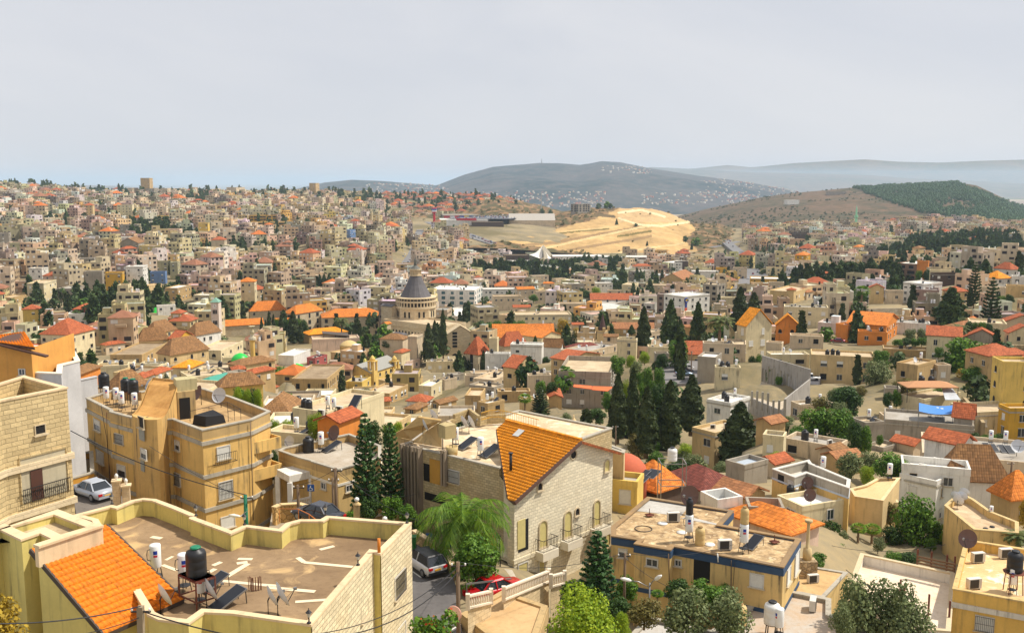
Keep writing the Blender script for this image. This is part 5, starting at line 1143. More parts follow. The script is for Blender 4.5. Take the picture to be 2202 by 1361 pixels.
H(820,945,1078,245,330,55,'wh','fu','white walled terrace with bluish floor behind the blue trimmed house',D=95,ph=1.0,win_=False,clutter=0);H(1190,1205,1500,300,380,20,'gy','fw','low grey terrace beside the orange hipped roof',D=93,ph=.8,win_=False,clutter=0)
H(930,1180,1340,240,300,35,'tn','gt','low house with a plain light brown tiled roof behind the white terrace',D=104,win_=False)
# Zg: right side between 110 and 260 m
Zg()
H(1310,1320,2600,1060,1240,3,'be','fg','long beige house with four dark solar panels near the right edge',D=136,clutter=0,sp=5)
a=HOUSES[-1]
for x,y,lb in((1898,995,'left'),(2020,1000,'right')):roofput(pBOIL,x,y,a.zr,f'{lb} white boiler on the long beige house',0,1.15)
for x,y,lb in((1870,1035,'first'),(1925,1045,'second'),(2000,1052,'third'),(2055,1058,'fourth')):roofput(pPANEL,x,y,a.zr,f'{lb} dark solar panel from the left on the long beige house',0,.95)
roofput(pTANK,1525,970,a.zr,'black tank on the long beige house',0,.95);roofput(pDISH,2115,1090,a.zr,'large grey dish on the long beige house',-.2,1.6)
H(1340,1640,1745,1010,1160,25,'wh','gr','white cabin with two layered red brown roofs in front of the long beige house',D=128,rise=1.3,gx=1,win_=False)
H(1140,1150,1720,1150,1330,10,'wh','fw','white house terrace with a curved grey parapet at right',D=121,ph=.9,clutter=1)
H(1000,1005,1745,780,1010,15,'gy','fg','long dark grey house with a blue awning and tanks on its roof',D=168,clutter=0,wk=['glass','half','shutter'],sp=4.2)
a=HOUSES[-1]
for x,y,lb in((1388,775,'first'),(1447,780,'second'),(1485,788,'third')):roofput(pBOIL,x,y,a.zr-.2,f'{lb} white boiler from the left under the blue awning',0,1.1)
t=thing('blue_awning','bright blue tarpaulin awning stretched over the dark grey house roof','awning',zz(1440,700,-41));mb=MB(t.location);g=[[at_y(*P(1300+285*u,645+20*u+v*70+16*math.sin(u*math.pi)*1),172-6*v)for u in np.linspace(0,1,9)]for v in np.linspace(0,1,4)]
for i in range(3):
 for j in range(8):mb.quad(g[i+1][j],g[i+1][j+1],g[i][j+1],g[i][j])
mb.build('cloth',simple(srgb(70,130,200),.7),t)
for j,i in((0,0),(8,0),(8,3),(0,3)):mb=MB(t.location);mb.bar(g[i][j],g[i][j]-Vector((0,0,3)),.08);mb.build('pole',mSTEEL,t)
H(1590,1745,1760,790,830,5,'gy','gr','small red tiled roof at the right end of the dark grey house',D=164,rise=2.4,win_=False,gx=1)
H(725,845,1000,810,960,55,'gy','ff','grey house with stone flank and cluttered roof left of the dark grey house',D=160)
H(1140,1340,1645,615,690,22,'cr','ff','cream terrace house with a brown fabric gazebo on its roof',D=186,clutter=0,win_=False)
t=thing('fabric_gazebo','brown fabric gazebo on the cream terrace','gazebo',at_y(*P(1365,600),190));o=t.location;mb=MB(o)
rc=[(o.x-5,o.y-2.5),(o.x+5,o.y-2.5),(o.x+5,o.y+2.5),(o.x-5,o.y+2.5)];roof_hip(mb,rc,o.z+2.6,.8,.1);mb.build('canopy',simple(srgb(186,134,92),.8),t)
for x,y in rc:mb=MB(o);mb.bar((x,y,o.z-.5),(x,y,o.z+2.6),.1);mb.build('pole',mIRON,t)
t=thing('metal_awning','white corrugated metal awning beside the brown gazebo','awning',at_y(*P(1570,580),186));mb=MB(t.location);gable_slab(mb,at_y(*P(1520,620),183),at_y(*P(1650,620),183),at_y(*P(1580,525),190),at_y(*P(1490,525),190),.08);mb.build('sheet',corrugated(srgb(206,210,214)),t)
for x,y,lb in((1320,490,'left'),(1400,490,'right')):dup(pTANK,at_y(*P(x,y),193),0,f'{lb} black tank behind the brown gazebo',None,1.15)
H(1105,1280,1430,330,500,25,'tn','ff','tan house with grey gable side and dark lower storey, right of the round green trees',D=206)
H(1430,1450,1530,330,480,20,'be','ff','beige outside stair house at the right of the tan house',D=210,clutter=1)
H(1010,1015,1135,520,570,8,'gy','sg','small shed with a bluish sheet roof below the tan house',D=200,win_=False,clutter=0)
h=H(1870,1960,2300,300,960,70,'ye','ff','tall yellow apartment house with a rounded bay cut by the right edge',D=178,wk=['arch'],sp=4.5,clutter=1)
H(1950,2040,2400,690,960,60,'go','ff','golden yellow lower wing with a round balcony at the right edge',D=164,clutter=0)
H(385,390,920,240,480,-4,'sa','ff','sandy two-storey house with open ground floor and wall stains, behind the white pickup',D=252,sp=4.2,wh=(1.6,1.5))
H(20,60,380,240,350,6,'cr','fw','low cream house with white roof left of the sandy two-storey house',D=262,sp=4,wh=(1.8,1.2))
H(993,1000,1380,190,250,2,'tn','fd','low stained stone terrace right of the sandy house',D=272,win_=False,clutter=2)
H(165,600,695,1010,1150,20,'be','fg','beige house with grey sheet roof and white parapet in the middle right',D=140,clutter=3)
H(0,160,170,925,1130,10,'cr','fg','cream stair tower with open landings beside the grey sheet roof',D=140,clutter=0)
H(135,150,300,1090,1110,10,'be','sr',None,D=137,win_=False,clutter=0)if False else None
H(520,610,690,1075,1140,30,'be','gb','small brown tiled awning house at the right of the grey sheet roof',D=138,win_=False)
H(905,1000,1130,1020,1060,30,'gy','sf','small flat shed beside the olive trees below the dark grey house',D=150,win_=False,clutter=0)
H(1075,1250,1310,1010,1070,30,'be','gr','low house with a red tile slope in front of the dark grey house',D=150,win_=False)
H(-20,60,180,830,900,40,'tn','gt','small light brown tiled house at the foot of the construction site',D=150,win_=False)
FULL()
H(1487,1535,1602,930,1012,40,'sa','ff','sandy house with a yellowed roof left of the lone broad cypress',D=160);H(1640,1665,1700,1000,1030,40,'be','gr',None,D=128,win_=False);H(1560,1600,1650,1000,1040,40,'gy','fu','small house with bluish sheet roof and orange shutters by the maroon roof',D=118,win_=False,clutter=0);H(1830,1838,1930,1075,1120,10,'cr','ff',None,D=112,clutter=1)
H(1888,1900,1990,895,945,20,'be','ff',None,D=182);H(1700,1720,1790,870,905,20,'be','fw',None,D=196);H(2050,2060,2130,1000,1040,20,'be','gr',None,D=148,win_=False);H(1780,1800,1850,990,1025,30,'tn','gt',None,D=136,win_=False);H(2085,2090,2202,1035,1080,20,'sa','fw',None,D=124)
# Ze / upper right
Ze()
H(710,785,1000,555,845,15,'cr','gO','tall cream house with a bright orange gable roof in the right middle distance',D=286,gx=1,rise=5.0,wk=['shutter'],wh=(1.2,1.9),sp=4);lm('the cream gable house',860,650)
H(1040,1045,1235,545,640,3,'or','gO','orange walled wing with orange roof right of the tall cream gable house',D=300,gx=1,rise=3.5,wk=['arch'])
H(1540,1640,1720,540,690,40,'or','fw','orange annex at the left of the big orange house',D=302,clutter=0)
H(1635,1960,2055,550,690,10,'or','go','big orange walled house with an orange gable roof, middle right',D=300,gx=1,rise=2.8);lm('the big orange house',1840,600)
H(1725,1730,1970,590,690,3,'or','ff','orange front bay with roof boilers on the big orange house',D=290,clutter=4)
H(1105,1110,1475,385,560,3,'cr','fg','cream two-storey house with a row of white boilers on its roof',D=345,clutter=6,wk=['half','shutter']);
H(985,1190,1345,262,355,18,'sa','ff','sandy house beside a small tower with orange hipped cap',D=420)
H(1130,1190,1200,250,355,18,'sa','hr','small stair tower with red hipped cap on the sandy house',D=418,win_=False);H(1190,1300,1350,270,330,25,'be','ht','beige house with a brown hipped roof behind the sandy house',D=432)
H(530,535,745,890,1040,5,'cr','fw','small cream tower house crowded with boilers and tanks',D=226,clutter=6,stain=.9)
H(385,535,585,810,1030,12,'gy','sw','grey plain house with a slanting white roof beside the parked cars',D=236,clutter=0,win_=False)
H(460,655,820,1190,1480,30,'wh','fw','white house with a cluttered white roof below the construction site',D=203,clutter=3)
H(490,500,620,1055,1090,5,'rd','sf',None,D=170,win_=False,clutter=0)if False else None
H(430,435,690,690,800,5,'be','fg','beige house with a pale grey roof and round dish left of the tall cream house',D=250)
H(1160,1165,1440,625,700,4,'be','ff','low beige stone annex in front of the orange walled wing',D=278,clutter=0)
H(960,1090,1100,690,760,10,'be','ff',None,D=270,clutter=0,win_=False)
# Zf
Zf()
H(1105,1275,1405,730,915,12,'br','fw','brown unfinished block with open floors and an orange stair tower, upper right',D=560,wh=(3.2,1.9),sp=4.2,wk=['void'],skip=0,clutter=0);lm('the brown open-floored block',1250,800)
H(1278,1370,1380,705,830,12,'or','ff','orange stair tower on the brown unfinished block',D=556,win_=False,clutter=2)
H(1160,1330,1485,895,1070,35,'wh','fw','white cubic two-storey house in front of the brown block',D=400);lm('the white cubic house',1320,980)
H(1390,1440,1645,810,910,25,'dk','fd','dark brown pavilion right of the orange stair tower',D=470,clutter=0)
H(1385,1390,1560,780,860,4,'cr','sf','cream glazed rooftop house behind the dark pavilion',D=500,clutter=0)
H(1490,1600,1705,965,1080,45,'sa','hr','sandy house with a red hipped roof right of the white cubic house',D=395)
H(1830,1960,2065,855,900,40,'wh','hO','white house with a bright orange hipped roof at the right',D=420,rise=3.0);H(1925,2060,2140,780,840,40,'wh','hr','white arched house with a red hipped roof near the right edge',D=470,rise=3.2,arch=True)
H(2020,2025,2300,910,1010,3,'sa','ff','sandy terrace house at the right edge below the orange roof',D=395);H(2070,2075,2300,830,900,3,'wh','fw','white rooftop terrace with tanks at the right edge',D=420,clutter=4)
H(1800,1805,2020,920,1020,3,'be','fw','beige open house with a white metal roof near the right edge',D=390,clutter=0)
H(1100,1105,1390,1215,1270,3,'wh','fw','low white roof with tanks behind the big orange house',D=318,clutter=5,win_=False)
H(1985,2010,2300,1215,1340,10,'be','gr','beige villa with stepped red roofs at the right edge',D=290,gx=1,rise=2.2);H(2010,2050,2300,1310,1400,10,'cr','gr','lower cream villa with a red roof and orange door at the right edge',D=262,gx=1,rise=2.2)
H(880,885,1005,930,1010,5,'sa','gr','small sandy house with a red roof left of the white cubic house',D=405,gx=1)
H(1010,1030,1165,950,1060,10,'be','fg','beige terrace with a frame left of the white cubic house',D=398,clutter=0)
H(690,700,860,1050,1130,5,'pk','fw','pinkish white terrace house left of the fan palm',D=360,clutter=0)
H(45,235,420,960,1050,20,'sa','ff',None,D=430)if False else None
# Zd: centre
Zd()
H(780,1215,1262,935,1240,4,'gy','ff','raw grey concrete house with an orange awning in the centre right',D=250,sp=3.6,ph=1.3,clutter=0,stain=.9);lm('the raw concrete house',1020,1050)
H(905,910,1240,1075,1130,2,'gy','sf','grey closed balcony storey under an orange awning',D=244,clutter=0,wh=(1.8,1.3),sp=2.4)if False else None
H(720,870,1130,840,990,15,'sa','gr','sandy house with a long red roof behind the raw grey house',D=275,gx=1,rise=1.6)
H(1270,1430,1440,660,810,8,'cr','ff','cream two-storey house beside the tallest central cypress',D=300);H(1430,1540,1650,600,700,40,'be','ff','beige house behind the central cypress',D=330)
H(1525,1530,1770,720,830,5,'cr','ff','cream flat house above the parked cars',D=285);H(1585,1590,1700,775,880,5,'gy','ff','small grey house above the parked cars',D=265,clutter=0)
H(320,425,595,905,1050,35,'sa','gr','house with two red gable roofs and a brown balcony in the centre',D=268,gx=1);H(520,530,720,960,1060,8,'be','fw','beige house right of the two red gables',D=255)
H(0,130,170,1130,1280,8,'tn','ff','tall tan stone house with paired windows in the old town',D=215,wk=['shutter'],wh=(.8,1.7),clutter=0);H(125,190,330,1195,1290,12,'tn','fw','low tan stone house with a white roof in the old town',D=210)
H(270,275,545,1095,1180,6,'tn','ff',None,D=235);H(35,240,320,1060,1130,30,'gy','ff',None,D=255,clutter=2)
H(70,240,435,1000,1080,25,'be','ff',None,D=275);H(455,460,700,1160,1330,5,'sa','ff','sandy house behind the fan palm and conifer in the centre',D=215);H(0,5,190,960,1010,5,'be','fg',None,D=290)
H(835,905,1130,745,800,30,'be','hm','beige house with a maroon hipped roof in the centre',D=330);H(800,990,1270,770,830,25,'be','fg',None,D=318,clutter=3)
H(1160,1165,1280,640,680,5,'be','gb',None,D=360)
H(700,702,800,1150,1210,4,'tn','gr','small house with a bright red lean-to roof below the raw grey house',D=222,win_=False)
# Zc: old town
Zc()
H(265,560,705,835,955,14,'tn','fd','old tan mansion with a broken arch and a flat grey roof',D=300,wh=(.9,1.7),wk=['dark'],sp=2.8,clutter=0,stain=.9,skip=0);lm('the old tan mansion',480,860)
H(390,460,560,660,725,30,'rd','fg','dusky red house with a cluttered roof in the old town',D=372,clutter=4);H(150,280,420,640,730,25,'wh','fw','white sheet metal shed roofs left of the dusky red house',D=368,win_=False,clutter=0)
H(1385,1390,1620,690,785,6,'cr','ff','cream block with a cluttered roof in front of the cypresses',D=372,clutter=5);H(1160,1220,1335,690,765,14,'pk','fw','pink house with orange window frames in the old town',D=378)
H(990,1090,1360,860,935,14,'sa','ff',None,D=318);H(880,1080,1235,955,1050,25,'tn','ff',None,D=272)
H(1325,1430,1520,895,1010,20,'cr','fw','cream house with a white roof rim in the middle of the old town',D=285);H(1500,1540,1645,840,930,20,'be','ff',None,D=310)
H(1225,1380,1440,1030,1075,20,'wh','hr','white house with a red hipped roof in the old town',D=252);H(1430,1500,1640,1050,1090,25,'tn','gb','house with a brown gable roof right of the white hipped house',D=245);H(1215,1300,1400,1095,1120,25,'tn','hb',None,D=232);H(885,900,1085,1035,1060,15,'tn','gr',None,D=262,win_=False)
H(0,80,140,800,900,25,'tn','gr','stone house with an orange gable roof left of the round tree',D=325);H(0,60,150,930,970,25,'be','hr',None,D=290)
H(1570,1600,1700,800,860,25,'gy','sw',None,D=330,clutter=0);H(1750,1800,2150,800,880,12,'be','ff',None,D=300);H(1780,1900,2150,860,930,20,'be','fg',None,D=280)
H(-10,240,350,1130,1200,15,'tn','hb','wide brown hipped tile roof in front of the old tan mansion',D=158,rise=2.4,win_=False);H(640,650,700,1070,1080,10,'tn','hb',None,D=180,win_=False)
H(275,560,1035,1110,1240,35,'cr','ff','roof terrace house with boilers, tanks and blue solar panels above the twin pines',D=128,clutter=0,win_=False);a=HOUSES[-1]
for x,y,pr_,lb,s_ in((372,1085,pTANK,'left black tank of the pair left of the solar terrace',1.0),(405,1095,pTANK,'right black tank of the pair left of the solar terrace',1.0),(565,1100,pBOIL,'left white boiler on the solar terrace',1.1),(617,1118,pBOIL,'right white boiler on the solar terrace',1.1),(780,1140,pTANK,'black tank in front of the steep blue panel',.9)):roofput(pr_,x,y,a.zr,lb,0,s_)
for x,y,lb in((512,1140,'left'),(663,1110,'right')):roofput(pAC,x,y,a.zr,f'{lb} white air conditioner on the solar terrace',-.4,1.1)
dup(pPANEL,zz(785,1100,a.zr+.8),-.3,'steep blue solar panel on the solar terrace',None,(1.2,1.4,2.2))
H(540,660,840,1210,1320,35,'or','gr','orange walled shed with a tiled shed roof above the twin pines',D=108,win_=False,rise=.8,gx=0)
H(60,420,540,1300,1361,30,'cr','ff','cream roof terrace left of the orange shed',D=112,clutter=2,win_=False)
S1()
H(1325,1430,1750,330,475,14,'sa','hb','large sandy hall with a brown hipped roof in front of the green dome',D=292,rise=4.5,arch=True,sp=4);lm('the sandy hipped hall',1540,380)
H(1550,1640,1850,165,250,20,'wh','hb','white hall with a dark brown hipped roof near the clock tower',D=372,rise=4.5);H(1140,1160,1420,215,265,12,'sa','hb','hall with a brown pyramid roof left of the yellow gable',D=350,rise=4.6);H(1200,1300,1480,150,200,20,'sa','hb',None,D=395,rise=4.6)
H(1415,1490,1620,195,245,20,'go','gr','golden yellow house with a red gable roof in the old town',D=352,gx=1)
H(350,600,800,160,340,35,'cr','hr','large stone block with a wide red hipped roof and skylights at left',D=318,rise=4.5,sp=3.4);lm('the red hipped block',590,200)
H(820,1080,1085,430,520,8,'cr','ff','cream cube house with a wooden roof box at left',D=238,clutter=2)if False else H(815,1075,1090,405,540,6,'cr','ff','cream cube house with a wooden roof box at left',D=238,clutter=2)
H(1200,1300,1430,490,545,30,'cr','hr','small cream house with a red pyramid roof beside the conifer',D=222);H(1450,1600,1700,435,540,25,'cr','hO','cream house with an orange hipped roof and brick balcony',D=238);H(1130,1200,1280,520,550,25,'cr','hr',None,D=212,win_=False)
H(925,1190,1410,320,410,20,'tn','fd','old stone building with battlements left of the sandy hall',D=300,clutter=0);H(850,890,1050,245,330,15,'be','hr',None,D=330)
H(920,1000,1230,620,680,25,'tn','hb','brown hipped roof behind the black tanks',D=150,win_=False,rise=2.5);H(520,670,840,490,520,15,'or','hb',None,D=190,win_=False)
H(1650,1700,2000,580,620,12,'ye','hb',None,D=150,win_=False)if False else None
t=H(1640,1760,2000,575,600,20,'ye','hb','low house with a sea green painted roof in front of the hall',D=195,win_=False)
for c in t.root.children:
 if c.name.startswith('tile_roof'):c.data.materials.clear();c.data.materials.append(simple(srgb(70,150,130),.7));c.name='green_roof'
H(1910,2000,2300,420,480,15,'sa','hb',None,D=255,arch=True);H(2050,2120,2300,480,580,20,'tn','hr',None,D=230);H(1945,1950,2050,450,500,10,'be','hr',None,D=245,win_=False);H(1880,1920,2060,480,550,30,'gy','sw',None,D=225,clutter=0)
H(1820,1850,2200,600,640,12,'ye','hb',None,D=165,win_=False,rise=2)
# landmarks
def reroof(s,m):
 for c in s.root.children:
  if c.name.startswith('tile_roof'):c.data.materials.clear();c.data.materials.append(m)
Zb=lambda:org(480,380);Zx=lambda:org(960,330);Za=lambda:org(0,380)
Zc();bst=stone(srgb(222,202,166),.9,.45,.72,.14,.3,.4);slate=corrugated(srgb(92,88,90),.7,0,.9)
b=H(1035,1510,1722,396,640,56,'st','ff','large domed stone basilica with a dark conical dome, centre of the town','basilica','basilica',D=440,wallm=bst,clutter=0,win_=False,ph=.8)
lm('the domed basilica',1300,250)
q=b.q;o=b.o;A_,B_=Vector(q[3]),Vector(q[0]);rz=math.atan2((B_-A_).y,(B_-A_).x);L_=(B_-A_).length
for k in range(15):p=A_.lerp(B_,.12+k*.056);put_window(b.root,(p.x,p.y,b.zt-5.2),rz,.9,1.5,'dark',True)
for z_ in(b.zt-2.4,b.zt-8.2):mb=MB(o);ring(mb,inset(q,-.25),inset(q,.1),z_-.3,z_);mb.build('cornice',bst,b.root)
c=at_z(*P(1302,316),b.zt-.6);c=Vector((c.x,c.y,b.zt-.8));u=c.y/FPX*.2571
mb=MB(o);mb.lathe(c,[(168*u,0),(168*u,88*u)],8,0,None,False);mb.build('octagon_drum',bst,b.root)
for k in range(8):
 a=(k+.5)*math.pi/4;
 for s_ in(-1,1):
  p=c+Vector((math.cos(a),math.sin(a),0))*157*u+Vector((-math.sin(a),math.cos(a),0))*s_*20*u+Vector((0,0,38*u))
  if math.sin(a)<.4:put_window(b.root,p,a+math.pi/2,15*u,48*u,'void',True)
mb=MB(o);mb.lathe(c+Vector((0,0,88*u)),[(150*u,0),(150*u,60*u)],16,0,None,False);mb.build('gallery_core',simple(srgb(70,58,48),.9),b.root)
for z0,z1,r in((86,104,172),(138,152,172),(170,178,174)):mb=MB(o);mb.lathe(c+Vector((0,0,z0*u)),[(r*u,0),(r*u,(z1-z0)*u)],32,0,None,False);mb.build('gallery_ring',bst,b.root)
cm=MB();cm.box((0,0,0),(.55,.55,36*u));cm=cm.mesh('column',bst);c2=MB();c2 .box((0,0,0),(.3,.3,20*u));c2=c2 .mesh('baluster',bst)
for k in range(36):
 a=k*math.pi/18
 if math.sin(a)<.5:
  p=c+Vector((math.cos(a),math.sin(a),0))*165*u-o
  e=link('column',cm,b.root);e.location=p+Vector((0,0,121*u));e.rotation_euler=(0,0,a);e=link('baluster',c2,b.root);e.location=p+Vector((0,0,161*u));e.rotation_euler=(0,0,a)
mb=MB(o);mb.lathe(c+Vector((0,0,152*u)),[(146*u,0),(142*u,8*u),(78*u,125*u),(46*u,200*u)],16,0,None,False);mb.build('conical_dome',slate,b.root)
mb=MB(o)
mb.lathe(c+Vector((0,0,352*u)),[(52*u,0),(52*u,8*u),(36*u,9*u),(36*u,48*u),(52*u,49*u),(52*u,58*u)],16,0,None,False);mb.build('lantern',bst,b.root)
for k in range(12):
 a=k*math.pi/6;mb=MB(o);mb.bar(c+Vector((46*u*math.cos(a),46*u*math.sin(a),360*u)),c+Vector((46*u*math.cos(a),46*u*math.sin(a),402*u)),.35);mb.build('lantern_column',bst,b.root)
mb=MB(o);mb.lathe(c+Vector((0,0,410*u)),[(48*u,0),(20*u,22*u),(10*u,30*u),(14*u,34*u),(10*u,70*u),(3*u,90*u),(2*u,100*u)],12,0,None,False);mb.build('lantern_cap',simple(srgb(92,92,84),.6),b.root)
f=H(1545,1560,1785,470,620,35,'st','gb','gabled entrance front of the basilica with a tall lattice window','church front','church_front',D=432,wallm=bst,win_=False,gx=1,rise=4.2)
f.root['label']='gabled stone entrance front with a tall lattice window, right of the basilica nave'
for c_ in f.root.children:
 if c_.name.startswith('tile_roof'):c_.data.materials.clear();c_.data.materials.append(bst);c_.name='gable_coping'
q=f.q;fa,fb_=Vector(q[0]),Vector(q[1]);rzf=math.atan2((fb_-fa).y,(fb_-fa).x)
for k in range(5):
 for j in range(3):p=fa.lerp(fb_,.24+.055*j);put_window(f.root,(p.x,p.y,f.zt+.8-k*1.5),rzf,.8,1.1,'void',True)
for t_ in(.3,.72):p=fa.lerp(fb_,t_);put_window(f.root,(p.x,p.y,f.zt-11),rzf,3.0,5.0,'arch',True,'portal')
H(1010,1100,1140,235,290,50,'st','gb','low slate roofed side hall left of the conical dome',D=470,win_=False);reroof(HOUSES[-1],slate)
H(1030,1060,1075,380,470,40,'st','go',None,D=452,gx=0);h=H(1095,1190,1225,470,500,40,'wh','hb','small pavilion with a grey pyramid roof in front of the basilica',D=418,win_=False)
for c_ in h.root.children:
 if c_.name.startswith('tile_roof'):c_.data.materials.clear();c_.data.materials.append(slate)
H(1235,1310,1360,480,690,20,'be','ff','tall plain beige wall tower in front of the basilica',D=385,win_=False,clutter=0);H(1000,1190,1240,510,600,20,'be','hb',None,D=392,win_=False);H(1115,1180,1250,620,680,30,'cr','hr','small cream house with a red hipped roof beside the plain wall tower',D=375,win_=False)
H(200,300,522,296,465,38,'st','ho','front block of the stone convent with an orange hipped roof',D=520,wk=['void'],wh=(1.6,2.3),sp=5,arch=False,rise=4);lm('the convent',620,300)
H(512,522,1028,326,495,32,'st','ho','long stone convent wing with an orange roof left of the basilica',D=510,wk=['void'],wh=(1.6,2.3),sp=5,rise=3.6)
Zb();H(215,225,530,1128,1220,45,'st','ho','left stone wing of the convent under a wide orange roof',D=545,wk=['dark'],sp=5,rise=5);H(-30,-10,340,1255,1340,50,'st','go','long low orange gable roof left of the convent trees',D=470,gx=0,win_=False);H(425,430,560,1205,1260,50,'st','go',None,D=515,win_=False)
H(665,720,1040,1325,1375,25,'tn','hO','terrace restaurant with a pergola and a golden brown roof',D=430,win_=False,rise=2)
Zc();H(430,440,830,505,600,12,'pk','ff','plain pinkish terrace wall building below the pergola',D=405,win_=False,clutter=0)
H(1430,1792,1857,92,310,12,'wh','fw','white hotel block with rows of teal windows behind the basilica','hotel','hotel',D=600,wk=['teal'],wh=(2.3,1.7),sp=5.2,skip=.02,clutter=8);lm('the teal-windowed hotel',1640,200)
t=thing('round_hall','low round white hall with a grey roof right of the hotel','hall',at_y(*P(1790,370),560));mb=MB(t.location);o=t.location;mb.lathe(o,[(22,-10),(22,7),(21.4,7),(21.4,6)],36,0,None,False);mb.build('wall',plaster(PAINT['wh'],.3),t)
dm=simple(srgb(206,178,120),.8);h=H(590,700,928,622,730,22,'sa','ff','sandy church with a low round dome in the old town','church','domed_church',D=378,clutter=0,sp=4);lm('the round-domed church',750,600)
p=at_z(*P(742,590),h.zt-.5);u=p.y/FPX*.2571;p.z=h.zt-.6;mb=MB(h.o);mb.lathe(p,[(78*u,0),(78*u,36*u),(82*u,38*u),(70*u,50*u),(50*u,68*u),(22*u,80*u),(1*u,84*u)],24,0);mb.build('dome',dm,h.root)
mb=MB(h.o);c_=p+Vector((0,0,84*u));mb.bar(c_,c_+Vector((0,0,2)),.15);mb.bar(c_+Vector((-.5,0,1.4)),c_+Vector((.5,0,1.4)),.15);mb.build('cross',mIRON,h.root)
yc=plaster(srgb(224,190,112),.5);h=H(700,925,1168,790,915,32,'ye','gb','yellow church with two bell towers and a small yellow dome','church','twin_tower_church',D=335,wk=['arch'],sp=3.6,gx=0,rise=2.6,wallm=yc);lm('the twin-towered church',930,800)
for c_ in h.root.children:
 if c_.name.startswith('tile_roof'):c_.data.materials.clear();c_.data.materials.append(simple(srgb(150,148,140),.8));c_.name='sheet_roof'
q=h.q;u=q[0][1]/FPX*.2571
for t_,zx in((.06,930),(.80,1120)):
 p=Vector(q[0]).lerp(Vector(q[1]),t_);b_=Vector((p.x,p.y+.4,h.zt-3));top=at_y(*P(zx,690),p.y).z;w=62*u;ang=math.atan2((Vector(q[1])-Vector(q[0])).y,(Vector(q[1])-Vector(q[0])).x)
 mb=MB(h.o);mb.box((b_.x,b_.y,(b_.z+top-3.4)/2),(w,w,top-3.4-b_.z),ang)
 for dx in(-1,1):
  for dy in(-1,1):v_=Matrix.Rotation(ang,3,'Z')@Vector((dx*w*.38,dy*w*.38,0));mb.box((b_.x+v_.x,b_.y+v_.y,top-1.7),(w*.24,w*.24,3.4),ang)
 mb.box((b_.x,b_.y,top+.15),(w*1.12,w*1.12,.3),ang);mb.lathe((b_.x,b_.y,top+.3),[(w*.42,0),(w*.36,.9),(w*.15,1.6),(.05,1.9)],12);mb.build('bell_tower',yc,h.root)
p=at_y(*P(875,745),q[0][1]+9);mb=MB(h.o);mb.lathe((p.x,p.y,p.z-2),[(46*u,0),(46*u,36*u),(49*u,40*u),(47*u,60*u),(36*u,84*u),(18*u,98*u),(14*u,102*u),(14*u,124*u),(2*u,136*u)],20);mb.build('dome',simple(srgb(196,186,96),.6),h.root)
H(715,850,925,860,930,20,'ye','fg',None,D=322,clutter=3)
Za();wst=stone(srgb(226,210,196),.8,.4,.75,.1,.2);h=H(1772,1835,1858,1050,1290,15,'st','ff','slim pale clock tower with a green pyramid cap','clock tower','clock_tower',D=445,wallm=wst,win_=False,clutter=0,ph=.2);lm('the slim clock tower',1815,1150)
mb=MB(h.o);roof_hip(mb,h.q,h.zt,1.9,.3);mb.build('cap',simple(srgb(120,160,140),.7),h.root)
rz=math.atan2(h.q[0][1]-h.q[3][1],h.q[0][0]-h.q[3][0]);A_,B_=Vector(h.q[3]),Vector(h.q[0]);m_=A_.lerp(B_,.5);nn=Vector((math.sin(rz),-math.cos(rz),0))
mb=MB(h.o);z_=at_y(*P(1815,1085),m_.y).z;mb.lathe(Vector((m_.x,m_.y,z_)),[(.9,0),(.9,.08)],20,0,nn);ck=mb.build('clock',mWHITE,h.root);mb=MB(h.o);c_=Vector((m_.x,m_.y,z_))+nn*.12;mb.bar(c_,c_+Vector((0,0,.7)),.12);mb.build('hand',mBLACK,ck);mb=MB(h.o);mb.bar(c_,c_+Vector((.4,0,-.2)),.12);mb.build('hand',mBLACK,ck)
for zy in(1130,1220):
 for t_ in(.3,.5,.7):p=A_.lerp(B_,t_);put_window(h.root,(p.x,p.y,at_y(*P(1815,zy),p.y).z),rz,.6,1.9,'arch',True)
H(1615,1700,1790,1275,1310,30,'st','go',None,D=430,win_=False);
S1();h=H(1640,1850,2035,285,360,20,'cr','ff','cream mosque hall with a battlemented roof beside the green dome','mosque','mosque',D=330,arch=True,clutter=0);lm('the green-domed mosque',1900,330)
h=H(1860,1870,2095,345,420,12,'cr','fw','low mosque building carrying a bright green dome','mosque','mosque',D=290,arch=True,clutter=0);p=at_z(*P(2008,355),h.zt);u=p.y/FPX*.2571
mb=MB(h.o);mb.lathe(Vector((p.x,p.y,h.zt-.6)),[(72*u,0),(74*u,8*u),(66*u,30*u),(44*u,52*u),(18*u,63*u),(1*u,67*u)],24);mb.build('dome',simple(srgb(36,190,70),.4),h.root)
p=at_y(*P(2118,400),283);u=p.y/FPX*.2571;t=thing('minaret','slender yellow minaret with a pointed cap right of the green dome','minaret',p);mb=MB(p)
mb.lathe(p,[(24*u,-40*u),(24*u,0),(20*u,10*u),(19*u,195*u),(30*u,210*u)],12,0,None,False);mb.build('shaft',plaster(srgb(222,184,104),.3),t);mb=MB(p);mb.lathe(p+Vector((0,0,210*u)),[(32*u,0),(32*u,20*u),(17*u,20*u),(16*u,50*u),(24*u,54*u)],12,0,None,False);mb.build('balcony',simple(srgb(206,196,170),.8),t);mb=MB(p);mb.lathe(p+Vector((0,0,264*u)),[(22*u,0),(18*u,18*u),(3*u,56*u),(1,62*u)],12);mb.build('cap',simple(srgb(190,176,140),.7),t)
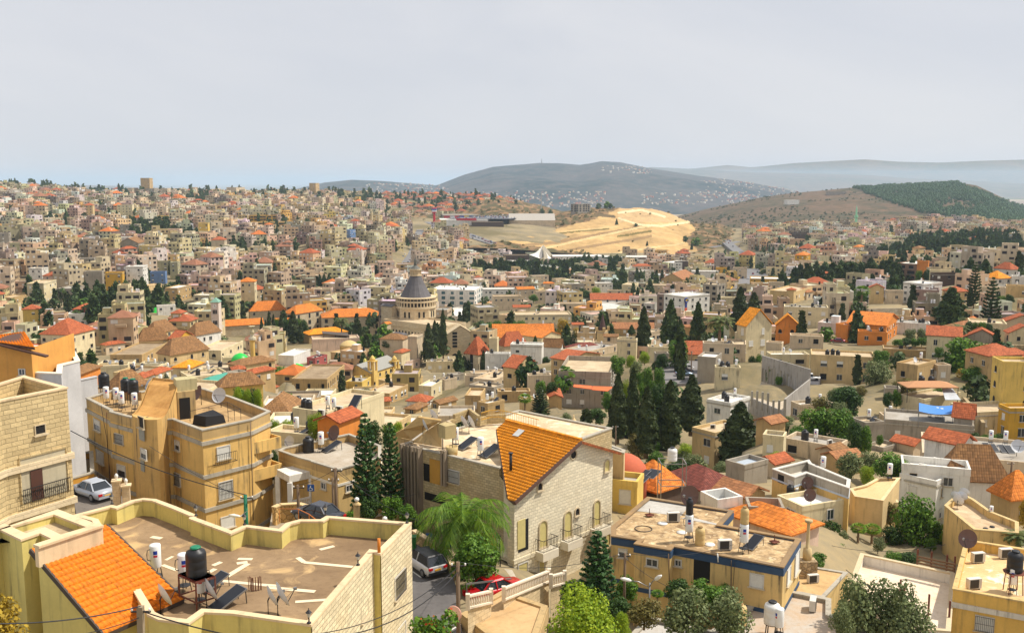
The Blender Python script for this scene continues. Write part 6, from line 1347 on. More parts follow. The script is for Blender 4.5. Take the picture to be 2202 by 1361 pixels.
Zd();h=H(1100,1160,1196,590,700,25,'sa','ff','stone church tower with battlements and a dark brown spire','church tower','spire_church',D=372,arch=True,clutter=0,sp=2);lm('the dark church spire',1150,560);mb=MB(h.o);cx,cy=sum(p[0]for p in h.q)/4,sum(p[1]for p in h.q)/4;u=cy/FPX*.2571;mb.lathe((cx,cy,h.zt-.6),[(34*u,0),(22*u,60*u),(6*u,130*u),(.1,150*u)],8,0,None,False);mb.build('spire',simple(srgb(82,58,54),.7),h.root)
for k in range(4):x,y=h.q[k];mb=MB(h.o);mb.box((x,y,h.zt+.5),(1.0,1.0,1.6));mb.build('pinnacle',plaster(PAINT['sa'],.4),h.root)
H(228,238,745,650,720,42,'cr','go','long cream school with a wide orange gable roof',D=405,gx=0,rise=5.0,sp=4);lm('the orange-roofed school',500,600);H(470,640,802,650,700,40,'cr','go','lower orange roofed wing in front of the long school',D=392,gx=1,rise=2,win_=False)
H(510,560,583,540,590,20,'wh','fw','white lift tower on the long orange school roof',D=415,win_=False,clutter=0)
H(0,110,210,792,930,35,'st','hr','stone chapel with a steep red hipped roof and pointed window',D=350,wk=['arch'],sp=6,wh=(1.4,3.4),rise=6);H(275,330,515,720,780,35,'st','hr','stone hall with a red hipped roof behind the white cube',D=365,win_=False,rise=5);H(205,268,280,650,760,12,'cr','ff','little cream belfry beside the red hipped chapel',D=352,arch=True,clutter=0)
H(380,640,657,705,870,8,'wh','fw','white stone cube building in front of the orange roofs',D=322,clutter=2,sp=5,wh=(.9,1.6));H(168,372,380,780,880,8,'wh','fw','low white stone wing left of the white cube',D=328,clutter=1,sp=5,wh=(.9,1.6));H(655,800,818,735,810,20,'wh','gb','white house with brown roof and a row of dormers',D=330,gx=1,rise=3,win_=False)
t=thing('curved_office','five-storey curved glass office with pale floor bands, centre','office block',at_y(*P(1120,560),545));o=t.location;lm('the curved glass office',1120,480)
a0=at_y(*P(928,470),555);a1=at_y(*P(1305,470),530);a2=at_y(*P(1352,470),555);pts=[Vector(a0 .xy).lerp(Vector(a1 .xy),t_)+Vector((.1,-1))*11*math.sin(math.pi*t_)*(1 if t_<1 else 0)for t_ in np.linspace(0,1,15)]+[Vector(a2 .xy)];pl=[tuple(p)for p in pts]+[(a2 .x-6,a2 .y+16),(a0 .x+4,a0 .y+20)]
zt=at_y(*P(928,395),555).z;fh=3.3;mb=MB(o);mb.prism(pl,zt-22,zt-.8);mb.build('glazing',simple(srgb(62,76,78),.25),t)
for k in range(6):mb=MB(o);mb.prism(inset(pl,-.5),zt-.9-k*fh,zt-k*fh+(.0 if k else.3));mb.build('floor_band',plaster(srgb(196,198,190),.4),t)
fm_=MB();fm_.box((0,0,0),(.35,.5,2.4));fm_=fm_.mesh('mullion',mWHITE)
for k in range(5):
 for j in range(14):
  p=(pts[j]+pts[j+1])/2;e=link('mullion',fm_,t);e.location=Vector((p.x,p.y-.35,zt-k*fh-2.1))-o
H(1060,1240,1355,365,420,25,'gy','fg','dark grey upper block behind the curved glass office',D=572,clutter=2)
for c_ in():pass
h=H(1660,1825,2042,300,478,45,'wh','fw','white office block with a coloured vertical sign on its corner','office block','office_block',D=470,sp=4,wk=['dark','glass'],clutter=2);lm('the white signed office',1850,380)
q=h.q;d=(Vector(q[1])-Vector(q[0])).normalized();n3=Vector((d.y,-d.x,0));rz=math.atan2(d.y,d.x);p=Vector(q[0])+d*1.6;u=p.y/FPX*.2571
def plate(dz,w,hh,col,nm='sign'):mb=MB(h.o);mb.box((p.x+n3 .x*.1,p.y+n3 .y*.1,at_y(*P(1862,dz),p.y).z),(w*1.3,.15,hh),rz);return mb.build(nm,simple(col,.5),h.root)
mb=MB(h.o);c_=Vector((p.x,p.y,at_y(*P(1862,333),p.y).z))+n3*.15;mb.tube([c_+d.to_3d()*(1.0*math.cos(a))+Vector((0,0,1.0*math.sin(a)))for a in np.linspace(.9,5.6,14)],.34,6);mb.build('emblem',simple(srgb(40,60,150),.5),h.root)
mb=MB(h.o);mb.lathe(c_+d.to_3d()*.2,[(.5,0),(.5,.1)],12,0,n3);mb.build('emblem',simple(srgb(230,190,40),.5),h.root)
for k,(dz,hh)in enumerate(((358,.9),(372,.9),(386,.9))):plate(dz,1.0,hh,srgb(60,70,150),'sign_letter')
plate(410,1.2,1.6,srgb(226,90,50))
H(1985,2105,2172,205,395,25,'gy','ff','bare grey concrete frame block with empty window openings',D=560,wk=['void'],sp=3.6,wh=(2.2,1.7),skip=.05,clutter=2)
for a in((410,425,890,455,560,8,'cr','ff','long cream three-storey block with a cluttered roof, centre',470),(225,240,472,300,415,8,'be','ff','beige block with a blue roof tank, centre left',560),(145,150,420,240,335,8,'wh','fw','long white ribbed block behind the beige block',640),(420,440,580,245,350,8,'be','go',None,610),(585,600,705,260,345,20,'be','ff',None,600),(640,645,745,195,230,8,'be','ho',None,720),(400,405,545,395,450,8,'be','gr',None,500),(780,785,1010,360,420,8,'be','ff',None,545),(1045,1050,1400,330,365,4,'wh','gr','low warehouse with a bright white roof, centre',590),(1042,1060,1235,190,270,12,'wh','fw',None,700),(1310,1400,1450,205,290,15,'cr','ff','cream block with a yellow end wall, centre right',660),(1190,1195,1310,250,280,5,'be','ff',None,650),(1365,1460,1580,95,195,25,'gy','fg','grey four-storey block below the pinkish terrace house',800),(1400,1420,1555,50,110,12,'pk','hr','pinkish terraced house with a small red roof',850),(1650,1740,1865,20,100,8,'wh','fw','white cube building with a dark vertical stripe',1010),(1745,1750,1815,20,95,8,'wh','fw',None,990),(1640,1820,1925,165,210,10,'tn','gt','tan market sheds with wide gable roofs',720),(1515,1520,1770,205,250,5,'be','ff',None,660),(1890,1900,2120,90,165,10,'wh','fw',None,760),(2140,2145,2300,310,400,10,'cr','fw',None,540),(530,560,700,130,195,12,'be','fg',None,790),(725,760,850,155,190,12,'be','ff',None,790),(1230,1240,1580,575,610,30,'tn','gt','long light brown tiled roof behind the central cypress',410),(1830,1840,1960,560,610,20,'tn','gt',None,400),(890,900,990,540,570,20,'be','gr',None,455),(100,110,280,60,110,8,'be','ho',None,850),(850,860,1000,200,260,5,'gy','fg',None,660)):
 H(*a[:9],D=a[9],clutter=2 if a[9]<520 else 0,win_=not(a[8]and 'warehouse' in a[8]))
Ze()
for a in((825,830,1235,150,215,4,'go','fw','long golden yellow market building with a white sign band',640),(985,990,1110,180,260,5,'be','fg',None,520),(580,590,720,310,400,15,'cr','fw',None,500),(960,970,1120,60,130,10,'cr','ff',None,760),(1400,1410,1530,110,180,8,'or','fw',None,640),(1620,1630,1750,90,130,10,'pk','gr',None,720),(1815,1820,1930,50,115,6,'wh','fw',None,700),(540,545,640,60,110,5,'go','ff',None,800),(680,690,800,60,150,10,'be','ff',None,720)):H(*a[:9],D=a[9],clutter=0)
Zx()
H(470,480,690,850,960,4,'dk','fd','dark maroon box building beside the white tent roof',D=1080,win_=False,clutter=0);H(500,505,700,900,960,3,'wh','fw','white low building under the dark maroon box',D=1060,clutter=0);H(880,890,1310,860,930,4,'wh','fw','long white low building right of the tent roof',D=1090,clutter=0,sp=6);H(1310,1320,1690,865,930,5,'wh','fw','long white block with a teal glass top, below the quarry',D=1075,clutter=0,sp=6)
H(1365,1370,1500,840,870,4,'gr','fg','teal glass top floor on the long white block',D=1085,win_=False,clutter=0);H(1905,1910,2020,905,990,4,'dk','fd','black cube next to the white cube building',D=1000,win_=False,clutter=0)
t=thing('tent_roof','white pointed tent roof like two sails in the valley','tent roof',at_y(*P(800,890),1100));o=t.location;lm('the white tent roof',800,840);ap_=at_y(*P(806,768),1110)
for pts in(((690,845),(800,885),0),((815,880),(888,880),1)):
 a,c_=at_y(*P(*pts[0]),1085),at_y(*P(*pts[1]),1095);mb=MB(o);n_=9
 for i in range(n_):
  for j in range(5):
   def S(u_,v_):e=a.lerp(c_,v_);w=e.lerp(ap_,u_);return w-Vector((0,0,6*math.sin(math.pi*u_)*(1-abs(v_-.5))))
   mb.quad(S(i/n_,j/5),S(i/n_,(j+1)/5),S((i+1)/n_,(j+1)/5),S((i+1)/n_,j/5))
 mb.build('sail',simple(srgb(238,232,222),.6),t)
mb=MB(o);bk_=at_y(*P(905,870),1120);mb.quad(at_y(*P(815,880),1085),bk_,ap_+Vector((1,3,0)),ap_);mb.build('back_sail',simple(srgb(150,140,120),.7),t)
H(-40,-30,560,515,560,3,'gy','fg','long grey shopping mall hall with coloured shop signs',D=1650,win_=False,clutter=0,dep=40);a=HOUSES[-1];lm('the shopping mall',300,540)
for k,c_ in enumerate((srgb(200,40,60),srgb(230,230,235),srgb(220,70,90),srgb(60,70,180),srgb(230,200,60),srgb(60,130,190),srgb(200,200,200),srgb(200,50,60))):
 p=Vector(a.q[0]).lerp(Vector(a.q[1]),.1+k*.115);mb=MB(a.o);mb.box((p.x,p.y-.6,a.zt-4),(10,.8,4.5));mb.build('shop_sign',simple(c_,.6),a.root)
H(-60,-50,680,555,600,3,'wh','fw','long low white mall front with a red sign',D=1420,win_=False,clutter=0,dep=25);a=HOUSES[-1];p=Vector(a.q[0]).lerp(Vector(a.q[1]),.54);mb=MB(a.o);mb.box((p.x,p.y-1,a.zt+.5),(30,1,3));mb.build('mall_sign',simple(srgb(200,30,44),.5),a.root)
H(210,215,480,575,600,3,'dk','fd','dark glass entrance of the low white mall front',D=1400,win_=False,clutter=0);H(520,525,940,562,588,8,'be','gr','white vaulted mall hall left of the quarry',D=1480,win_=False,clutter=0);reroof(HOUSES[-1],simple(srgb(176,168,156),.6))
mb=MB();g=[at_y(*P(*p),d_)for p,d_ in(((-20,553),1450),((540,553),1450),((760,520),1640),((560,515),1640))];mb.quad(*[x+Vector((0,0,1.0))for x in g]);tag(mb.build('car_park',slab(srgb(120,122,126),srgb(90,90,96),.02)),kind='structure')
CARPARK=g
Zb();p=at_y(*P(1765,390),1330);u=p.y/FPX*.2571;t=thing('sign_pylon','tall red pylon with a white and blue sign top at the mall','sign pylon',p);lm('the red sign pylon',1765,330);mb=MB(p);mb.lathe(p,[(11*u,-10),(9*u,85*u)],8,0,None,False);mb.build('shaft',simple(srgb(196,30,48),.5),t)
for z0,z1,w,c_ in((85,95,32,srgb(190,30,50)),(95,108,36,srgb(230,220,225)),(108,120,36,srgb(70,110,170)),(120,130,34,srgb(210,60,80))):mb=MB(p);mb.box(tuple(p+Vector((0,0,(z0+z1)/2*u))),(w*u,8,(z1-z0)*u));mb.build('sign',simple(c_,.5),t)
H(218,224,440,325,372,4,'go','fd','upper block of the golden yellow school on the hill',D=1180,sp=5,wh=(4,1.6),wk=['dark'],skip=0,clutter=0);H(205,212,612,383,425,4,'go','fd','long lower block of the golden yellow school on the hill',D=1120,sp=5,wh=(4,1.6),wk=['dark'],skip=0,clutter=0);lm('the golden yellow school',400,380)
H(1018,1060,1108,445,500,8,'bl','fg','bright blue block on the hillside',D=1010,clutter=0);lm('the bright blue block',1062,470)
for zx,nm in((1245,'left'),(1302,'right')):
 p=at_y(*P(zx,385),1250);u=p.y/FPX*.2571;t=thing('minaret',f'{nm} slim minaret of the distant pair near the mall','minaret',p);mb=MB(p);mb.lathe(p,[(7*u,-8),(6*u,70*u),(9*u,72*u),(9*u,78*u),(5*u,78*u),(5*u,92*u),(.2,118*u)],10,0,None,False);mb.build('shaft',plaster(PAINT['cr'],.2),t)
H(722,775,806,54,160,20,'tn','ff','right tall tower block on the skyline','tower block','tower_block',D=2030,sp=5,clutter=0);lm('the right skyline tower',765,100);H(30,110,182,90,150,20,'be','ff','stepped tower block on the skyline','tower block','tower_block',D=2040,sp=6,clutter=0)
Za();H(1180,1255,1283,12,135,15,'tn','ff','tall tower block on the left skyline','tower block','tower_block',D=2060,sp=5,clutter=0);lm('the tall skyline tower',1230,70)
for a in((1225,1290,1332,100,140,20,'gy','fg','dark grey block at the foot of the tall skyline tower',2040),(1066,1110,1158,95,140,20,'be','ff','block left of the tall skyline tower',2050),(1345,1400,1442,98,140,20,'be','ff','block right of the tall skyline tower',2050),(1058,1200,1242,750,898,15,'wh','fw','white four-storey block with dark balconies, left hillside',600),(888,1030,1048,800,950,10,'go','ff','golden yellow block with grey balconies, left hillside',590),(712,860,876,790,938,10,'gy','fw','grey and cream five-storey block left of the golden block',595),(1258,1385,1400,795,890,10,'bl','fg','blue grey house with dark openings, left hillside',620),(1425,1490,1512,715,850,12,'gr','fg','slim olive apartment tower, left hillside',640),(1300,1420,1430,705,790,10,'gr','fr','olive green house left of the slim olive tower',665),(362,470,535,830,900,20,'pk','hr','lilac pink house with a red roof, left hillside',590),(235,375,482,890,1065,20,'cr','ff','large cream apartment block at the left',540),(478,610,715,935,1050,25,'gy','fg','raw grey apartment block with empty balconies at the left',545),(1190,1250,1360,910,1050,25,'sa','ff','sandy block with arched balconies and a turret, left hillside',560),(1385,1490,1605,930,1045,25,'tn','fw','tan block with wide garages below, left hillside',555),(1860,1960,1970,770,850,8,'pk','fd','pink house with a red brown top storey, left hillside',640),(985,1110,1127,235,350,15,'cr','ff','tall cream apartment block upper left hillside',1180),(710,780,795,240,335,8,'sa','hr','sandy block with a red roof, upper left hillside',1170),(1005,1150,1160,400,485,8,'gy','fg','dark grey building with a bright blue end wall',950),(245,355,410,765,860,30,'wh','ff','white block with dark balconies at the far left',610),(0,90,225,1010,1080,30,'tn','ff',None,520),(190,330,365,1110,1240,15,'ye','hr','yellow block with a red canopy roof at the left',455),(565,800,835,1140,1240,10,'wh','fw','white long house with a red hipped roof house on top',450),(1310,1320,1470,1080,1130,5,'wh','ff','white sheds beside the green tarpaulin',470),(660,790,805,680,740,8,'gy','fg',None,700),(880,1000,1010,600,680,8,'be','ff',None,760),(990,1160,1215,560,610,12,'gy','gb',None,790),(85,200,215,555,630,10,'gr','ff',None,790),(0,80,100,470,590,10,'gy','fg','raw grey block with balconies cut by the left edge',830),(190,300,310,240,310,10,'pk','ff',None,1180),(1770,1880,1900,530,620,10,'be','hr',None,850),(1300,1400,1425,330,390,10,'ye','ff',None,1150),(1660,1740,1756,390,440,8,'ye','ff','bright yellow house on the left hillside',1050),(2000,2130,2150,880,990,10,'cr','ho','cream house with a red roof overhang, left of the convent',575)):H(*a[:9],D=a[9],clutter=0,sp=3.6)
H(610,720,795,1110,1140,10,'rd','hr','red hipped top storey on the long white house',D=455,win_=False);t=thing('green_tarpaulin','bright green tarpaulin chute on the slope at left','tarpaulin',at_y(*P(1280,1130),480));mb=MB(t.location);mb.quad(at_y(*P(1230,1135),478),at_y(*P(1320,1140),478),at_y(*P(1310,1090),484),at_y(*P(1295,1095),484));mb.build('sheet',simple(srgb(20,180,50),.6),t)
Zx();H(1040,1085,1205,425,492,20,'gy','fg','unfinished grey concrete building on top of the quarry hill',D=1690,wk=['void'],sp=6,wh=(4,2.2),skip=0,clutter=0);lm('the hilltop shell',1120,455)
Zf()
def mast(zx,z0,z1,D,label,w=1.2):
 a,b_=at_y(*P(zx,z0),D),at_y(*P(zx,z1),D);mb=MB();mb.lathe(a-Vector((0,0,2)),[(w,0),(w*.4,(b_-a).z+2)],6,0,None,False);tag(mb.build('mast',simple(srgb(170,166,160),.6)),label,'mast')
mast(1100,295,200,2300,'slender pale mast on the bare slope below the wood',1.4)
Zx();mast(793,460,322,1800,'tall thin mast left of the quarry hilltop',1.0);mast(797,80,45,7400,'antenna mast on the distant mountain top',4)
Zf();H(170,200,298,195,210,10,'wh','fw','white shed roof on the bare right hill',D=2380,win_=False,clutter=0);H(520,540,690,125,150,8,'gy','fg','grey sheds near the top of the right hill',D=2700,win_=False,clutter=0)
for a in((500,505,612,415,460,5,'pk','fd','long pink block at the foot of the bare hill',1500),(612,616,770,425,465,5,'wh','fw','long white block beside the long pink block',1500),(985,1040,1160,535,650,15,'cr','ff','cream six-storey block with wide windows at right',900),(745,800,840,590,650,15,'be','ho',None,880),(1240,1300,1350,600,680,30,'sa','hb','sandy gable fronted block below the cypress grove',800),(220,225,370,470,520,6,'dk','fd','dark glass building at the edge of the valley town',1250),(260,350,390,660,735,15,'go','ho',None,760),(385,390,500,480,550,8,'be','ff',None,1150),(1440,1530,1535,670,750,10,'be','fw',None,640),(1860,1960,1990,690,780,12,'cr','fw',None,560),(1820,1830,1930,500,560,15,'sa','ff',None,1000),(1480,1490,1650,500,560,12,'be','ff',None,1000),(1320,1330,1420,365,405,10,'be','ff',None,1500),(880,885,985,750,820,5,'wh','fw',None,590),(665,670,765,730,790,8,'cr','ff',None,640),(460,465,580,810,880,6,'sa','hr',None,560)):H(*a[:9],D=a[9],clutter=0)
mb=MB();p=at_y(*P(770,440),1550);mb.lathe(p-Vector((0,0,8)),[(2.2,0),(2,26),(3.2,27),(3.2,30),(1.5,30),(1.2,40),(.1,46)],8,0,None,False);tag(mb.build('minaret',simple(srgb(140,200,160),.6)),'pale green minaret at the foot of the wooded hill','minaret')
# the rest of the town, spread over the slopes
for s in HOUSES:
 if s.D>80 and not(s.D>1780 and proj(s.root.location)[0]>1600):
  zg=s.root.location.z+7;cx,cy=s.root.location.x,s.root.location.y;r_=zg-T(cx,cy)
  if abs(r_)<22:RES.append((1101+FPX*cx/cy,math.log(cy),r_))
FLOORS=np.array([(s.root.location.x,s.root.location.y,max(math.dist(s.q[0],s.q[2])*.62,5),s.root.location.z+7)for s in HOUSES if s.D>80])
SIGHT=[(min(proj((*p,s.zt))[0]for p in s.q),max(proj((*p,s.zt))[0]for p in s.q),proj((*s.q[0],s.root.location.z+7))[1],s.q[0][1])for s in HOUSES if s.D>90]+[(1580,1780,826,246),(1440,1510,812,246)]
def T_cut(PX,DD):
 z=T_fix(PX,DD)
 for a,b_,py,D in SIGHT:
  m=(PX>a)&(PX<b_)&(DD>D*.76)&(DD<=D)
  if m.any():z[m]=np.minimum(z[m],DD[m]*at_y(1101,py,1.0).z-.2)
 X=(PX-1101)/FPX*DD
 for cx,cy,r_,zg in FLOORS:
  m=(np.abs(X-cx)<r_+6)&(np.abs(DD-cy)<r_+6)
  if m.any():d=np.hypot(X[m]-cx,DD[m]-cy);z[m]=np.minimum(z[m],zg+np.maximum(d-r_,0)*.8)
 return z
TAB.append(T_cut(*np.meshgrid(GP,np.exp(GL_))))
gm,_=grid_mesh("ground",-700,2900,420,Dg,lambda PX,DD,X:T_cut(PX,DD),ground_mat())
tag(link("ground",gm),kind='structure')
TOWNCOL=[srgb(*c)for c in((214,192,156),(200,180,146),(222,202,170),(172,154,126),(222,206,180),(196,172,134),(150,136,116),(224,218,206),(208,192,166),(214,192,150),(206,180,138),(186,168,142))]
TOWNN=['cream','tan','pale','grey','off-white','sandy','dark grey','white','pinkish','beige','sandy beige','grey beige']
ODD=[(srgb(222,188,108),'yellow'),(srgb(168,168,164),'light grey'),(srgb(212,172,164),'pink'),(srgb(202,160,104),'ochre')]
ROOFC=[(srgb(196,112,58),'orange'),(srgb(164,90,60),'red'),(srgb(150,104,80),'brown')]
DKW=srgb(62,56,54)
def far_house(x,y,zg,w,d,nf,rz,wall,roof,rr,lod,tile_c):
 """one house as arrays of faces with their paint: walls, recessed roof, balconies, windows, tanks"""
 V=[];F=[];C=[]
 ca,sa=math.cos(rz),math.sin(rz);T2=lambda p:(x+p[0]*ca-p[1]*sa,y+p[0]*sa+p[1]*ca,p[2])
 def q4(a,b,c,d_,col):i=len(V);V.extend((T2(a),T2(b),T2(c),T2(d_)));F.append((i,i+1,i+2,i+3));C.append(col)
 def bx(x0,x1,y0,y1,z0,z1,col,top=None):
  q4((x0,y0,z0),(x1,y0,z0),(x1,y0,z1),(x0,y0,z1),col);q4((x1,y0,z0),(x1,y1,z0),(x1,y1,z1),(x1,y0,z1),col);q4((x1,y1,z0),(x0,y1,z0),(x0,y1,z1),(x1,y1,z1),col);q4((x0,y1,z0),(x0,y0,z0),(x0,y0,z1),(x0,y1,z1),col);q4((x0,y0,z1),(x1,y0,z1),(x1,y1,z1),(x0,y1,z1),top or col)
 def block(x0,x1,y0,y1,z0,nfl,tiled):
  h=nfl*3.1;z1=z0+h;bx(x0,x1,y0,y1,z0-6,z1,wall,roof)
  if tiled:
   o=.5;zz_=z1+.02;xm,ym=(x0+x1)/2,(y0+y1)/2;rs=min(x1-x0,y1-y0)*.3;a,b,c,d_=(x0-o,y0-o,zz_),(x1+o,y0-o,zz_),(x1+o,y1+o,zz_),(x0-o,y1+o,zz_)
   if x1-x0>y1-y0:k=(y1-y0)/2;r0,r1=(x0+k,ym,zz_+rs),(x1-k,ym,zz_+rs);q4(a,b,r1,r0,tile_c);q4(c,d_,r0,r1,tile_c);q4(b,c,r1,r1,tile_c);q4(d_,a,r0,r0,tile_c)
   else:k=(x1-x0)/2;r0,r1=(xm,y0+k,zz_+rs),(xm,y1-k,zz_+rs);q4(b,c,r1,r0,tile_c);q4(d_,a,r0,r1,tile_c);q4(a,b,r0,r0,tile_c);q4(c,d_,r1,r1,tile_c)
  else:
   t=.25;ph=.7
   for(xa,xb,ya,yb)in((x0,x1,y0,y0+t),(x0,x1,y1-t,y1),(x0,x0+t,y0+t,y1-t),(x1-t,x1,y0+t,y1-t)):bx(xa,xb,ya,yb,z1+.01,z1+ph,wall)
  for fi in range(nfl):
   zc=z0+fi*3.1+1.75;bal=rr.random()<.4
   for side in(0,1,2,3):
    if side==2:continue
    L=(x1-x0)if side in(0,2)else(y1-y0);n=max(1,int(L/3.1));
    for k in range(n):
     if rr.random()<.18:continue
     ww=rr.choice([1.2,1.5,1.8,2.4])/2;hh=rr.choice([.6,.7,.8]);u=(k+.5)/n*L;col=DKW if rr.random()<.78 else srgb(214,210,200);e=.05
     if side==0:q4((x0+u-ww,y0-e,zc-hh),(x0+u+ww,y0-e,zc-hh),(x0+u+ww,y0-e,zc+hh),(x0+u-ww,y0-e,zc+hh),col)
     elif side==1:q4((x1+e,y0+u-ww,zc-hh),(x1+e,y0+u+ww,zc-hh),(x1+e,y0+u+ww,zc+hh),(x1+e,y0+u-ww,zc+hh),col)
     else:q4((x0-e,y0+u+ww,zc-hh),(x0-e,y0+u-ww,zc-hh),(x0-e,y0+u-ww,zc+hh),(x0-e,y0+u+ww,zc+hh),col)
   if bal and lod<2 and fi>0:
    u0=rr.uniform(.1,.5)*(x1-x0);bl_=rr.uniform(.3,.48)*(x1-x0);bx(x0+u0,x0+u0+bl_,y0-1.3,y0-.06,z0+fi*3.1-.15,z0+fi*3.1+.85,tuple(c*.9 for c in wall))
 tiled=tile_c is not None;block(-w/2,w/2,-d/2,d/2,zg,nf,tiled and rr.random()<.7)
 z1=zg+nf*3.1
 if not tiled or rr.random()<.3:
  if rr.random()<.5 and nf>1:s_=rr.choice([-1,1]);xa=0 if s_>0 else-w/2;block(xa+.1,xa+w/2-.3,-d/4,d/2-.3,z1,1,tiled)
  if rr.random()<.5:xa=rr.uniform(-w/2+.6,w/2-3.2);bx(xa,xa+2.6,d/2-3.4,d/2-.4,z1,z1+2.4,wall,roof)
  for _ in range(rr.choice([0,1,1,2,3])):
   xa,ya=rr.uniform(-w/2+.5,w/2-1.2),rr.uniform(-d/2+.5,d/2-1.2);col=srgb(235,235,232)if rr.random()<.62 else srgb(34,34,36);bx(xa,xa+.6,ya,ya+.6,z1+.5,z1+1.9,col)
 return V,F,C
rt=random.Random(21)
def ok_zone(px,py,D):
 if px<-150 or px>2360:return False
 if 1000<px<1600 and D>1130:
  if px<1130 and D>1880 and D<2150:return px<1120
  return False
 if px>=1600 and D>1780:return False
 if 880<=px<=1000 and 1330<D<1720:return False
 if px<1000 and D>2150:return False
 if D<96 or(px<1180 and D<130)or(1290<px<1480 and D<190):return False
 return True
def lanedist(px,py,pts):
 best=1e9
 for(x1,y1),(x2,y2)in zip(pts[:-1],pts[1:]):
  t=max(0,min(1,((px-x1)*(x2-x1)+(py-y1)*(y2-y1))/((x2-x1)**2+(y2-y1)**2)));best=min(best,math.hypot(px-x1-t*(x2-x1),py-y1-t*(y2-y1)))
 return best
ROADS={'street':([(905,495),(893,520),(880,550),(862,575),(848,592)],11),'highway':([(925,478),(965,492),(1010,508),(1060,524),(1110,540),(1180,548)],20),'main_road':([(1538,508),(1572,524),(1600,545),(1612,570),(1622,600),(1600,640)],22),'slope_road':([(1530,533),(1560,528),(1590,520)],12)}
ROADW={}
for nm,(pts,w)in ROADS.items():
 W3=[]
 for a,b_ in zip(pts[:-1],pts[1:]):
  for t_ in np.linspace(0,1,7)[:-1]:W3 .append(hit(a[0]+(b_[0]-a[0])*t_,a[1]+(b_[1]-a[1])*t_,300))
 W3 .append(hit(*pts[-1],300));ROADW[nm]=W3;mb=MB()
 for a,b_ in zip(W3[:-1],W3[1:]):
  d=(b_-a);d.z=0;s_=Vector((d.y,-d.x,0)).normalized()*w/2;up=Vector((0,0,.7));mb.quad(a+s_+up,b_+s_+up,b_-s_+up,a-s_+up);mb.quad(a-s_+up,b_-s_+up,b_-s_-up*3,a-s_-up*3);mb.quad(b_+s_+up,a+s_+up,a+s_-up*3,b_+s_-up*3)
 tag(mb.build(nm,slab(srgb(128,126,126),srgb(100,98,98),.05,.4)),kind='structure')
ROADPX=[(proj(w)[0],w.y,w.x)for ws in ROADW.values()for w in ws]
ROADXY=np.array([(w.x,w.y)for ws in ROADW.values()for w in ws])
GROVES=[]
def grove(zx,zy,D,r,fill=True):p=at_y(*P(zx,zy),D);GROVES.append((p.x,p.y,r,fill))
Zx()
for a in((1000,960,960,50),(800,960,960,45),(1200,930,980,40),(500,1030,830,40),(620,1020,830,40),(1550,940,960,30),(1230,1030,820,30)):grove(*a)
Zf()
for a in((900,860,600,36),(700,880,560,30),(480,960,540,24),(1550,620,850,60),(1800,640,800,50),(1700,520,1050,60),(2000,560,900,60),(1350,560,1000,30),(1950,640,700,40)):grove(*a)
Za()
for a in((1000,1000,520,24),(940,1100,470,20),(1170,1060,500,16),(1380,460,950,35),(640,800,640,14),(1250,390,1050,22)):grove(*a)
Zd()
for a in((350,570,430,16,False),(1480,300,600,20,False),(1650,620,350,16,False),(1950,700,330,14,False),(1450,950,235,26,False),(1560,1050,200,26,False)):grove(*a)
Zc()
for a in((60,430,450,20),(250,470,440,16),(950,540,400,14),(1440,560,400,16),(720,420,440,12)):grove(*a,False)
FT=np.array(FOOT)
OCC=[]
for s in HOUSES:
 pp=[proj((*p,z))for p in s.q for z in(s.root.location.z+7,s.zt)];OCC.append((min(p[0]for p in pp),max(p[0]for p in pp),min(p[1]for p in pp),max(p[1]for p in pp),s.D))
OCC+=[(1715,1772,790,826,246),(1450,1500,780,815,240),(1790,1815,720,738,285),(400,720,1040,1100,75),(1565,1720,800,860,240)]
LAB=np.array([bool(s.root.get('label'))and s.D>230 for s in HOUSES]+[False]*5);OCC=np.array(OCC)
def hides(x,y,z,w,h,lim=.14):
 a,b_=proj((x-w/2,y,z+h)),proj((x+w/2,y,z));ox=np.minimum(OCC[:,1],b_[0])-np.maximum(OCC[:,0],a[0]);oy=np.minimum(OCC[:,3],b_[1])-np.maximum(OCC[:,2],a[1])
 lim=np.where(LAB,min(lim,.12),lim);ar=np.maximum(ox,0)*np.maximum(oy,0)/((OCC[:,1]-OCC[:,0])*(OCC[:,3]-OCC[:,2]));return bool(((ar>lim)&(OCC[:,4]>y+4)).any())
def free(x,y,r,pool):
 if len(FT)and(np.hypot(FT[:,0]-x,FT[:,1]-y)<FT[:,2]+r).any():return False
 if(np.hypot(ROADXY[:,0]-x,ROADXY[:,1]-y)<10+r).any():return False
 for gx_,gy_,gr_,_ in GROVES:
  if math.hypot(gx_-x,gy_-y)<gr_+r*.3:return False
 return True
AUTO=[]
yy=120.0
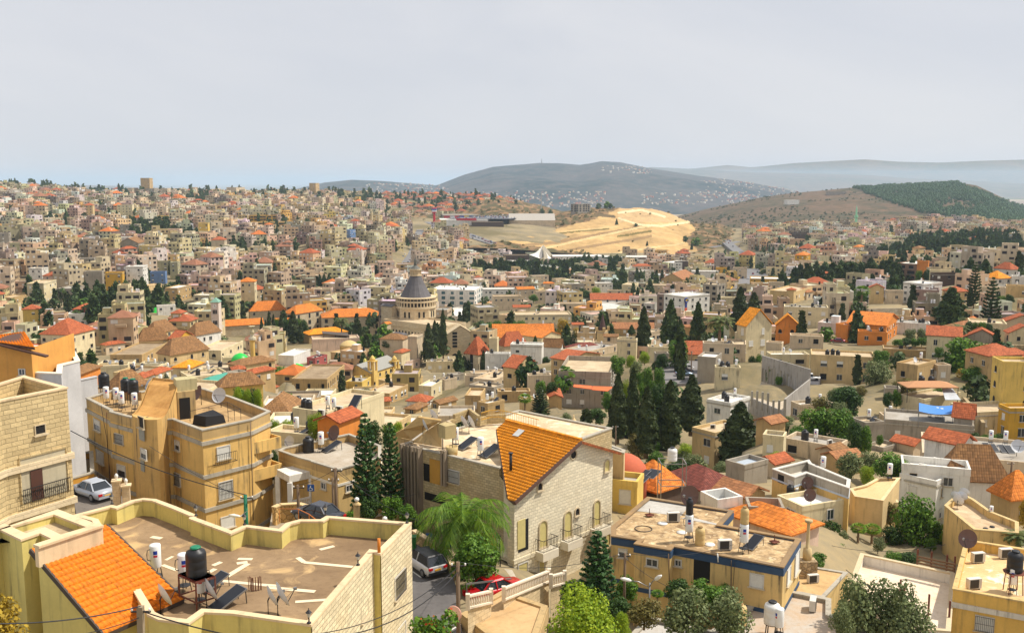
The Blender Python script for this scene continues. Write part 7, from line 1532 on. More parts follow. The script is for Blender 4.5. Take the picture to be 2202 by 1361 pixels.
while yy<2150:
 sp=11.5 if yy<430 else(15.5 if yy<700 else(17.5 if yy<1300 else 20));xx=-yy*.62
 while xx<yy*.62:
  x,y=xx+rt.uniform(-.3,.3)*sp,yy+rt.uniform(-.3,.3)*sp;xx+=sp
  px=1101+FPX*x/y;z=T(x,y);py=proj((x,y,z))[1]
  if not ok_zone(px,py,y)or rt.random()<(.35 if y>1650 and px>820 else.05):continue
  nz=pnoise((x*.006,y*.006,3.3))
  if y>350 and nz>.4:continue
  if y>1500 and px<950 and pnoise((x*.004,y*.004,9))>.12:continue
  w,d=rt.uniform(.62,.9)*sp,rt.uniform(.6,.85)*sp
  if not free(x,y,max(w,d)*.42,None):continue
  if y<340:nf=1 if rt.random()<(.75 if px<1300 else.45)else 2
  elif px>1500:nf=rt.choice([2,2,3,3,4])
  elif px>1000:nf=rt.choice([1,2,2,3,4])
  elif y>1750:nf=rt.choice([1,2,2,3])
  else:nf=rt.choice([2,2,3,3,4,4,5])
  red=.08;
  if y>1650 and px>820:red,nf=.85,rt.choice([1,2])
  if y<420:red=.26
  low_=y<300 and px<1180
  if hides(x,y,z,max(w,d)*1.15,2.4 if low_ else nf*3.1+(3.5 if y<300 else 1),.13 if y<300 and px>1300 else.28):continue
  rz=pnoise((x*.003,y*.003,1))*1.4+rt.choice([0,0,.5,-.35])+rt.uniform(-.1,.1);k=rt.choice([0,1,5,9,10,5,1])if y<430 and px<1300 else rt.randrange(len(TOWNCOL));wall,wn=TOWNCOL[k],TOWNN[k]
  if rt.random()<.03:wall,wn=rt.choice(ODD)
  wall=tuple(c*rt.uniform(.8,1.04)for c in wall);tl=rt.choice(ROOFC)if rt.random()<red else None
  if y>1650 and px>820 and rt.random()<.7:tl=rt.choice([(srgb(150,88,62),'red'),ROOFC[2]])
  roof=tuple(c*rt.uniform(.75,1.05)for c in rt.choice([srgb(206,194,172),srgb(186,176,160),srgb(224,220,214),srgb(170,160,146)]))
  if y<300:
   c_,s_=math.cos(rz),math.sin(rz);qq=[(x+a*c_-b_*s_,y+a*s_+b_*c_)for a,b_ in((-w/2,-d/2),(w/2,-d/2),(w/2,d/2),(-w/2,d/2))];k_=max(range(4),key=lambda i:-qq[i][1]);qq=qq[k_:]+qq[:k_]
   rnd.seed(int(x*7+y*13));H(0,0,0,0,0,0,rt.choice(['cr','be','sa','tn','be','sa','wh','cr','gy']),rt.choice(['ff','fd','fg','fw']if low_ else['ff','ff','fg','fw','fd','hr','gr','ht','gt']),None,plan=(qq,z-.3,z+(2.4 if low_ else nf*3.1+.5)),stain=.7,clutter=None if rt.random()<.7 else 0,D=y);FT=np.vstack([FT,FOOT[-1]]);continue
  AUTO.append((y,x,z,w,d,nf,rz,wall,wn,roof,tl))
 yy+=sp
AUTO.sort(key=lambda a:-a[3]*a[5]**.5/a[0])
lim_={'apartment_block':240,'red_roofed_house':200,'flat_roofed_house':max(20,290-sum(o.name.startswith('flat_roofed_house')for o in SC.objects))}
tm=town_mat();SV,SF,SCc=[],[],[];off=0;cnt={}
for y,x,z,w,d,nf,rz,wall,wn,roof,tl in AUTO:
 nm='apartment_block' if nf>=3 else('red_roofed_house' if tl else 'flat_roofed_house');cnt[nm]=cnt.get(nm,0)+1
 V,F,C=far_house(0 if cnt[nm]<=lim_[nm]else x,0 if cnt[nm]<=lim_[nm]else y,0 if cnt[nm]<=lim_[nm]else z,w,d,nf,rz,wall,roof,rt,0 if y<700 else(1 if y<1400 else 2),tl[0]if tl else None)
 if cnt[nm]<=lim_[nm]:
  me=npmesh(nm,V,F,tm,col=C);o=link(nm,me);o.location=(x,y,z);tag(o,None,'house' if nf<3 else 'apartment block')
  LATE.append((o,f"{wn} {NUMW[nf] + '-storey ' if not tl else ''}{'block' if nf >= 3 else 'house'}{' with ' + tl[1] + ' roof' if tl else ''}"))
 else:
  SV+=V;SF+=[(a+off,b_+off,c+off,e+off)for a,b_,c,e in F];SCc+=C;off+=len(V)
print("auto houses",len(AUTO),cnt)
if SV:tag(link('distant_houses',npmesh('distant_houses',SV,SF,tm,col=SCc)),'far off flat-roofed houses covering the upper hillsides','houses',kind='stuff')
SV,SF,SCc=[],[],[];off=0
MPX,MPY=projv(MV)
def village(px0,px1,py0,py1,n):
 global off
 ids=np.where((MPX>px0)&(MPX<px1)&(MPY>py0)&(MPY<py1)&(MV[:,1]<7600))[0]
 for i in([]if not len(ids)else rt.choices(list(ids),k=n)):
  x,y,z=MV[i]+np.array([rt.uniform(-14,14),rt.uniform(-20,20),0]);s_=rt.uniform(7,13);a=s_/2;b_=[(x-a,y-a),(x+a,y-a),(x+a,y+a),(x-a,y+a)]
  SV.extend([(u,v_,z-5)for u,v_ in b_]+[(u,v_,z+s_*.55)for u,v_ in b_]);SF.extend([tuple(k+off for k in f_)for f_ in((0,1,5,4),(1,2,6,5),(2,3,7,6),(3,0,4,7),(4,5,6,7))]);SCc.extend([rt.choice([srgb(184,172,156),srgb(200,194,184),srgb(180,160,140),srgb(170,110,90)])]*5);off+=8
village(1000,1300,412,446,260);village(1380,1640,414,440,160);village(1290,1400,358,374,60);village(1500,1720,384,424,140);village(780,960,395,420,140)
tag(link('distant_villages',npmesh('distant_villages',SV,SF,tm,col=SCc)),'tiny pale villages on the far mountain and plain','villages',kind='stuff')
clutter_all()
# trees
rg=np.random.default_rng(5)
fGREEN=foliage(srgb(62,104,28),srgb(132,168,52));fDARK=foliage(srgb(46,76,30),srgb(84,112,44));fCYP=foliage(srgb(48,64,30),srgb(86,98,48),trans=.12);fOLIVE=foliage(srgb(96,112,66),srgb(160,168,112));fLIME=foliage(srgb(116,150,24),srgb(186,200,50));fPALM=foliage(srgb(72,118,24),srgb(150,176,50),trans=.35);fBROWN=foliage(srgb(104,96,46),srgb(150,140,74));fNORF=foliage(srgb(48,84,40),srgb(90,124,58),trans=.15);fDUSK=foliage(srgb(58,80,42),srgb(100,118,60),trans=.14);fYEL=foliage(srgb(170,140,36),srgb(200,170,60));fRED=foliage(srgb(200,50,30),srgb(226,96,50))
mBARK=simple(srgb(104,84,62),.9);mPALMB=simple(srgb(132,108,80),.9)
def leaf_quads(Pn,Nn,size,asp=1.0,jit=.6):
 n=len(Pn);d=Nn+rg.normal(0,jit,(n,3));d/=np.linalg.norm(d,axis=1)[:,None]+1e-9
 t=np.cross(d,rg.normal(0,1,(n,3)));t/=np.linalg.norm(t,axis=1)[:,None]+1e-9;b_=np.cross(d,t)
 s=size*rg.uniform(.6,1.3,n)[:,None];t=t*s;b_=b_*s*asp
 V=np.stack([Pn-t-b_*.4,Pn+t*.2-b_,Pn+t+b_*.3,Pn-t*.3+b_],1).reshape(-1,3);return V,np.arange(4*n).reshape(n,4)
def blob_points(blobs,n):
 vol=np.array([b_[3]*b_[4]*b_[5]for b_ in blobs])**.7;k=rg.choice(len(blobs),n,p=vol/vol.sum());B=np.array(blobs)[k]
 d=rg.normal(0,1,(n,3));d/=np.linalg.norm(d,axis=1)[:,None];r=rg.uniform(.45,1.05,n)**.6
 return B[:,:3]+d*B[:,3:]*r[:,None],d
def proto_tree(nm,cat,crown,mat,trunk):
 t=thing(nm,None,cat);V,F=crown;link('crown',npmesh('crown',V,F,mat),t)
 mb=MB();
 for pts,r in trunk:mb.tube(pts,r,6)
 mb.build('trunk',mBARK,t);return freeze(t)
def round_crown(n,size,seed,sx=.5,flat=.36,lift=.58,nb=17):
 r_=np.random.default_rng(seed);bl=[]
 for k in range(nb):
  a=r_.uniform(0,6.28);rr=r_.uniform(.12,.36);h=-.36+.72*(k+.5)/nb;q_=r_.uniform(.20,.28)*(1-.5*abs(h));rr*=1-.9*max(0,h);bl.append((rr*math.cos(a),rr*math.sin(a),.5+h,q_,q_,q_*1.0))
 P_,N_=blob_points(bl,n);P_[:,2]=np.clip(P_[:,2],.02,1.0);return leaf_quads(P_,N_+np.array([0,0,.35]),size)
TRK=[([(0,0,-.15),(.01,.01,.3),(0,.02,.55)],[.035,.028,.015]),([(0,0,.3),(.15,.03,.55)],[.02,.008]),([(0,0,.3),(-.13,-.06,.58)],[.02,.008])]
def cyp_crown(n,size,prof,jit=.35):
 h=rg.beta(1.1,1.35,n);r=np.interp(h,[p[0]for p in prof],[p[1]for p in prof])*rg.uniform(.72,1.08,n);a=rg.uniform(0,6.28,n);wob=1+.14*np.sin(a*3+h*14)+.12*np.sin(h*37+a)
 P_=np.stack([np.cos(a)*r*wob,np.sin(a)*r*wob,h],1);N_=np.stack([np.cos(a),np.sin(a),0*a+.15],1);return leaf_quads(P_,N_,size,1.9,jit)
CP=[(0,.05),(.06,.10),(.3,.125),(.55,.11),(.8,.065),(.95,.025),(1,.004)]
PP=[(0,.03),(.12,.20),(.3,.21),(.55,.15),(.8,.08),(1,.006)]
PT={'round':[proto_tree('broadleaf_tree','tree',round_crown(3200,.030,s_),m,TRK)for s_,m in((1,fGREEN),(2,fDARK),(3,fGREEN))],'olive':[proto_tree('olive_tree','tree',round_crown(3400,.026,s_,.6,.40,.55,16),fOLIVE,TRK)for s_ in(11,12)],'lime':[proto_tree('broadleaf_tree','tree',round_crown(10000,.015,21,.55,.42,.52,18),fLIME,TRK)],'brown':[proto_tree('broadleaf_tree','tree',round_crown(2400,.030,31),fBROWN,TRK)],'yellow':[proto_tree('broadleaf_tree','tree',round_crown(1600,.036,32),fYEL,TRK)],'cypress':[proto_tree('cypress','cypress',cyp_crown(4600,.016,CP),fCYP,[([(0,0,-.1),(0,0,.5)],[.03,.01])])],'conifer':[proto_tree('conifer','conifer',cyp_crown(2400,.028,PP,.8),fDUSK,[([(0,0,-.12),(0,0,.9)],[.02,.006])])],'farround':[proto_tree('broadleaf_tree','tree',round_crown(260,.085,s_),m,TRK[:1])for s_,m in((41,fDARK),(42,fDUSK),(43,fGREEN),(44,fDARK))],'farcyp':[proto_tree('cypress','cypress',cyp_crown(200,.062,CP),fCYP,[([(0,0,-.1),(0,0,.5)],[.03,.01])])],'farpine':[proto_tree('conifer','conifer',cyp_crown(240,.075,PP,.8),fDUSK,[([(0,0,-.12),(0,0,.9)],[.02,.006])])]}
def norfolk(seed,nw=17,mat=fNORF,dens=15):
 r_=np.random.default_rng(seed);t=thing('norfolk_pine',None,'pine tree');Ps,Ns=[],[];br=MB()
 br.tube([(0,0,-.1),(0,0,.97)],[.016,.004],7)
 for k in range(nw):
  f=k/(nw-1);h=.10+f*.86;L=(.02+.20*(1-f)**.6)*(1 if f>.12 else.9);nb=7 if f<.7 else 5;a0=r_.uniform(0,6.28)
  for j in range(nb):
   a=a0+j*6.283/nb+r_.normal(0,.08);d=np.array([math.cos(a),math.sin(a),0]);m=max(4,int(dens*L/.2));s_=np.repeat(np.linspace(.18,1,m),4);up=-.10*L*np.sin(s_*2.6)+L*.22*s_**2
   w=rg.normal(0,.010,len(s_))*(1.6-s_);side=np.array([-d[1],d[0],0]);p=d[None]*(s_*L)[:,None]+side[None]*w[:,None]+np.array([0,0,h])+np.stack([0*s_,0*s_,up+rg.normal(0,.004,len(s_))],1)
   Ps.append(p);Ns.append(np.tile([0,0,1.0],(len(s_),1))+.3*d)
   br.tube([(0,0,h),tuple(d*L*.6+np.array([0,0,h-.06*L])),tuple(d*L*.95+np.array([0,0,h+.1*L]))],[.004,.003,.001],4)
 V,F=leaf_quads(np.concatenate(Ps),np.concatenate(Ns),.0135,1.6,.5);link('crown',npmesh('crown',V,F,mat),t);br.build('trunk',mBARK,t);return freeze(t)
PT['norfolk']=[norfolk(1),norfolk(2)];PT['darkpine']=[norfolk(3,15,fDUSK,24)]
def palm(nm,nf,L,droop,leaf,mat,seed,trunk_r=.035,th=.58,npair=26,arch=1.0,lw=.004):
 r_=np.random.default_rng(seed);t=thing(nm,None,'palm');V=[];F=[]
 for k in range(nf):
  a=k*2.399+r_.normal(0,.1);el=1.35-1.75*(k/nf)+r_.normal(0,.08);d=np.array([math.cos(a),math.sin(a),0]);sd=np.array([-d[1],d[0],0]);p=np.array([0,0,th]);e=el;st=L/npair
  for j in range(npair):
   u_=j/npair;dirv=d*math.cos(e)+np.array([0,0,math.sin(e)]);p=p+dirv*st;e-=droop/npair*(1+u_)
   ll=leaf*math.sin(math.pi*(.12+.86*u_))**.6
   for s_ in(-1,1):
    tip=p+(sd*s_*r_.uniform(.6,.95)+dirv*r_.uniform(.4,.8)+np.array([0,0,-.12-.4*u_*arch-r_.uniform(0,.25)]))*ll*r_.uniform(.75,1.1);w=dirv*lw*1.3;i=len(V);V+=[p-w,p+w,tip+w*.2,tip-w*.2];F.append((i,i+1,i+2,i+3))
   i=len(V);w=sd*.004;q_=p-dirv*st;V+=[q_-w,q_+w,p+w,p-w];F.append((i,i+1,i+2,i+3))
 link('crown',npmesh('crown',np.array(V),np.array(F),mat),t);mb=MB();mb.tube([(0,0,-.15),(.01,0,.2),(0,0,th)],[trunk_r*1.25,trunk_r,trunk_r*.8],9);mb.build('trunk',mPALMB,t);return freeze(t)
def fanpalm(seed):
 r_=np.random.default_rng(seed);t=thing('fan_palm',None,'palm');V=[];F=[]
 for k in range(34):
  a=k*2.399;el=1.3-2.1*(k/34);d=np.array([math.cos(a)*math.cos(el),math.sin(a)*math.cos(el),math.sin(el)]);c=np.array([0,0,.8])+d*.11;sd=np.cross(d,[0,0,1.0]);sd/=np.linalg.norm(sd)+1e-9;un=np.cross(sd,d)
  for j in range(9):
   b_=(j-4)*.26;v_=d*math.cos(b_)+sd*math.sin(b_);tip=c+v_*.11+un*-.02+np.array([0,0,-.015]);w=np.cross(v_,un)*.012;i=len(V);V+=[c,c+v_*.06+w,tip,c+v_*.06-w];F.append((i,i+1,i+2,i+3))
 link('crown',npmesh('crown',np.array(V),np.array(F),fPALM),t);mb=MB();mb.tube([(0,0,-.1),(0,0,.8)],[.032,.022],8);mb.build('trunk',mPALMB,t);return freeze(t)
PT['palm']=[palm('feather_palm',48,.56,1.4,.14,fPALM,3,.035,.56,42,1.2)];PT['date']=[palm('date_palm',40,.34,1.1,.07,foliage(srgb(84,100,50),srgb(140,146,80)),4,.03,.66,16,.4,.012)];PT['fan']=[fanpalm(1)]
TW={'round':.9,'olive':.95,'lime':1.05,'brown':1,'yellow':1,'cypress':.26,'conifer':.42,'farround':1,'farcyp':.26,'farpine':.42,'norfolk':.42,'darkpine':.42,'palm':.95,'date':.62,'fan':.42}
TN={'round':'green broadleaf tree','olive':'grey green olive tree','lime':'bright yellow green tree','brown':'brownish green tree','yellow':'yellowing tree','cypress':'tall dark cypress','conifer':'dark conifer','farround':'dark green tree','farcyp':'narrow dark cypress','farpine':'dark pointed pine','norfolk':'tiered pine','darkpine':'dark tiered conifer','palm':'feather palm','date':'date palm','fan':'fan palm'}
tk={}
def plant(kind,p,w,h,label=None):
 v_=PT[kind];k=tk[kind]=tk.get(kind,-1)+1;o=dup(v_[k%len(v_)],p,rnd.uniform(0,6.28),None,None,(w/TW[kind],w/TW[kind],h))
 if label:o['label']=label
 else:LATE.append((o,TN[kind]))
 return o
def TR(kind,x0,x1,yt,yb,D,label=None,n=1):
 for k in range(n):
  xm=x0+(x1-x0)*(k+.5)/n;a=at_y(*P(xm,yt),D);b_=at_y(*P(xm,yb),D);w=(at_y(*P(x1,yt),D)-at_y(*P(x0,yt),D)).x/(n**.85);h=a.z-b_.z
  plant(kind,(b_.x,b_.y+(rnd.uniform(-1,1)*w*.3 if n>1 else 0),b_.z),w,max(h*(rnd.uniform(.85,1.05)if n>1 else 1),.6),label if n==1 else None)
S4();TR('norfolk',985,1265,400,1290,82,'left tall tiered pine of the twin pines beside the porch house');TR('norfolk',1205,1450,480,1290,84,'right tall tiered pine of the twin pines beside the finned house')
S6();TR('norfolk',1372,1770,485,1330,62,'tiered pine in front of the gable house');TR('palm',30,870,40,960,70,'large feather palm in front of the finned stone house')
TR('round',360,760,560,960,65,'small citrus tree in the garden below the palm');TR('lime',1040,1850,990,1700,54,'bright yellow green round tree at the bottom centre');TR('round',1270,1480,920,1150,64,'dark clipped shrub left of the front tiered pine');TR('lime',1440,1620,950,1150,64);TR('round',20,130,420,560,84);TR('round',60,260,430,560,86)
TR('yellow',190,260,610,720,72,'dry brown bush behind the blue parking signs')
t_=thing('oleander','red flowering oleander bush at the bottom beside the street','bush',at_y(*P(190,1420),47));c_=t_.location;bl=[(rg.uniform(-.9,.9),rg.uniform(-.5,.5),rg.uniform(.3,1.2),.5,.5,.5)for _ in range(9)];P_,N_=blob_points(bl,1100);V,F=leaf_quads(P_,N_,.075,1.6);link('leaves',npmesh('leaves',V,F,fGREEN),t_);V,F=leaf_quads(P_[::9]*1.06,N_[::9],.06);tag(link('flowers',npmesh('flowers',V,F,fRED),t_),kind='stuff')
V,F=leaf_quads(rg.normal(0,.25,(220,3))+np.array([0,0,.55]),rg.normal(0,1,(220,3)),.07,1.6);link('leaves',npmesh('leaves',V,F,fGREEN),POT);mb=MB();mb.lathe((0,0,-.2),[(.16,0),(.24,.4),(.2,.42)],10);mb.build('pot',simple(srgb(190,96,60),.8),POT)
S7();TR('olive',480,900,990,1420,62);TR('olive',860,1240,1010,1420,62);TR('round',500,720,910,1120,68);TR('round',700,1000,930,1130,67);TR('round',90,280,890,1100,67,'dark bush left of the twin headed street lamp');TR('fan',380,500,1000,1140,64,'small fan palm below the twin headed street lamp');TR('brown',180,480,1080,1300,59);TR('round',20,240,1060,1280,60);TR('lime',60,230,1180,1400,56);TR('round',1700,1860,695,800,80);TR('round',940,1060,950,1060,69)
S8();TR('olive',560,1000,900,1480,66);TR('olive',850,1280,930,1480,65);TR('olive',1050,1420,1100,1500,63);TR('olive',560,760,1120,1400,62)
TR('round',440,640,415,760,100);TR('olive',580,720,500,720,99);TR('round',500,720,600,780,96);TR('fan',710,860,440,660,100);TR('fan',820,980,445,660,102,'second fan palm of the gully, right of the first');TR('round',1060,1410,215,680,104,'big dark green tree filling the right gully');TR('round',980,1140,460,660,103);TR('round',1380,1540,430,650,104);TR('lime',1460,1540,520,600,102);TR('round',1000,1150,680,790,92);TR('round',1130,1310,690,800,92);TR('brown',1000,1120,260,460,108);TR('yellow',2125,2260,230,480,108);TR('date',1980,2260,480,700,92);TR('round',1340,1450,560,660,100);TR('olive',900,1010,560,680,98)
FULL();TR('yellow',-60,60,1285,1400,40,'yellow green bush at the bottom left corner')
S4();TR('round',920,1080,1230,1390,76);TR('round',1060,1250,1110,1310,81);TR('round',1240,1430,1110,1310,81);TR('round',1380,1540,1190,1340,80);TR('lime',930,1150,500,700,112,n=2);TR('round',1120,1380,470,700,112,n=2);TR('lime',1340,1530,480,620,118,n=2);TR('lime',180,520,440,620,118,n=3);TR('lime',610,780,415,640,112,'light green young tree beside the orange shed');TR('round',0,250,205,420,130,n=2);TR('brown',910,1070,240,400,190);TR('brown',1040,1170,205,400,190);TR('brown',1120,1230,310,420,180);TR('round',320,590,30,240,330,'large dark round tree left of the old tan mansion');TR('round',230,390,720,980,92,n=2)
Zd();TR('cypress',1205,1345,950,1480,172);TR('cypress',1340,1455,900,1480,178);TR('cypress',1430,1600,1060,1600,160);TR('cypress',1620,1795,1005,1560,162);TR('cypress',1795,1985,960,1420,185);TR('cypress',1500,1600,1150,1560,165)
FULL();TR('cypress',1548,1628,866,1025,158,'broad cypress standing alone right of the cypress row')
Zd();TR('cypress',1432,1548,388,790,305);TR('conifer',1640,1790,335,720,325);TR('conifer',1740,1850,500,720,322);TR('conifer',1870,2010,355,800,300);TR('date',1990,2260,430,670,285,'wide date palm left of the tall cream gable house');TR('fan',435,565,1110,1330,204,'fan palm behind the yellow railing of the finned house');TR('darkpine',545,715,1050,1320,206,'tiered conifer beside the raw grey concrete house');TR('darkpine',870,945,580,720,345);TR('conifer',570,605,630,700,340)
TR('round',1210,1340,790,960,255);TR('lime',1330,1440,790,900,255);TR('round',1680,1860,670,910,258);TR('round',1600,1700,780,900,255);TR('olive',1370,1490,840,1000,235);TR('lime',1440,1560,760,860,260);TR('round',1480,1660,890,1060,215,n=2);TR('round',1020,1170,1235,1361,188);TR('round',1140,1260,1100,1260,215);TR('round',590,770,1005,1120,226,n=2);TR('yellow',755,880,480,660,425);TR('yellow',895,980,560,660,420);TR('brown',970,1060,545,660,420);TR('round',1450,1600,1000,1250,195,n=2);TR('lime',1300,1450,1000,1300,200,n=2);TR('round',1560,1680,1030,1200,190);TR('olive',1230,1330,1200,1361,180);TR('round',1380,1500,930,1080,225,n=2);TR('round',480,700,800,880,325,n=4);TR('round',350,460,810,880,318);TR('round',530,610,285,350,590);TR('round',975,1060,250,340,600);TR('lime',1045,1145,220,310,620);TR('round',670,880,320,360,585,n=4);TR('round',150,225,360,440,560);TR('round',100,500,500,630,435,n=6);TR('date',60,120,510,570,470,n=1);TR('round',1010,1130,480,560,525,n=2);TR('conifer',1330,1590,235,420,600,n=6);TR('round',1560,1670,340,440,570,n=2);TR('conifer',1365,1420,540,620,400)
Ze();TR('cypress',672,805,225,600,330,'left tall cypress of the pair behind the cream gable house');TR('cypress',795,915,268,530,345,'right tall cypress of the pair behind the cream gable house');TR('fan',1680,1830,205,470,362,'tall fan palm behind the big orange house');TR('farpine',765,815,200,300,560);TR('farpine',810,850,195,300,565);TR('conifer',840,885,170,290,570);TR('round',870,970,190,290,560,n=2);TR('round',920,1030,70,130,780);TR('round',945,1090,870,1010,236);TR('olive',1085,1175,845,930,248);TR('round',1030,1100,970,1040,228);TR('round',810,930,790,920,268,n=2)
Zf();TR('darkpine',1690,1820,705,1090,350,'left dark tiered conifer rising above the stone wall');TR('darkpine',1800,1985,830,1310,298,'right dark tiered conifer in front of the stone wall');TR('conifer',1440,1680,935,1240,325,'broad dark conifer in front of the long stone wall');TR('conifer',1800,1900,690,830,480);TR('round',1950,2090,985,1080,360,n=2);TR('conifer',440,570,825,1030,500,n=2);TR('conifer',610,745,790,980,520,n=3);TR('round',740,960,815,930,540,n=4);TR('round',950,1110,780,900,560,n=3);TR('round',1270,1390,770,880,520,n=2);TR('round',340,450,830,960,530,n=2);TR('olive',1180,1450,1260,1370,275,n=3);TR('date',1520,1720,1210,1390,262,'grey green date palm in the garden right of the big orange house');TR('round',1680,1900,1210,1320,268,n=4);TR('olive',1640,1830,1180,1240,300,n=3);TR('conifer',1405,1445,650,750,640);TR('conifer',1110,1240,600,710,720,n=3);TR('cypress',830,860,1080,1150,330);TR('cypress',890,915,1110,1165,325);TR('conifer',1510,1540,700,780,560);TR('conifer',1590,1620,700,780,560)
Zg();TR('round',1510,1900,105,470,228,'huge dense green tree below the stone garden wall at right');TR('olive',815,1045,295,510,222,'grey green round tree right of the sandy two-storey house');TR('round',910,1060,205,340,240);TR('round',550,800,510,760,186);TR('round',290,560,680,960,160);TR('round',480,740,700,960,158);TR('round',690,910,800,1080,146,n=2);TR('olive',590,850,1060,1270,128);TR('olive',800,970,1060,1240,130);TR('round',920,1210,1075,1290,124);TR('lime',780,940,1170,1330,118);TR('round',1000,1150,540,680,190,n=2);TR('round',1420,1500,180,270,250);TR('yellow',1590,1750,360,490,218);TR('olive',1750,1880,335,500,215);TR('yellow',1660,1830,470,630,205);TR('brown',390,560,590,720,190);TR('round',1740,2010,900,980,150,n=4);TR('round',940,1000,910,1000,152);TR('round',1090,1500,105,170,262,n=6);TR('olive',560,700,640,760,180)
Zc();TR('cypress',1362,1455,372,680,385);TR('cypress',1428,1492,348,600,398);TR('cypress',1498,1560,255,630,378,'tallest thin cypress in front of the basilica entrance');TR('cypress',1672,1735,640,780,352);TR('cypress',1730,1790,615,780,353);TR('cypress',1848,1995,600,785,350,n=4);TR('cypress',232,325,270,530,435);TR('cypress',150,205,300,520,440);TR('cypress',60,130,262,500,445,n=2);TR('cypress',0,60,320,500,440,n=2);TR('cypress',315,362,370,530,430);TR('round',120,400,330,480,455,n=5);TR('date',610,745,300,460,432,'date palm in front of the convent wing');TR('cypress',768,790,400,500,425);TR('cypress',832,852,370,500,422);TR('round',840,1030,455,560,410,n=4);TR('round',800,1000,520,600,398,n=4);TR('round',1020,1110,500,580,395);TR('round',610,730,110,210,600,n=2);TR('conifer',725,800,160,255,590,n=2);TR('round',275,400,85,200,640,n=2);TR('conifer',75,165,10,190,640);TR('conifer',475,600,-40,80,680,n=3);TR('round',100,360,735,940,326,n=1)if False else None;TR('round',1650,1740,920,1000,285,n=2)
S1();TR('darkpine',1345,1435,475,590,215);TR('round',780,870,475,540,245,n=2);TR('lime',1960,2200,595,760,125,n=3)
AX=np.array([(a[1],a[0],max(a[3],a[4])*.55)for a in AUTO]);cand=[]
HS={'farcyp':(7,13),'farround':(4,8),'farpine':(7,12)};KN={'farround':'broadleaf_tree','farcyp':'cypress','farpine':'conifer'};FW={'farcyp':.24,'farround':1.05,'farpine':.42}
for gx_,gy_,gr_,fl_ in GROVES:
 for _ in range(int(3.14*gr_*gr_/55)+2 if fl_ else 0):
  a,r_=rt.uniform(0,6.28),gr_*rt.random()**.5;k=rt.choice(['farcyp','farround','farpine','farpine','farround']);cand.append((gx_+r_*math.cos(a),gy_+r_*math.sin(a),k,rt.uniform(*HS[k])*1.15))
for _ in range(420):
 y=rt.uniform(1800,2150);px=rt.uniform(-60,840)if rt.random()<.8 else rt.uniform(840,1120);x=(px-1101)/FPX*y;k=rt.choice(['farround','farpine','farround','farcyp']);h=rt.uniform(*HS[k])*1.5
 if not hides(x,y,T(x,y),h*FW[k],h,.2):cand.append((x,y,k,h))
nc_=len(cand)+2300;tries=0
while len(cand)<nc_ and tries<60000:
 tries+=1;y=math.exp(rt.uniform(math.log(170),math.log(2150)))if rt.random()<.35 else rt.uniform(350,2150);px=rt.uniform(-60,2260);x=(px-1101)/FPX*y
 if not ok_zone(px,0,y)or(1480<px<1700 and y<260):continue
 crest=y>1750 and px<860
 if len(FT)and(np.hypot(FT[:,0]-x,FT[:,1]-y)<FT[:,2]*.95).any():continue
 if(np.hypot(ROADXY[:,0]-x,ROADXY[:,1]-y)<12).any()or(np.hypot(AX[:,0]-x,AX[:,1]-y)<AX[:,2]).any():continue
 g=pnoise((x*.006,y*.006,3.3))>.25 or(y>1500 and px<950 and pnoise((x*.004,y*.004,9))>.1)
 if not crest and rt.random()<(.72 if y<440 else(0 if g else.5)):continue
 k=rt.choice(['farround','farround','farround','farcyp','farpine']);h=rt.uniform(*HS[k])
 if hides(x,y,T(x,y),h*FW[k],h,.14):continue
 cand.append((x,y,k,h))
cand.sort(key=lambda c:-c[3]/c[1]);SV=[]
used={}
for o in SC.objects:
 if o.parent is None:nm_=o.name.split('.')[0];used[nm_]=used.get(nm_,0)+1
def small_crown(k,n):
 if k=='farround':P_,N_=blob_points([(0,0,.45,.42,.42,.42),(.15,.1,.6,.25,.25,.3),(-.2,0,.4,.28,.28,.3)],n);return leaf_quads(P_,N_,.14)[0]
 return cyp_crown(n,.11 if k=='farcyp' else.13,CP if k=='farcyp' else PP)[0]
SM={k:[small_crown(k,46)for _ in range(4)]for k in('farround','farcyp','farpine')}
zc_=T_fix(np.array([1101+FPX*c[0]/c[1]for c in cand]),np.array([c[1]for c in cand]))
for(x,y,k,h),z in zip(cand,zc_):
 w=h*FW[k];z=float(z)-.3;used[KN[k]]=used.get(KN[k],0)+1
 if used[KN[k]]<=(225 if k=='farround' else 285):plant(k,(x,y,z),w,h)
 else:s_=w/TW[k];SV.append(rt.choice(SM[k])*np.array([s_,s_,h])+np.array([x,y,z]))
V=np.concatenate(SV);tag(link('distant_trees',npmesh('distant_trees',V,np.arange(len(V)).reshape(-1,4),fDUSK)),'dark far trees scattered among the houses of the upper slopes','trees',kind='stuff')
px_,py_=projv(FV);WOOD=[(1828,402),(1900,396),(2045,388),(2062,396),(2140,425),(2215,455),(2215,476),(2120,482),(2040,472),(1965,452),(1900,430),(1860,415)]
n_=FS[0]*FS[1];Vg=FV.reshape(FS[0],FS[1],3);SV=[];SQ=[]
CLEAR=[(2000,435),(2045,428),(2100,440),(2090,456),(2030,450)]
tries=0
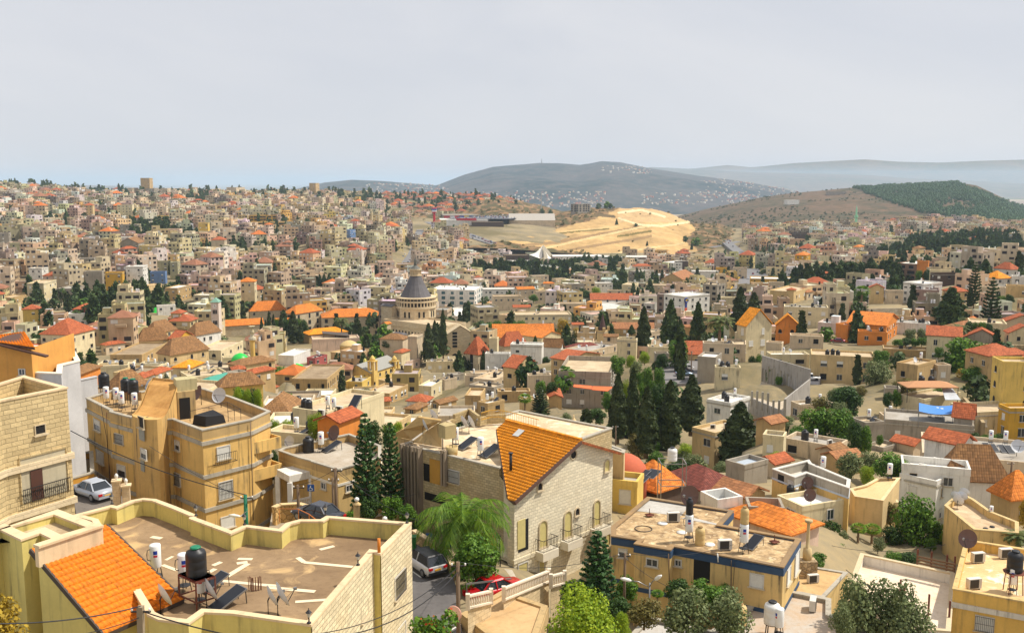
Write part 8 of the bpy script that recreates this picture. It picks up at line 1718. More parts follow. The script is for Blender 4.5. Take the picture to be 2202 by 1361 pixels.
while tries<16000:
 tries+=1;i=rt.uniform(0,81.99);j=rt.uniform(0,FS[1]-1.01);i0,j0=int(i),int(j);a,b_=i-i0,j-j0;p=(Vg[i0,j0]*(1-a)*(1-b_)+Vg[i0+1,j0]*a*(1-b_)+Vg[i0,j0+1]*(1-a)*b_+Vg[i0+1,j0+1]*a*b_)
 q_=np.array([proj(p)]);w_=inpoly(q_[:,0]+6*pnoise(p*.01),q_[:,1]+3*pnoise(p*.02),WOOD)[0];cl=inpoly(q_[:,0],q_[:,1],CLEAR)[0]
 if w_ and not(cl and rt.random()<.85):h=rt.uniform(8,13);SV.append(rt.choice(SM['farround'])*np.array([h*.75,h*.75,h])+p-np.array([0,0,1]))
 elif not w_ and rt.random()<.11 and pnoise(p*.006)>-.05:h=rt.uniform(2.5,7);SQ.append(rt.choice(SM['farround'])*np.array([h,h,h*.8])+p-np.array([0,0,.5]))
V=np.concatenate(SV);tag(link('hill_wood',npmesh('hill_wood',V,np.arange(len(V)).reshape(-1,4),foliage(srgb(64,98,56),srgb(98,130,74),trans=.15))),'dense green pine wood covering the right hill','wood',kind='stuff')
V=np.concatenate(SQ);tag(link('hill_scrub',npmesh('hill_scrub',V,np.arange(len(V)).reshape(-1,4),fDUSK)),'scattered dark scrub on the bare right hill','scrub',kind='stuff')
pxq,pyq=projv(QV);SQ=[]
for k in rt.sample(range(len(QV)),16000):
 p=QV[k]
 if p[1]<1760 and not inpoly(pxq[k:k+1]+rt.gauss(0,6),pyq[k:k+1]+rt.gauss(0,2),PALE)[0]and rt.random()<.05 or rt.random()<.0022:h=rt.uniform(1.6,5);SQ.append(rt.choice(SM['farround'])*np.array([h*1.2,h*1.2,h])+p-np.array([0,0,.4]))
V=np.concatenate(SQ);tag(link('quarry_scrub',npmesh('quarry_scrub',V,np.arange(len(V)).reshape(-1,4),fBROWN)),'olive brown scrub on the edges of the cut hill','scrub',kind='stuff')
Zx()
for x,yt,yb,k in((1078,505,555,'cypress'),(1130,488,552,'cypress'),(1158,500,558,'cypress'),(1178,498,558,'cypress'),(1205,490,558,'cypress'),(1423,550,640,'conifer'),(1677,735,855,'cypress'),(1630,800,852,'cypress'),(2050,745,838,'cypress')):
 xx,yy_=P(x,yb);D=1700 if yb<565 else(1500 if yb<650 else 1270);a,b_=at_y(*P(x,yt),D),at_y(*P(x,yb),D);h=a.z-b_.z;plant(k,b_,h*.26*(1.4 if k=='conifer' else 1),h)
for x,yt,yb,D in((1275,415,470,1740),(1340,400,460,1750),(1375,415,460,1750),(1585,585,640,1480),(725,730,800,1300),(668,735,770,1320),(600,735,765,1330),(870,470,515,1690),(800,460,510,1700),(2090,700,780,1320),(2000,690,740,1330)):a,b_=at_y(*P(x,yt),D),at_y(*P(x,yb),D);h=a.z-b_.z;plant('farround',b_,h*1.1,h)
nb_=0;tries=0
while nb_<72 and tries<9000:
 tries+=1;y=rt.uniform(88,215);px=rt.uniform(1180,2230);x=(px-1101)/FPX*y
 if(np.hypot(FT[:,0]-x,FT[:,1]-y)<FT[:,2]*.92).any()or pnoise((x*.03,y*.03,2))<-.12:continue
 w=rt.uniform(2.2,5.0)
 if hides(x,y,T(x,y),w,w*.9,.10):continue
 nb_+=1;plant(rt.choice(['round','round','olive','olive','brown','lime']),(x,y,T(x,y)-.3),w,w*rt.uniform(.6,1.0))
 # cars, street, poles, wires, signs
def loft(secs,mb,m=0,cap=True):
 n=len(secs[0]);i=len(mb.v)
 for s_ in secs:mb.v+=[tuple(p)for p in s_]
 for a in range(len(secs)-1):
  for k in range(n):k2=(k+1)%n;mb.smooth.add(len(mb.f));mb.f.append((i+a*n+k,i+a*n+k2,i+(a+1)*n+k2,i+(a+1)*n+k));mb.m.append(m)
 if cap:mb.f.append(tuple(i+n-1-k for k in range(n)));mb.m.append(m);e=i+(len(secs)-1)*n;mb.f.append(tuple(e+k for k in range(n)));mb.m.append(m)
def csec(x,w,z0,z1,r=.16):return[(x,-w+r*.6,z0),(x,w-r*.6,z0),(x,w,z0+r),(x,w,z1-r*1.4),(x,w-r*.8,z1),(x,-w+r*.8,z1),(x,-w,z1-r*1.4),(x,-w,z0+r)]
TAILL=simple(srgb(190,20,26),.3);HEADL=simple(srgb(220,222,224),.15);PLATE=simple(srgb(226,170,30),.5)
def car(col,kind,label,loc,rz,black_roof=False,group=None,cat='car'):
 """x forward"""
 t=thing('car',label,cat,loc,rz,group);paint=simple(col,.25,.25,.6,'car_paint');suv=kind=='suv';H_=1.58 if suv else 1.42;hd=.98 if suv else.86;L_=2.1 if suv else 2.25
 mb=MB();loft([csec(-L_,.72,.42,hd-.12),csec(-L_+.12,.82,.26,hd),csec(-1.2,.87,.24,hd+.02),csec(.6,.87,.24,hd),csec(1.1,.86,.24,hd-.03),csec(L_-.25,.80,.26,hd-.16),csec(L_,.66,.36,hd-.30)],mb);mb.build('body',paint,t)
 b0=-1.95 if suv else-1.45;gl=MB();rs=lambda x,w,z:[(x,-w,z),(x,w,z)]
 base=[(b0-.1,.76),(1.05,.76)];topx=(b0+(.35 if suv else.55),.25)
 lo=[(b0-.1,-.78,hd-.02),(1.1,-.78,hd-.05),(1.1,.78,hd-.05),(b0-.1,.78,hd-.02)];hi=[(topx[0],-.58,H_-.05),(topx[1],-.58,H_-.05),(topx[1],.58,H_-.05),(topx[0],.58,H_-.05)]
 for k in range(4):j=(k+1)%4;gl.quad(lo[k],lo[j],hi[j],hi[k])
 gl.build('windows',simple((.02,.025,.03),.08,0,.8),t)
 rf=MB();rf.poly([(topx[0]-.08,-.6,H_-.06),(topx[1]+.1,-.6,H_-.06),(topx[1]+.02,-.5,H_),(topx[0],-.5,H_)]);loft([[(topx[0]-.1,-.6,H_-.07),(topx[0]-.1,.6,H_-.07),(topx[0],.5,H_),(topx[0],-.5,H_)],[(topx[1]+.12,-.6,H_-.07),(topx[1]+.12,.6,H_-.07),(topx[1],.5,H_),(topx[1],-.5,H_)]],rf);rf.f=rf.f[1:];rf.m=rf.m[1:];rf.smooth=set();rf.build('roof',mBLACK if black_roof else paint,t)
 for k in range(4):
  j=(k+1)%4;p=MB();p.bar(lo[k],hi[k],.09);p.build('pillar',paint if not black_roof else mBLACK,t)
 for s_ in(-1,1):p=MB();p.bar((-.35,s_*.775,hd-.03),(-.4,s_*.59,H_-.05),.08);p.build('pillar',paint,t)
 for x in(-1.32,1.35):
  for s_ in(-1,1):
   w=MB();w.lathe((x,s_*.72,.32),[(.32,0),(.33,.05),(.33,.15),(.30,.18)],16,0,(0,s_,0));ty=w.build('wheel',mBLACK,t);w=MB();w.lathe((x,s_*.725,.32),[(.20,.17),(.19,.19)],12,0,(0,s_,0));w.build('rim',mSTEEL,ty)
 for s_ in(-1,1):
  w=MB();w.box((-L_+.02,s_*.6,hd-.2),(.14,.3,.17));w.build('tail_light',TAILL,t);w=MB();w.box((L_-.08,s_*.55,hd-.40),(.16,.3,.12));w.build('headlight',HEADL,t)
  w=MB();w.box((.75,s_*.92,hd+.05),(.12,.16,.12));w.build('mirror',paint,t)
 w=MB();w.box((-L_-.01,0,hd-.32),(.03,.5,.12));w.build('number_plate',PLATE,t);w=MB();w.box((-L_+.05,0,.42),(.16,1.5,.2));w.build('bumper',mBLACK if suv else paint,t);return t
S6();zs=-28.15
def heading(a,b):d=zz(*b,zs)-zz(*a,zs);return math.atan2(d.y,d.x)
car(srgb(214,214,216),'suv','white car with a black roof parked beside the stone wall on the street',zz(120,822,zs),math.atan2(6,-4.2),True)
S2();car(srgb(180,184,190),'sedan','silver sedan parked between the stone clad house and the yellow house',zz(775,215,-25.2),math.atan2(3.0,-4.0))
mb=MB();pl=[tuple(zz(*p,-25.3).xy)for p in((600,150),(940,120),(1100,330),(640,380))];mb.prism(pl,-28,-25.22);tag(mb.build('paved_yard',slab(srgb(120,112,104),srgb(90,84,76),.5,.4)),kind='structure')
S4();car(srgb(60,62,70),'sedan','dark grey car parked below the porch house',at_y(*P(715,1315),72),math.atan2(2,-3))
S6();car(srgb(196,24,30),'sedan','red car parked under the bare steel frame by the balustrade',at_y(*P(725,1045),64.5),math.atan2(2.0,3.0))
Ze();p=at_y(*P(1328,1000),246);t=thing('pickup_truck','white double cab pickup truck on the dark tarmac yard','pickup truck',p,math.pi-.15);wp_=simple(srgb(232,232,232),.3)
mb=MB();loft([csec(-2.5,.85,.5,1.0),csec(-.6,.88,.45,1.02),csec(1.3,.88,.45,1.05),csec(2.3,.84,.45,.95),csec(2.5,.75,.5,.85)],mb);mb.build('body',wp_,t);mb=MB();loft([[(-.7,-.8,1.02),(-.7,.8,1.02),(-.6,.62,1.72),(-.6,-.62,1.72)],[(.9,-.8,1.02),(.9,.8,1.02),(.45,.62,1.72),(.45,-.62,1.72)]],mb);mb.smooth=set();mb.build('cab_windows',simple((.02,.025,.03),.1),t);mb=MB();mb.box((-.08,0,1.74),(1.2,1.3,.07));mb.build('cab_roof',wp_,t);mb=MB();mb.box((-1.6,0,1.03),(1.6,1.4,.05));mb.build('cargo_bed',mBLACK,t)
for x in(-1.6,1.5):
 for s_ in(-1,1):w=MB();w.lathe((x,s_*.72,.38),[(.38,0),(.38,.2)],14,0,(0,s_,0));w.build('wheel',mBLACK,t)
mb=MB();mb.prism([tuple(at_y(*P(*p),d_).xy)for p,d_ in(((750,960),250),((1400,1020),240),((1420,960),251),((1320,900),262),((1180,905),266))],p.z-4,p.z-.02);tag(mb.build('tarmac_yard',slab(srgb(92,90,92),srgb(76,74,74),.2,.4)),kind='structure')
car(srgb(120,20,34),'sedan','maroon car parked left of the big orange house',at_y(*P(1558,685),290),2.9)
Zd()
for x,y,D,c,lb in((1830,960,246,srgb(140,164,186),'front pale blue car of the three parked by the slanted roof house'),(1840,935,252,srgb(70,76,86),'middle dark car of the three parked by the slanted roof house'),(1865,912,258,srgb(206,208,210),'back silver car of the three parked by the slanted roof house')):car(c,'sedan',lb,at_y(*P(x,y),D),.1)
p=at_y(*P(1850,962),246);mb=MB();mb.prism([(p.x-7,p.y-10),(p.x+8,p.y-10),(p.x+14,p.y+22),(p.x-4,p.y+20)],p.z-6,p.z-.02);tag(mb.build('car_yard',slab(srgb(130,126,124),srgb(110,104,98),.2,.4)),kind='structure')
Zg();car(srgb(70,84,100),'sedan','dark blue car half hidden behind the tall yellow apartment house',at_y(*P(1820,560),208),1.2);car(srgb(200,204,208),'sedan','silver car behind the dark blue one at the tall yellow house',at_y(*P(1810,520),216),1.2)
cc=[simple(srgb(*c),.3,0,.5,'car_paint')for c in((220,220,222),(190,192,196),(60,62,70),(150,30,36),(60,90,150),(235,235,235))];cmesh=[]
for m in cc:
 mb=MB();loft([csec(-2.1,.8,.3,.85),csec(2.0,.85,.3,.85),csec(2.2,.7,.35,.7)],mb);loft([[(-1.5,-.75,.84),(-1.5,.75,.84),(-1.0,.6,1.4),(-1.0,-.6,1.4)],[(1.1,-.75,.84),(1.1,.75,.84),(.4,.6,1.4),(.4,-.6,1.4)]],mb,1);mb.box((-.3,0,1.42),(1.4,1.2,.06));cmesh.append(mb.mesh('car',[m,mGLASS]))
def little(p,rz,k,label,group):o=link('car',cmesh[k]);o.location=p;o.rotation_euler=(0,0,rz);tag(o,label,'car',group)
CN=['white','silver','black','dark red','blue','bright white']
for nm,n_,ph,grp,lanes in(('street',34,'car on the steep straight street','cars on the steep straight street',(-4.4,4.4)),('highway',44,'car on the highway beside the quarry','cars on the highway beside the quarry',(-6,-2.5,2.5,6)),('main_road',52,'car in the crowded road at the valley end','cars in the crowded road at the valley end',(-8,-4,0,4,8))):
 W3=ROADW[nm]
 for k in range(n_):
  i=rt.randrange(len(W3)-1);u_=rt.random();d=W3[i+1]-W3[i];d.z=0;d.normalize();p=W3[i].lerp(W3[i+1],u_)+Vector((d.y,-d.x,0))*rt.choice(lanes)+Vector((0,0,.72));kk=rt.randrange(6);little(p,math.atan2(d.y,d.x),kk,CN[kk]+' '+ph,CN[kk]+' '+grp)
for r_ in range(9):
 for k in range(15):
  if rt.random()<.2:continue
  a=CARPARK[0].lerp(CARPARK[1],(k+.5)/15);b_=CARPARK[3].lerp(CARPARK[2],(k+.5)/15);p=a.lerp(b_,.1+r_*.09)+Vector((0,0,1.05));kk=rt.randrange(6);little(p,1.3,kk,CN[kk]+' car parked at the shopping mall',CN[kk]+' cars parked at the shopping mall')
mb=MB();ws=[w+Vector((-11,0,0))for w in ROADW['main_road'][12:]]
for a,b_ in zip(ws[:-1],ws[1:]):mb.bar(a+Vector((0,0,1.6)),b_+Vector((0,0,1.6)),.3,1.0)
tag(mb.build('road_barrier',simple(srgb(230,180,30),.6)),'yellow curving barrier along the crowded valley road','barrier')
# foreground street
S6();mb=MB();asph=slab(srgb(112,108,106),srgb(78,74,72),.35,.6);mb.poly([zz(*p,-28.2)for p in((-260,520),(160,585),(330,760),(400,1000),(450,1420),(-300,1420))][::-1]);tag(mb.build('asphalt_street',asph),kind='structure')
mb=MB();
for pts in([(30,845),(100,895),(310,848)],[(100,895),(115,868)],[(320,1350),(430,1285)]):
 for a,b_ in zip(pts[:-1],pts[1:]):mb.bar(zz(*a,-28.19),zz(*b_,-28.19),.1,.012)
tag(mb.build('bay_markings',simple(srgb(220,216,206),.8)),kind='structure')
def wall_run(name,pts,zs_,h,w,mat,label,cap=None,cat='wall'):
 t=thing(name,label,cat,zz(*pts[0],zs_));mb=MB(t.location);q_=[zz(*p,zs_)for p in pts]
 for a,b_ in zip(q_[:-1],q_[1:]):mb.bar(a+Vector((0,0,h/2-1)),b_+Vector((0,0,h/2-1)),w,h+2)
 mb.build('body',mat,t)
 if cap:mb=MB(t.location);[mb.bar(a+Vector((0,0,h+.04)),b_+Vector((0,0,h+.04)),w+.12,.1)for a,b_ in zip(q_[:-1],q_[1:])];mb.build('coping',cap,t)
 return t
wall_run('stone_wall',[(40,600),(180,690),(330,800),(365,900)],-28.3,.95,.3,rubble(srgb(206,174,122),3),'low rough stone wall behind the white car',simple(srgb(206,180,140),.9))
t=thing('waste_bin','green wheeled waste bin at the end of the low stone wall','bin',zz(25,665,-28.2));mb=MB(t.location);mb.box(tuple(t.location+Vector((0,0,.55))),(.6,.6,1.0));mb.build('bin',simple(srgb(40,110,50),.6),t);mb=MB(t.location);mb.box(tuple(t.location+Vector((0,0,1.09))),(.68,.68,.08));mb.build('lid',simple(srgb(36,96,46),.6),t)
BLUE=simple(srgb(28,80,150),.4)
def pmr(zx,zy,D,hgt,label,w=.55):
 c=at_y(*P(zx,zy),D);t=thing('parking_sign',label,'sign',c-Vector((0,0,hgt)));o=t.location;mb=MB(o);mb.bar(o-Vector((0,0,1)),c+Vector((0,.05,.1)),.06);mb.build('pole',mSTEEL,t);mb=MB(o);mb.box(tuple(c),(w,.04,w));mb.build('plate',BLUE,t)
 def g(x,z):return c+Vector((x*w,-.03,z*w))
 s_=MB(o);s_.lathe(c+Vector((-.03*w,-.03,.3*w)),[(.075*w,0),(.075*w,.01)],10,0,(0,-1,0));s_.build('symbol_head',mWHITE,t)
 s_=MB(o);s_.tube([g(-.03,.2),g(0,-.03),g(.18,-.04),g(.24,-.28),g(.32,-.26)],.045*w,5);s_.build('symbol_figure',mWHITE,t);s_=MB(o);s_.tube([g(-.02+.24*math.cos(a),-.14+.24*math.sin(a))for a in np.linspace(1.9,5.9,12)],.035*w,5);s_.build('symbol_wheel',mWHITE,t)
S4();pmr(655,1045,76,2.3,'blue wheelchair parking sign below the white porch balustrade');S6();pmr(168,553,76,2.4,'left blue wheelchair parking sign under the palm');pmr(318,622,70,2.5,'right blue wheelchair parking sign beside the palm')
for zx,zy in((168,580),(318,648)):
 c=at_y(*P(zx,zy),76 if zx<200 else 70);mb=MB();mb.box(tuple(c+Vector((0,-.01,0))),(.5,.04,.16));tag(mb.build('sign_plate',simple(srgb(206,130,50),.6)),('left' if zx<200 else 'right')+' small orange plate under a blue parking sign','sign')
c=at_y(*P(378,1195),52);t=thing('round_sign','pale pink back of a round road sign on the wooden pole','sign',c);mb=MB(c);mb.lathe(c,[(.42,0),(.42,.05)],24,0,(-.4,-1,.1));mb.build('disc',simple(srgb(222,180,160),.6),t);mb=MB(c);mb.lathe(c,[(.42,.0),(.46,.03),(.42,.06)],24,0,(-.4,-1,.1),True,False);mb.build('rim',simple(srgb(206,150,130),.6),t)
bal=thing('balustrade_stair','white baluster railing on a stone wall climbing to the gable house','balustrade',at_y(*P(800,1000),61));o=bal.location;whm=plaster(srgb(230,214,190),.3)
runs=[[((490,1075),57),((685,1030),59)],[((790,1010),60),((1170,860),66)],[((1185,905),65),((1300,875),66)]]
bp_=MB();bp_.lathe((0,0,0),[(.055,0),(.055,.1),(.085,.25),(.05,.5),(.06,.62)],8);bp_=bp_.mesh('baluster',whm)
for run in runs:
 a,b_=[at_y(*P(*p),d_)for p,d_ in run];a=a-Vector((0,0,.5));b_=b_-Vector((0,0,.5));n_=max(4,int((b_-a).length/.24))
 for k in range(n_):e=link('baluster',bp_,bal);e.location=a.lerp(b_,(k+.5)/n_)-o
 mb=MB(o);mb.bar(a+Vector((0,0,.68)),b_+Vector((0,0,.68)),.24,.12);mb.build('handrail',whm,bal);mb=MB(o);mb.bar(a-Vector((0,0,.06)),b_-Vector((0,0,.06)),.3,.12);mb.build('plinth',whm,bal);mb=MB(o);mb.quad(a-Vector((0,0,.1)),b_-Vector((0,0,.1)),Vector((b_.x,b_.y,-38)),Vector((a.x,a.y,-38)));mb.quad(b_-Vector((0,-.25,.1)),a-Vector((0,-.25,.1)),Vector((a.x,a.y+.25,-38)),Vector((b_.x,b_.y+.25,-38)));mb.build('wall',stone(srgb(222,200,160),.6,.3,.7,.12,.3),bal)
 for p in(a,b_):mb=MB(o);mb.bar(p-Vector((0,0,.2)),p+Vector((0,0,.85)),.26);mb.build('pier',whm,bal)
mb=MB();mb.poly([zz(*p,-30.2)for p in((470,880),(660,800),(860,830),(920,940),(790,1010),(480,1060))][::-1]);tag(mb.build('garden_terrace',slab(srgb(200,190,172),srgb(150,136,112),.5,.5)),kind='structure')
t=thing('steel_carport','bare galvanised steel frame over the red car','frame',at_y(*P(480,950),62));o=t.location;mb=MB(o);mb.bar(at_y(*P(480,950),62),at_y(*P(850,905),65),.1);mb.build('beam',mSTEEL,t)
for p,d_ in(((480,950),62),((795,910),64.7)):a=at_y(*P(*p),d_);mb=MB(o);mb.bar(a,a-Vector((0,0,2.4)),.08);mb.build('post',mSTEEL,t)
t=thing('garden_pergola','black and white gabled pergola frame in the garden under the palm','pergola',at_y(*P(620,600),73));o=t.location;a,b_,c=at_y(*P(510,535),72),at_y(*P(605,470),74),at_y(*P(760,560),73)
for u_,w_ in((a,b_),(b_,c)):
 for dz,m in((0,mBLACK),(-.35,mWHITE),(-.7,mBLACK)):mb=MB(o);mb.bar(u_+Vector((0,0,dz)),w_+Vector((0,0,dz)),.1,.3);mb.build('beam',m,t)
for u_ in(a,c):mb=MB(o);mb.bar(u_,u_-Vector((0,0,2.6)),.1);mb.build('post',mBLACK,t)
t=thing('garden_fence','pale striped board fence behind the red garden seat','fence',at_y(*P(640,640),73));mb=MB(t.location)
for k in range(22):p=at_y(*P(520+k*11,600+k*2.0),73.4);mb.bar(p,p-Vector((0,0,1.9)),.11,.03)
mb.build('boards',simple(srgb(200,200,190),.6),t);mb=MB(t.location);mb.bar(at_y(*P(515,605),73.5),at_y(*P(765,650),73.5),.05);mb.build('rail',mSTEEL,t)
t=thing('swing_bench','bright red orange garden swing seat','seat',at_y(*P(630,665),71.5));o=t.location;mb=MB(o);mb.box(tuple(o+Vector((0,.2,.85))),(1.7,.12,.9));mb.build('backrest',simple(srgb(214,40,16),.7),t);mb=MB(o);mb.box(tuple(o+Vector((.1,-.1,.4))),(1.5,.6,.15));mb.build('cushion',simple(srgb(226,80,24),.7),t)
S4();wall_run('curved_stone_wall',[(350,1395),(400,1370),(560,1360),(640,1385),(730,1420)],-28.8,1.9,.35,rubble(srgb(206,166,104),1.9),'curved rubble wall with pale capping in the alley behind the villa',simple(srgb(214,184,134),.9))
t=thing('alley_railing','thin orange handrail curving down the alley behind the villa','railing',at_y(*P(560,1260),69));o=t.location;mb=MB(o);q_=[at_y(*P(*p),d_)for p,d_ in(((390,1218),74),((550,1222),71),((640,1265),69),((725,1330),66))]
mb.tube(q_,.035,5);mb.build('handrail',simple(srgb(206,120,50),.6),t)
for k,p in enumerate(q_):mb=MB(o);mb.bar(p,p-Vector((0,0,1.1)),.05);mb.build('post',simple(srgb(206,120,50),.6),t)
mb=MB();mb.poly([zz(*p,-28.4)for p in((330,1250),(640,1210),(900,1360),(740,1430),(300,1420))][::-1]);tag(mb.build('alley',slab(srgb(170,156,134),srgb(130,110,84),.5,.5)),kind='structure')
S2()
for x,yb,yt,lb in((975,265,90,'taller'),(1055,250,130,'shorter')):
 b_=at_y(*P(x,yb),71);a=at_y(*P(x,yt),71);t=thing('gate_pier',f'{lb} stone gate pier with a lamp near the silver sedan','gate pier',b_);mb=MB(b_);mb.box(tuple((a+b_)/2-Vector((0,0,.5))),(.55,.55,(a-b_).z+1),.3);mb.build('pier',stone(srgb(222,196,160),.5,.3,.8,.1,.2),t);mb=MB(b_);mb.box(tuple(a+Vector((0,0,.05))),(.72,.72,.12),.3);mb.build('cap',vcop,t);mb=MB(b_);mb.lathe(a+Vector((0,0,.1)),[(.1,0),(.05,.08),(.12,.2),(.14,.35),(.03,.5)],10);mb.build('lamp',mWHITE,t)
S4()
for x,yb,yt,lb in((1040,1280,1190,'left'),(1275,1390,1350,'right')):
 b_=at_y(*P(x,yb+120),74);a=at_y(*P(x,yt),74);t=thing('gate_pier',f'{lb} stone gate pier with a white globe lamp below the twin pines','gate pier',b_);mb=MB(b_);mb.box(tuple((a+b_)/2),(.5,.5,(a-b_).z),.2);mb.build('pier',plaster(srgb(206,176,124),.6),t);mb=MB(b_);mb.lathe(a,[(.32,0),(.34,.08),(.2,.2),(.08,.3)],10);mb.build('cap',plaster(srgb(206,176,124),.6),t);mb=MB(b_);mb.lathe(a+Vector((0,0,.28)),[(.06,0),(.17,.1),(.2,.2),(.17,.3),(.05,.38)],12);mb.build('globe',mWHITE,t)
POLEM=simple(srgb(112,92,72),.9);POLEC=plaster(srgb(150,134,110),.6)
def pole(zx,yt,yb,D,r,label,mat=POLEM,sq=False,cat='utility pole'):
 a,b_=at_y(*P(zx,yt),D),at_y(*P(zx,yb),D);t=thing('utility_pole',label,cat,b_);mb=MB(b_)
 if sq:mb.bar(b_-Vector((0,0,2)),a,r*2)
 else:mb.lathe(b_-Vector((0,0,2)),[(r*1.2,0),(r,(a-b_).z+2)],9)
 mb.build('shaft',mat,t);mb=MB(b_);mb.bar(a+Vector((-.45,0,-.25)),a+Vector((.45,0,-.25)),.07);mb.build('crossarm',mIRON,t)
 for s_ in(-1,1):mb=MB(b_);mb.cyl(a+Vector((s_*.4,0,-.22)),.05,.14,6);mb.build('insulator',mWHITE,t)
 return a
FULL();pA=pole(302,1303,1420,41,.13,'square concrete utility pole at the bottom left in front of the villa',POLEC,True)
S6();pB=pole(412,765,1420,55,.12,'weathered wooden utility pole right of the street')
S4();pC=pole(870,880,1275,76,.12,'wooden utility pole in front of the porch house');pD=pole(845,960,1275,78,.09,'thin wooden pole just left of the porch house utility pole');pD2=pole(552,1020,1215,77,.12,'short grey pole in front of the white porch')
S2();pE=pole(2062,205,470,66,.13,'utility pole wrapped in green mesh behind the villa parapet',simple(srgb(30,110,80),.7));
S7();pF=pole(165,690,1060,66,.09,'thin pole with a white arrow shaped tip left of the street lamp')
S8();pG=pole(2068/1.0,-70,60,122,.12,'short pole near the orange hipped roof at the right edge')
Zd();pH=pole(1890,760,960,248,.14,'lattice topped pole beside the three parked cars');S5();pI=pole(1880,215,460,150,.1,'antenna pole behind the gable roof, in front of the cypresses')
Zf();a,b_=at_y(*P(588,1010),330),at_y(*P(588,1230),330);t=thing('lattice_mast','dark lattice mast left of the big orange house','mast',b_);mb=MB(b_)
for s_ in((-1,-1),(1,-1),(1,1),(-1,1)):mb.bar(b_+Vector((s_[0]*.9,s_[1]*.9,-2)),a+Vector((s_[0]*.4,s_[1]*.4,0)),.12)
for k in range(14):
 for s_ in(-1,1):u0,u1=k/14,(k+1)/14;mb.bar(b_.lerp(a,u0)+Vector((-s_*(.9-.5*u0),-.7,0)),b_.lerp(a,u1)+Vector((s_*(.9-.5*u1),-.7,0)),.1)
mb.build('lattice',mIRON,t)
S7();a,b_=at_y(*P(375,940),61),at_y(*P(375,1080),61);t=thing('street_lamp','street lamp with two white heads in front of the blue trimmed house','street lamp',b_);mb=MB(b_);mb.lathe(b_-Vector((0,0,2)),[(.07,0),(.05,(a-b_).z+2)],8);mb.build('post',mSTEEL,t)
for d in(Vector((-2.0,0,.25)),Vector((.5,-.6,.6))):e=a+d*.6;mb=MB(b_);mb.tube([a-Vector((0,0,.3)),a.lerp(e,.6),e],.035,5);mb.build('arm',mSTEEL,t);mb=MB(b_);mb.lathe(e,[(.05,0),(.12,.15),(.13,.5),(.05,.75)],10,0,d.normalized()+Vector((0,0,.1)));mb.build('lamp_head',mWHITE,t)
S2();a=at_y(*P(2010,385),64);t=thing('street_lamp','pale street lamp on an arm beside the green wrapped pole','street lamp',a);mb=MB(a);mb.lathe(a,[(.05,0),(.1,.15),(.12,.5),(.05,.8)],10,0,(-1,0,.12));mb.build('lamp_head',mWHITE,t);mb=MB(a);mb.tube([a,Vector((pE.x,pE.y,a.z-.3))],.03,5);mb.build('arm',mSTEEL,t)
W_=simple(srgb(46,44,44),.6)
FULL();cable(at_y(152,926,72),pE,.55,.035,'thick black cable sagging across the yellow apartment house',n=18);S1();cable(at_y(*P(1250,1085),78),pE-Vector((0,0,.4)),.2,.018,'thin wire from the stair tower to the green wrapped pole')
FULL();cable(at_y(-40,1340,36),pA,.25,.03,'black cable crossing the bottom left corner');cable(at_y(140,1370,37),pA-Vector((0,0,.5)),.1,.02,'lower thin black cable at the bottom left');cable(pA-Vector((0,0,.2)),at_y(700,1392,36),.3,.03,'black cable from the concrete pole along the villa front')
S3();cable(pB-Vector((0,0,.3)),at_y(*P(640,1375),40),.8,.022,'upper grey wire sagging past the stone cladding');cable(pB-Vector((0,0,.6)),at_y(*P(600,1400),38),1.1,.03,'lower thick wire sagging past the stone cladding')
cable(pC,at_y(*P(1550,420),66),.5,.018,'thin wire from the porch pole toward the villa corner');cable(pC-Vector((0,0,.3)),at_y(*P(1530,200),75),.9,.018,'thin wire passing in front of the twin pines');cable(pC,pD2,.2,.018,'thin wire between the porch poles');cable(pB,pF,.7,.018,'wire from the wooden pole to the arrow tipped pole');cable(pB-Vector((0,0,.2)),at_y(*P(1890-0,620),80),.3,.018,'wire from the wooden pole up toward the palm')
S7();cable(pF,at_y(*P(1080,620),71),.5,.016,'wire from the arrow tipped pole to the blue trimmed roof');cable(pF-Vector((0,0,.3)),at_y(*P(560,985),64),.2,.016,'short wire right of the arrow tipped pole')
S8();cable(at_y(*P(690,830),76),at_y(*P(890,975),62),.05,.035,'dark cable slanting above the olive tree');cable(at_y(*P(460,600),95),at_y(*P(1520,620),82),.8,.02,'black wires sagging across the right gully')
# construction site and long stone walls
Ze();t=thing('building_site','unfinished grey block walls and concrete posts of a building site','building site',at_y(*P(1060,1240),208));o=t.location;A_,B_,C_,D_=at_y(*P(835,1230),212),at_y(*P(1110,1290),199),at_y(*P(1320,1200),220),at_y(*P(920,1130),238)
mb=MB(o);mb.prism([tuple(p.xy)for p in(A_,B_,C_,D_)],o.z-8,o.z);mb.build('floor',slab(srgb(196,180,156),srgb(150,140,126),.4,.4),t)
for a,b_,hh in((A_,B_,1.6),(B_,C_,4.2),(D_,C_,6.5)):mb=MB(o);a_=Vector((a.x,a.y,o.z));c_=Vector((b_.x,b_.y,o.z));mb.bar(a_+Vector((0,0,hh/2-1)),c_+Vector((0,0,hh/2-1)),.3,hh+2);mb.build('wall',plaster(srgb(170,164,156),.8),t)
for k in range(16):p=D_.lerp(C_,k/15)if k<9 else A_.lerp(B_,(k-9)/6);p=Vector((p.x,p.y-.6,o.z));mb=MB(o);mb.bar(p,p+Vector((0,0,rt.uniform(3,4.6))),.4);mb.build('column',mCONC,t)
for k in range(7):p=D_.lerp(C_,(k+.4)/8);mb=MB(o);mb.box((p.x+.6,p.y-.9,o.z+2),(1.3,.12,2.6));mb.build('panel',simple(srgb(190,188,182),.8),t)
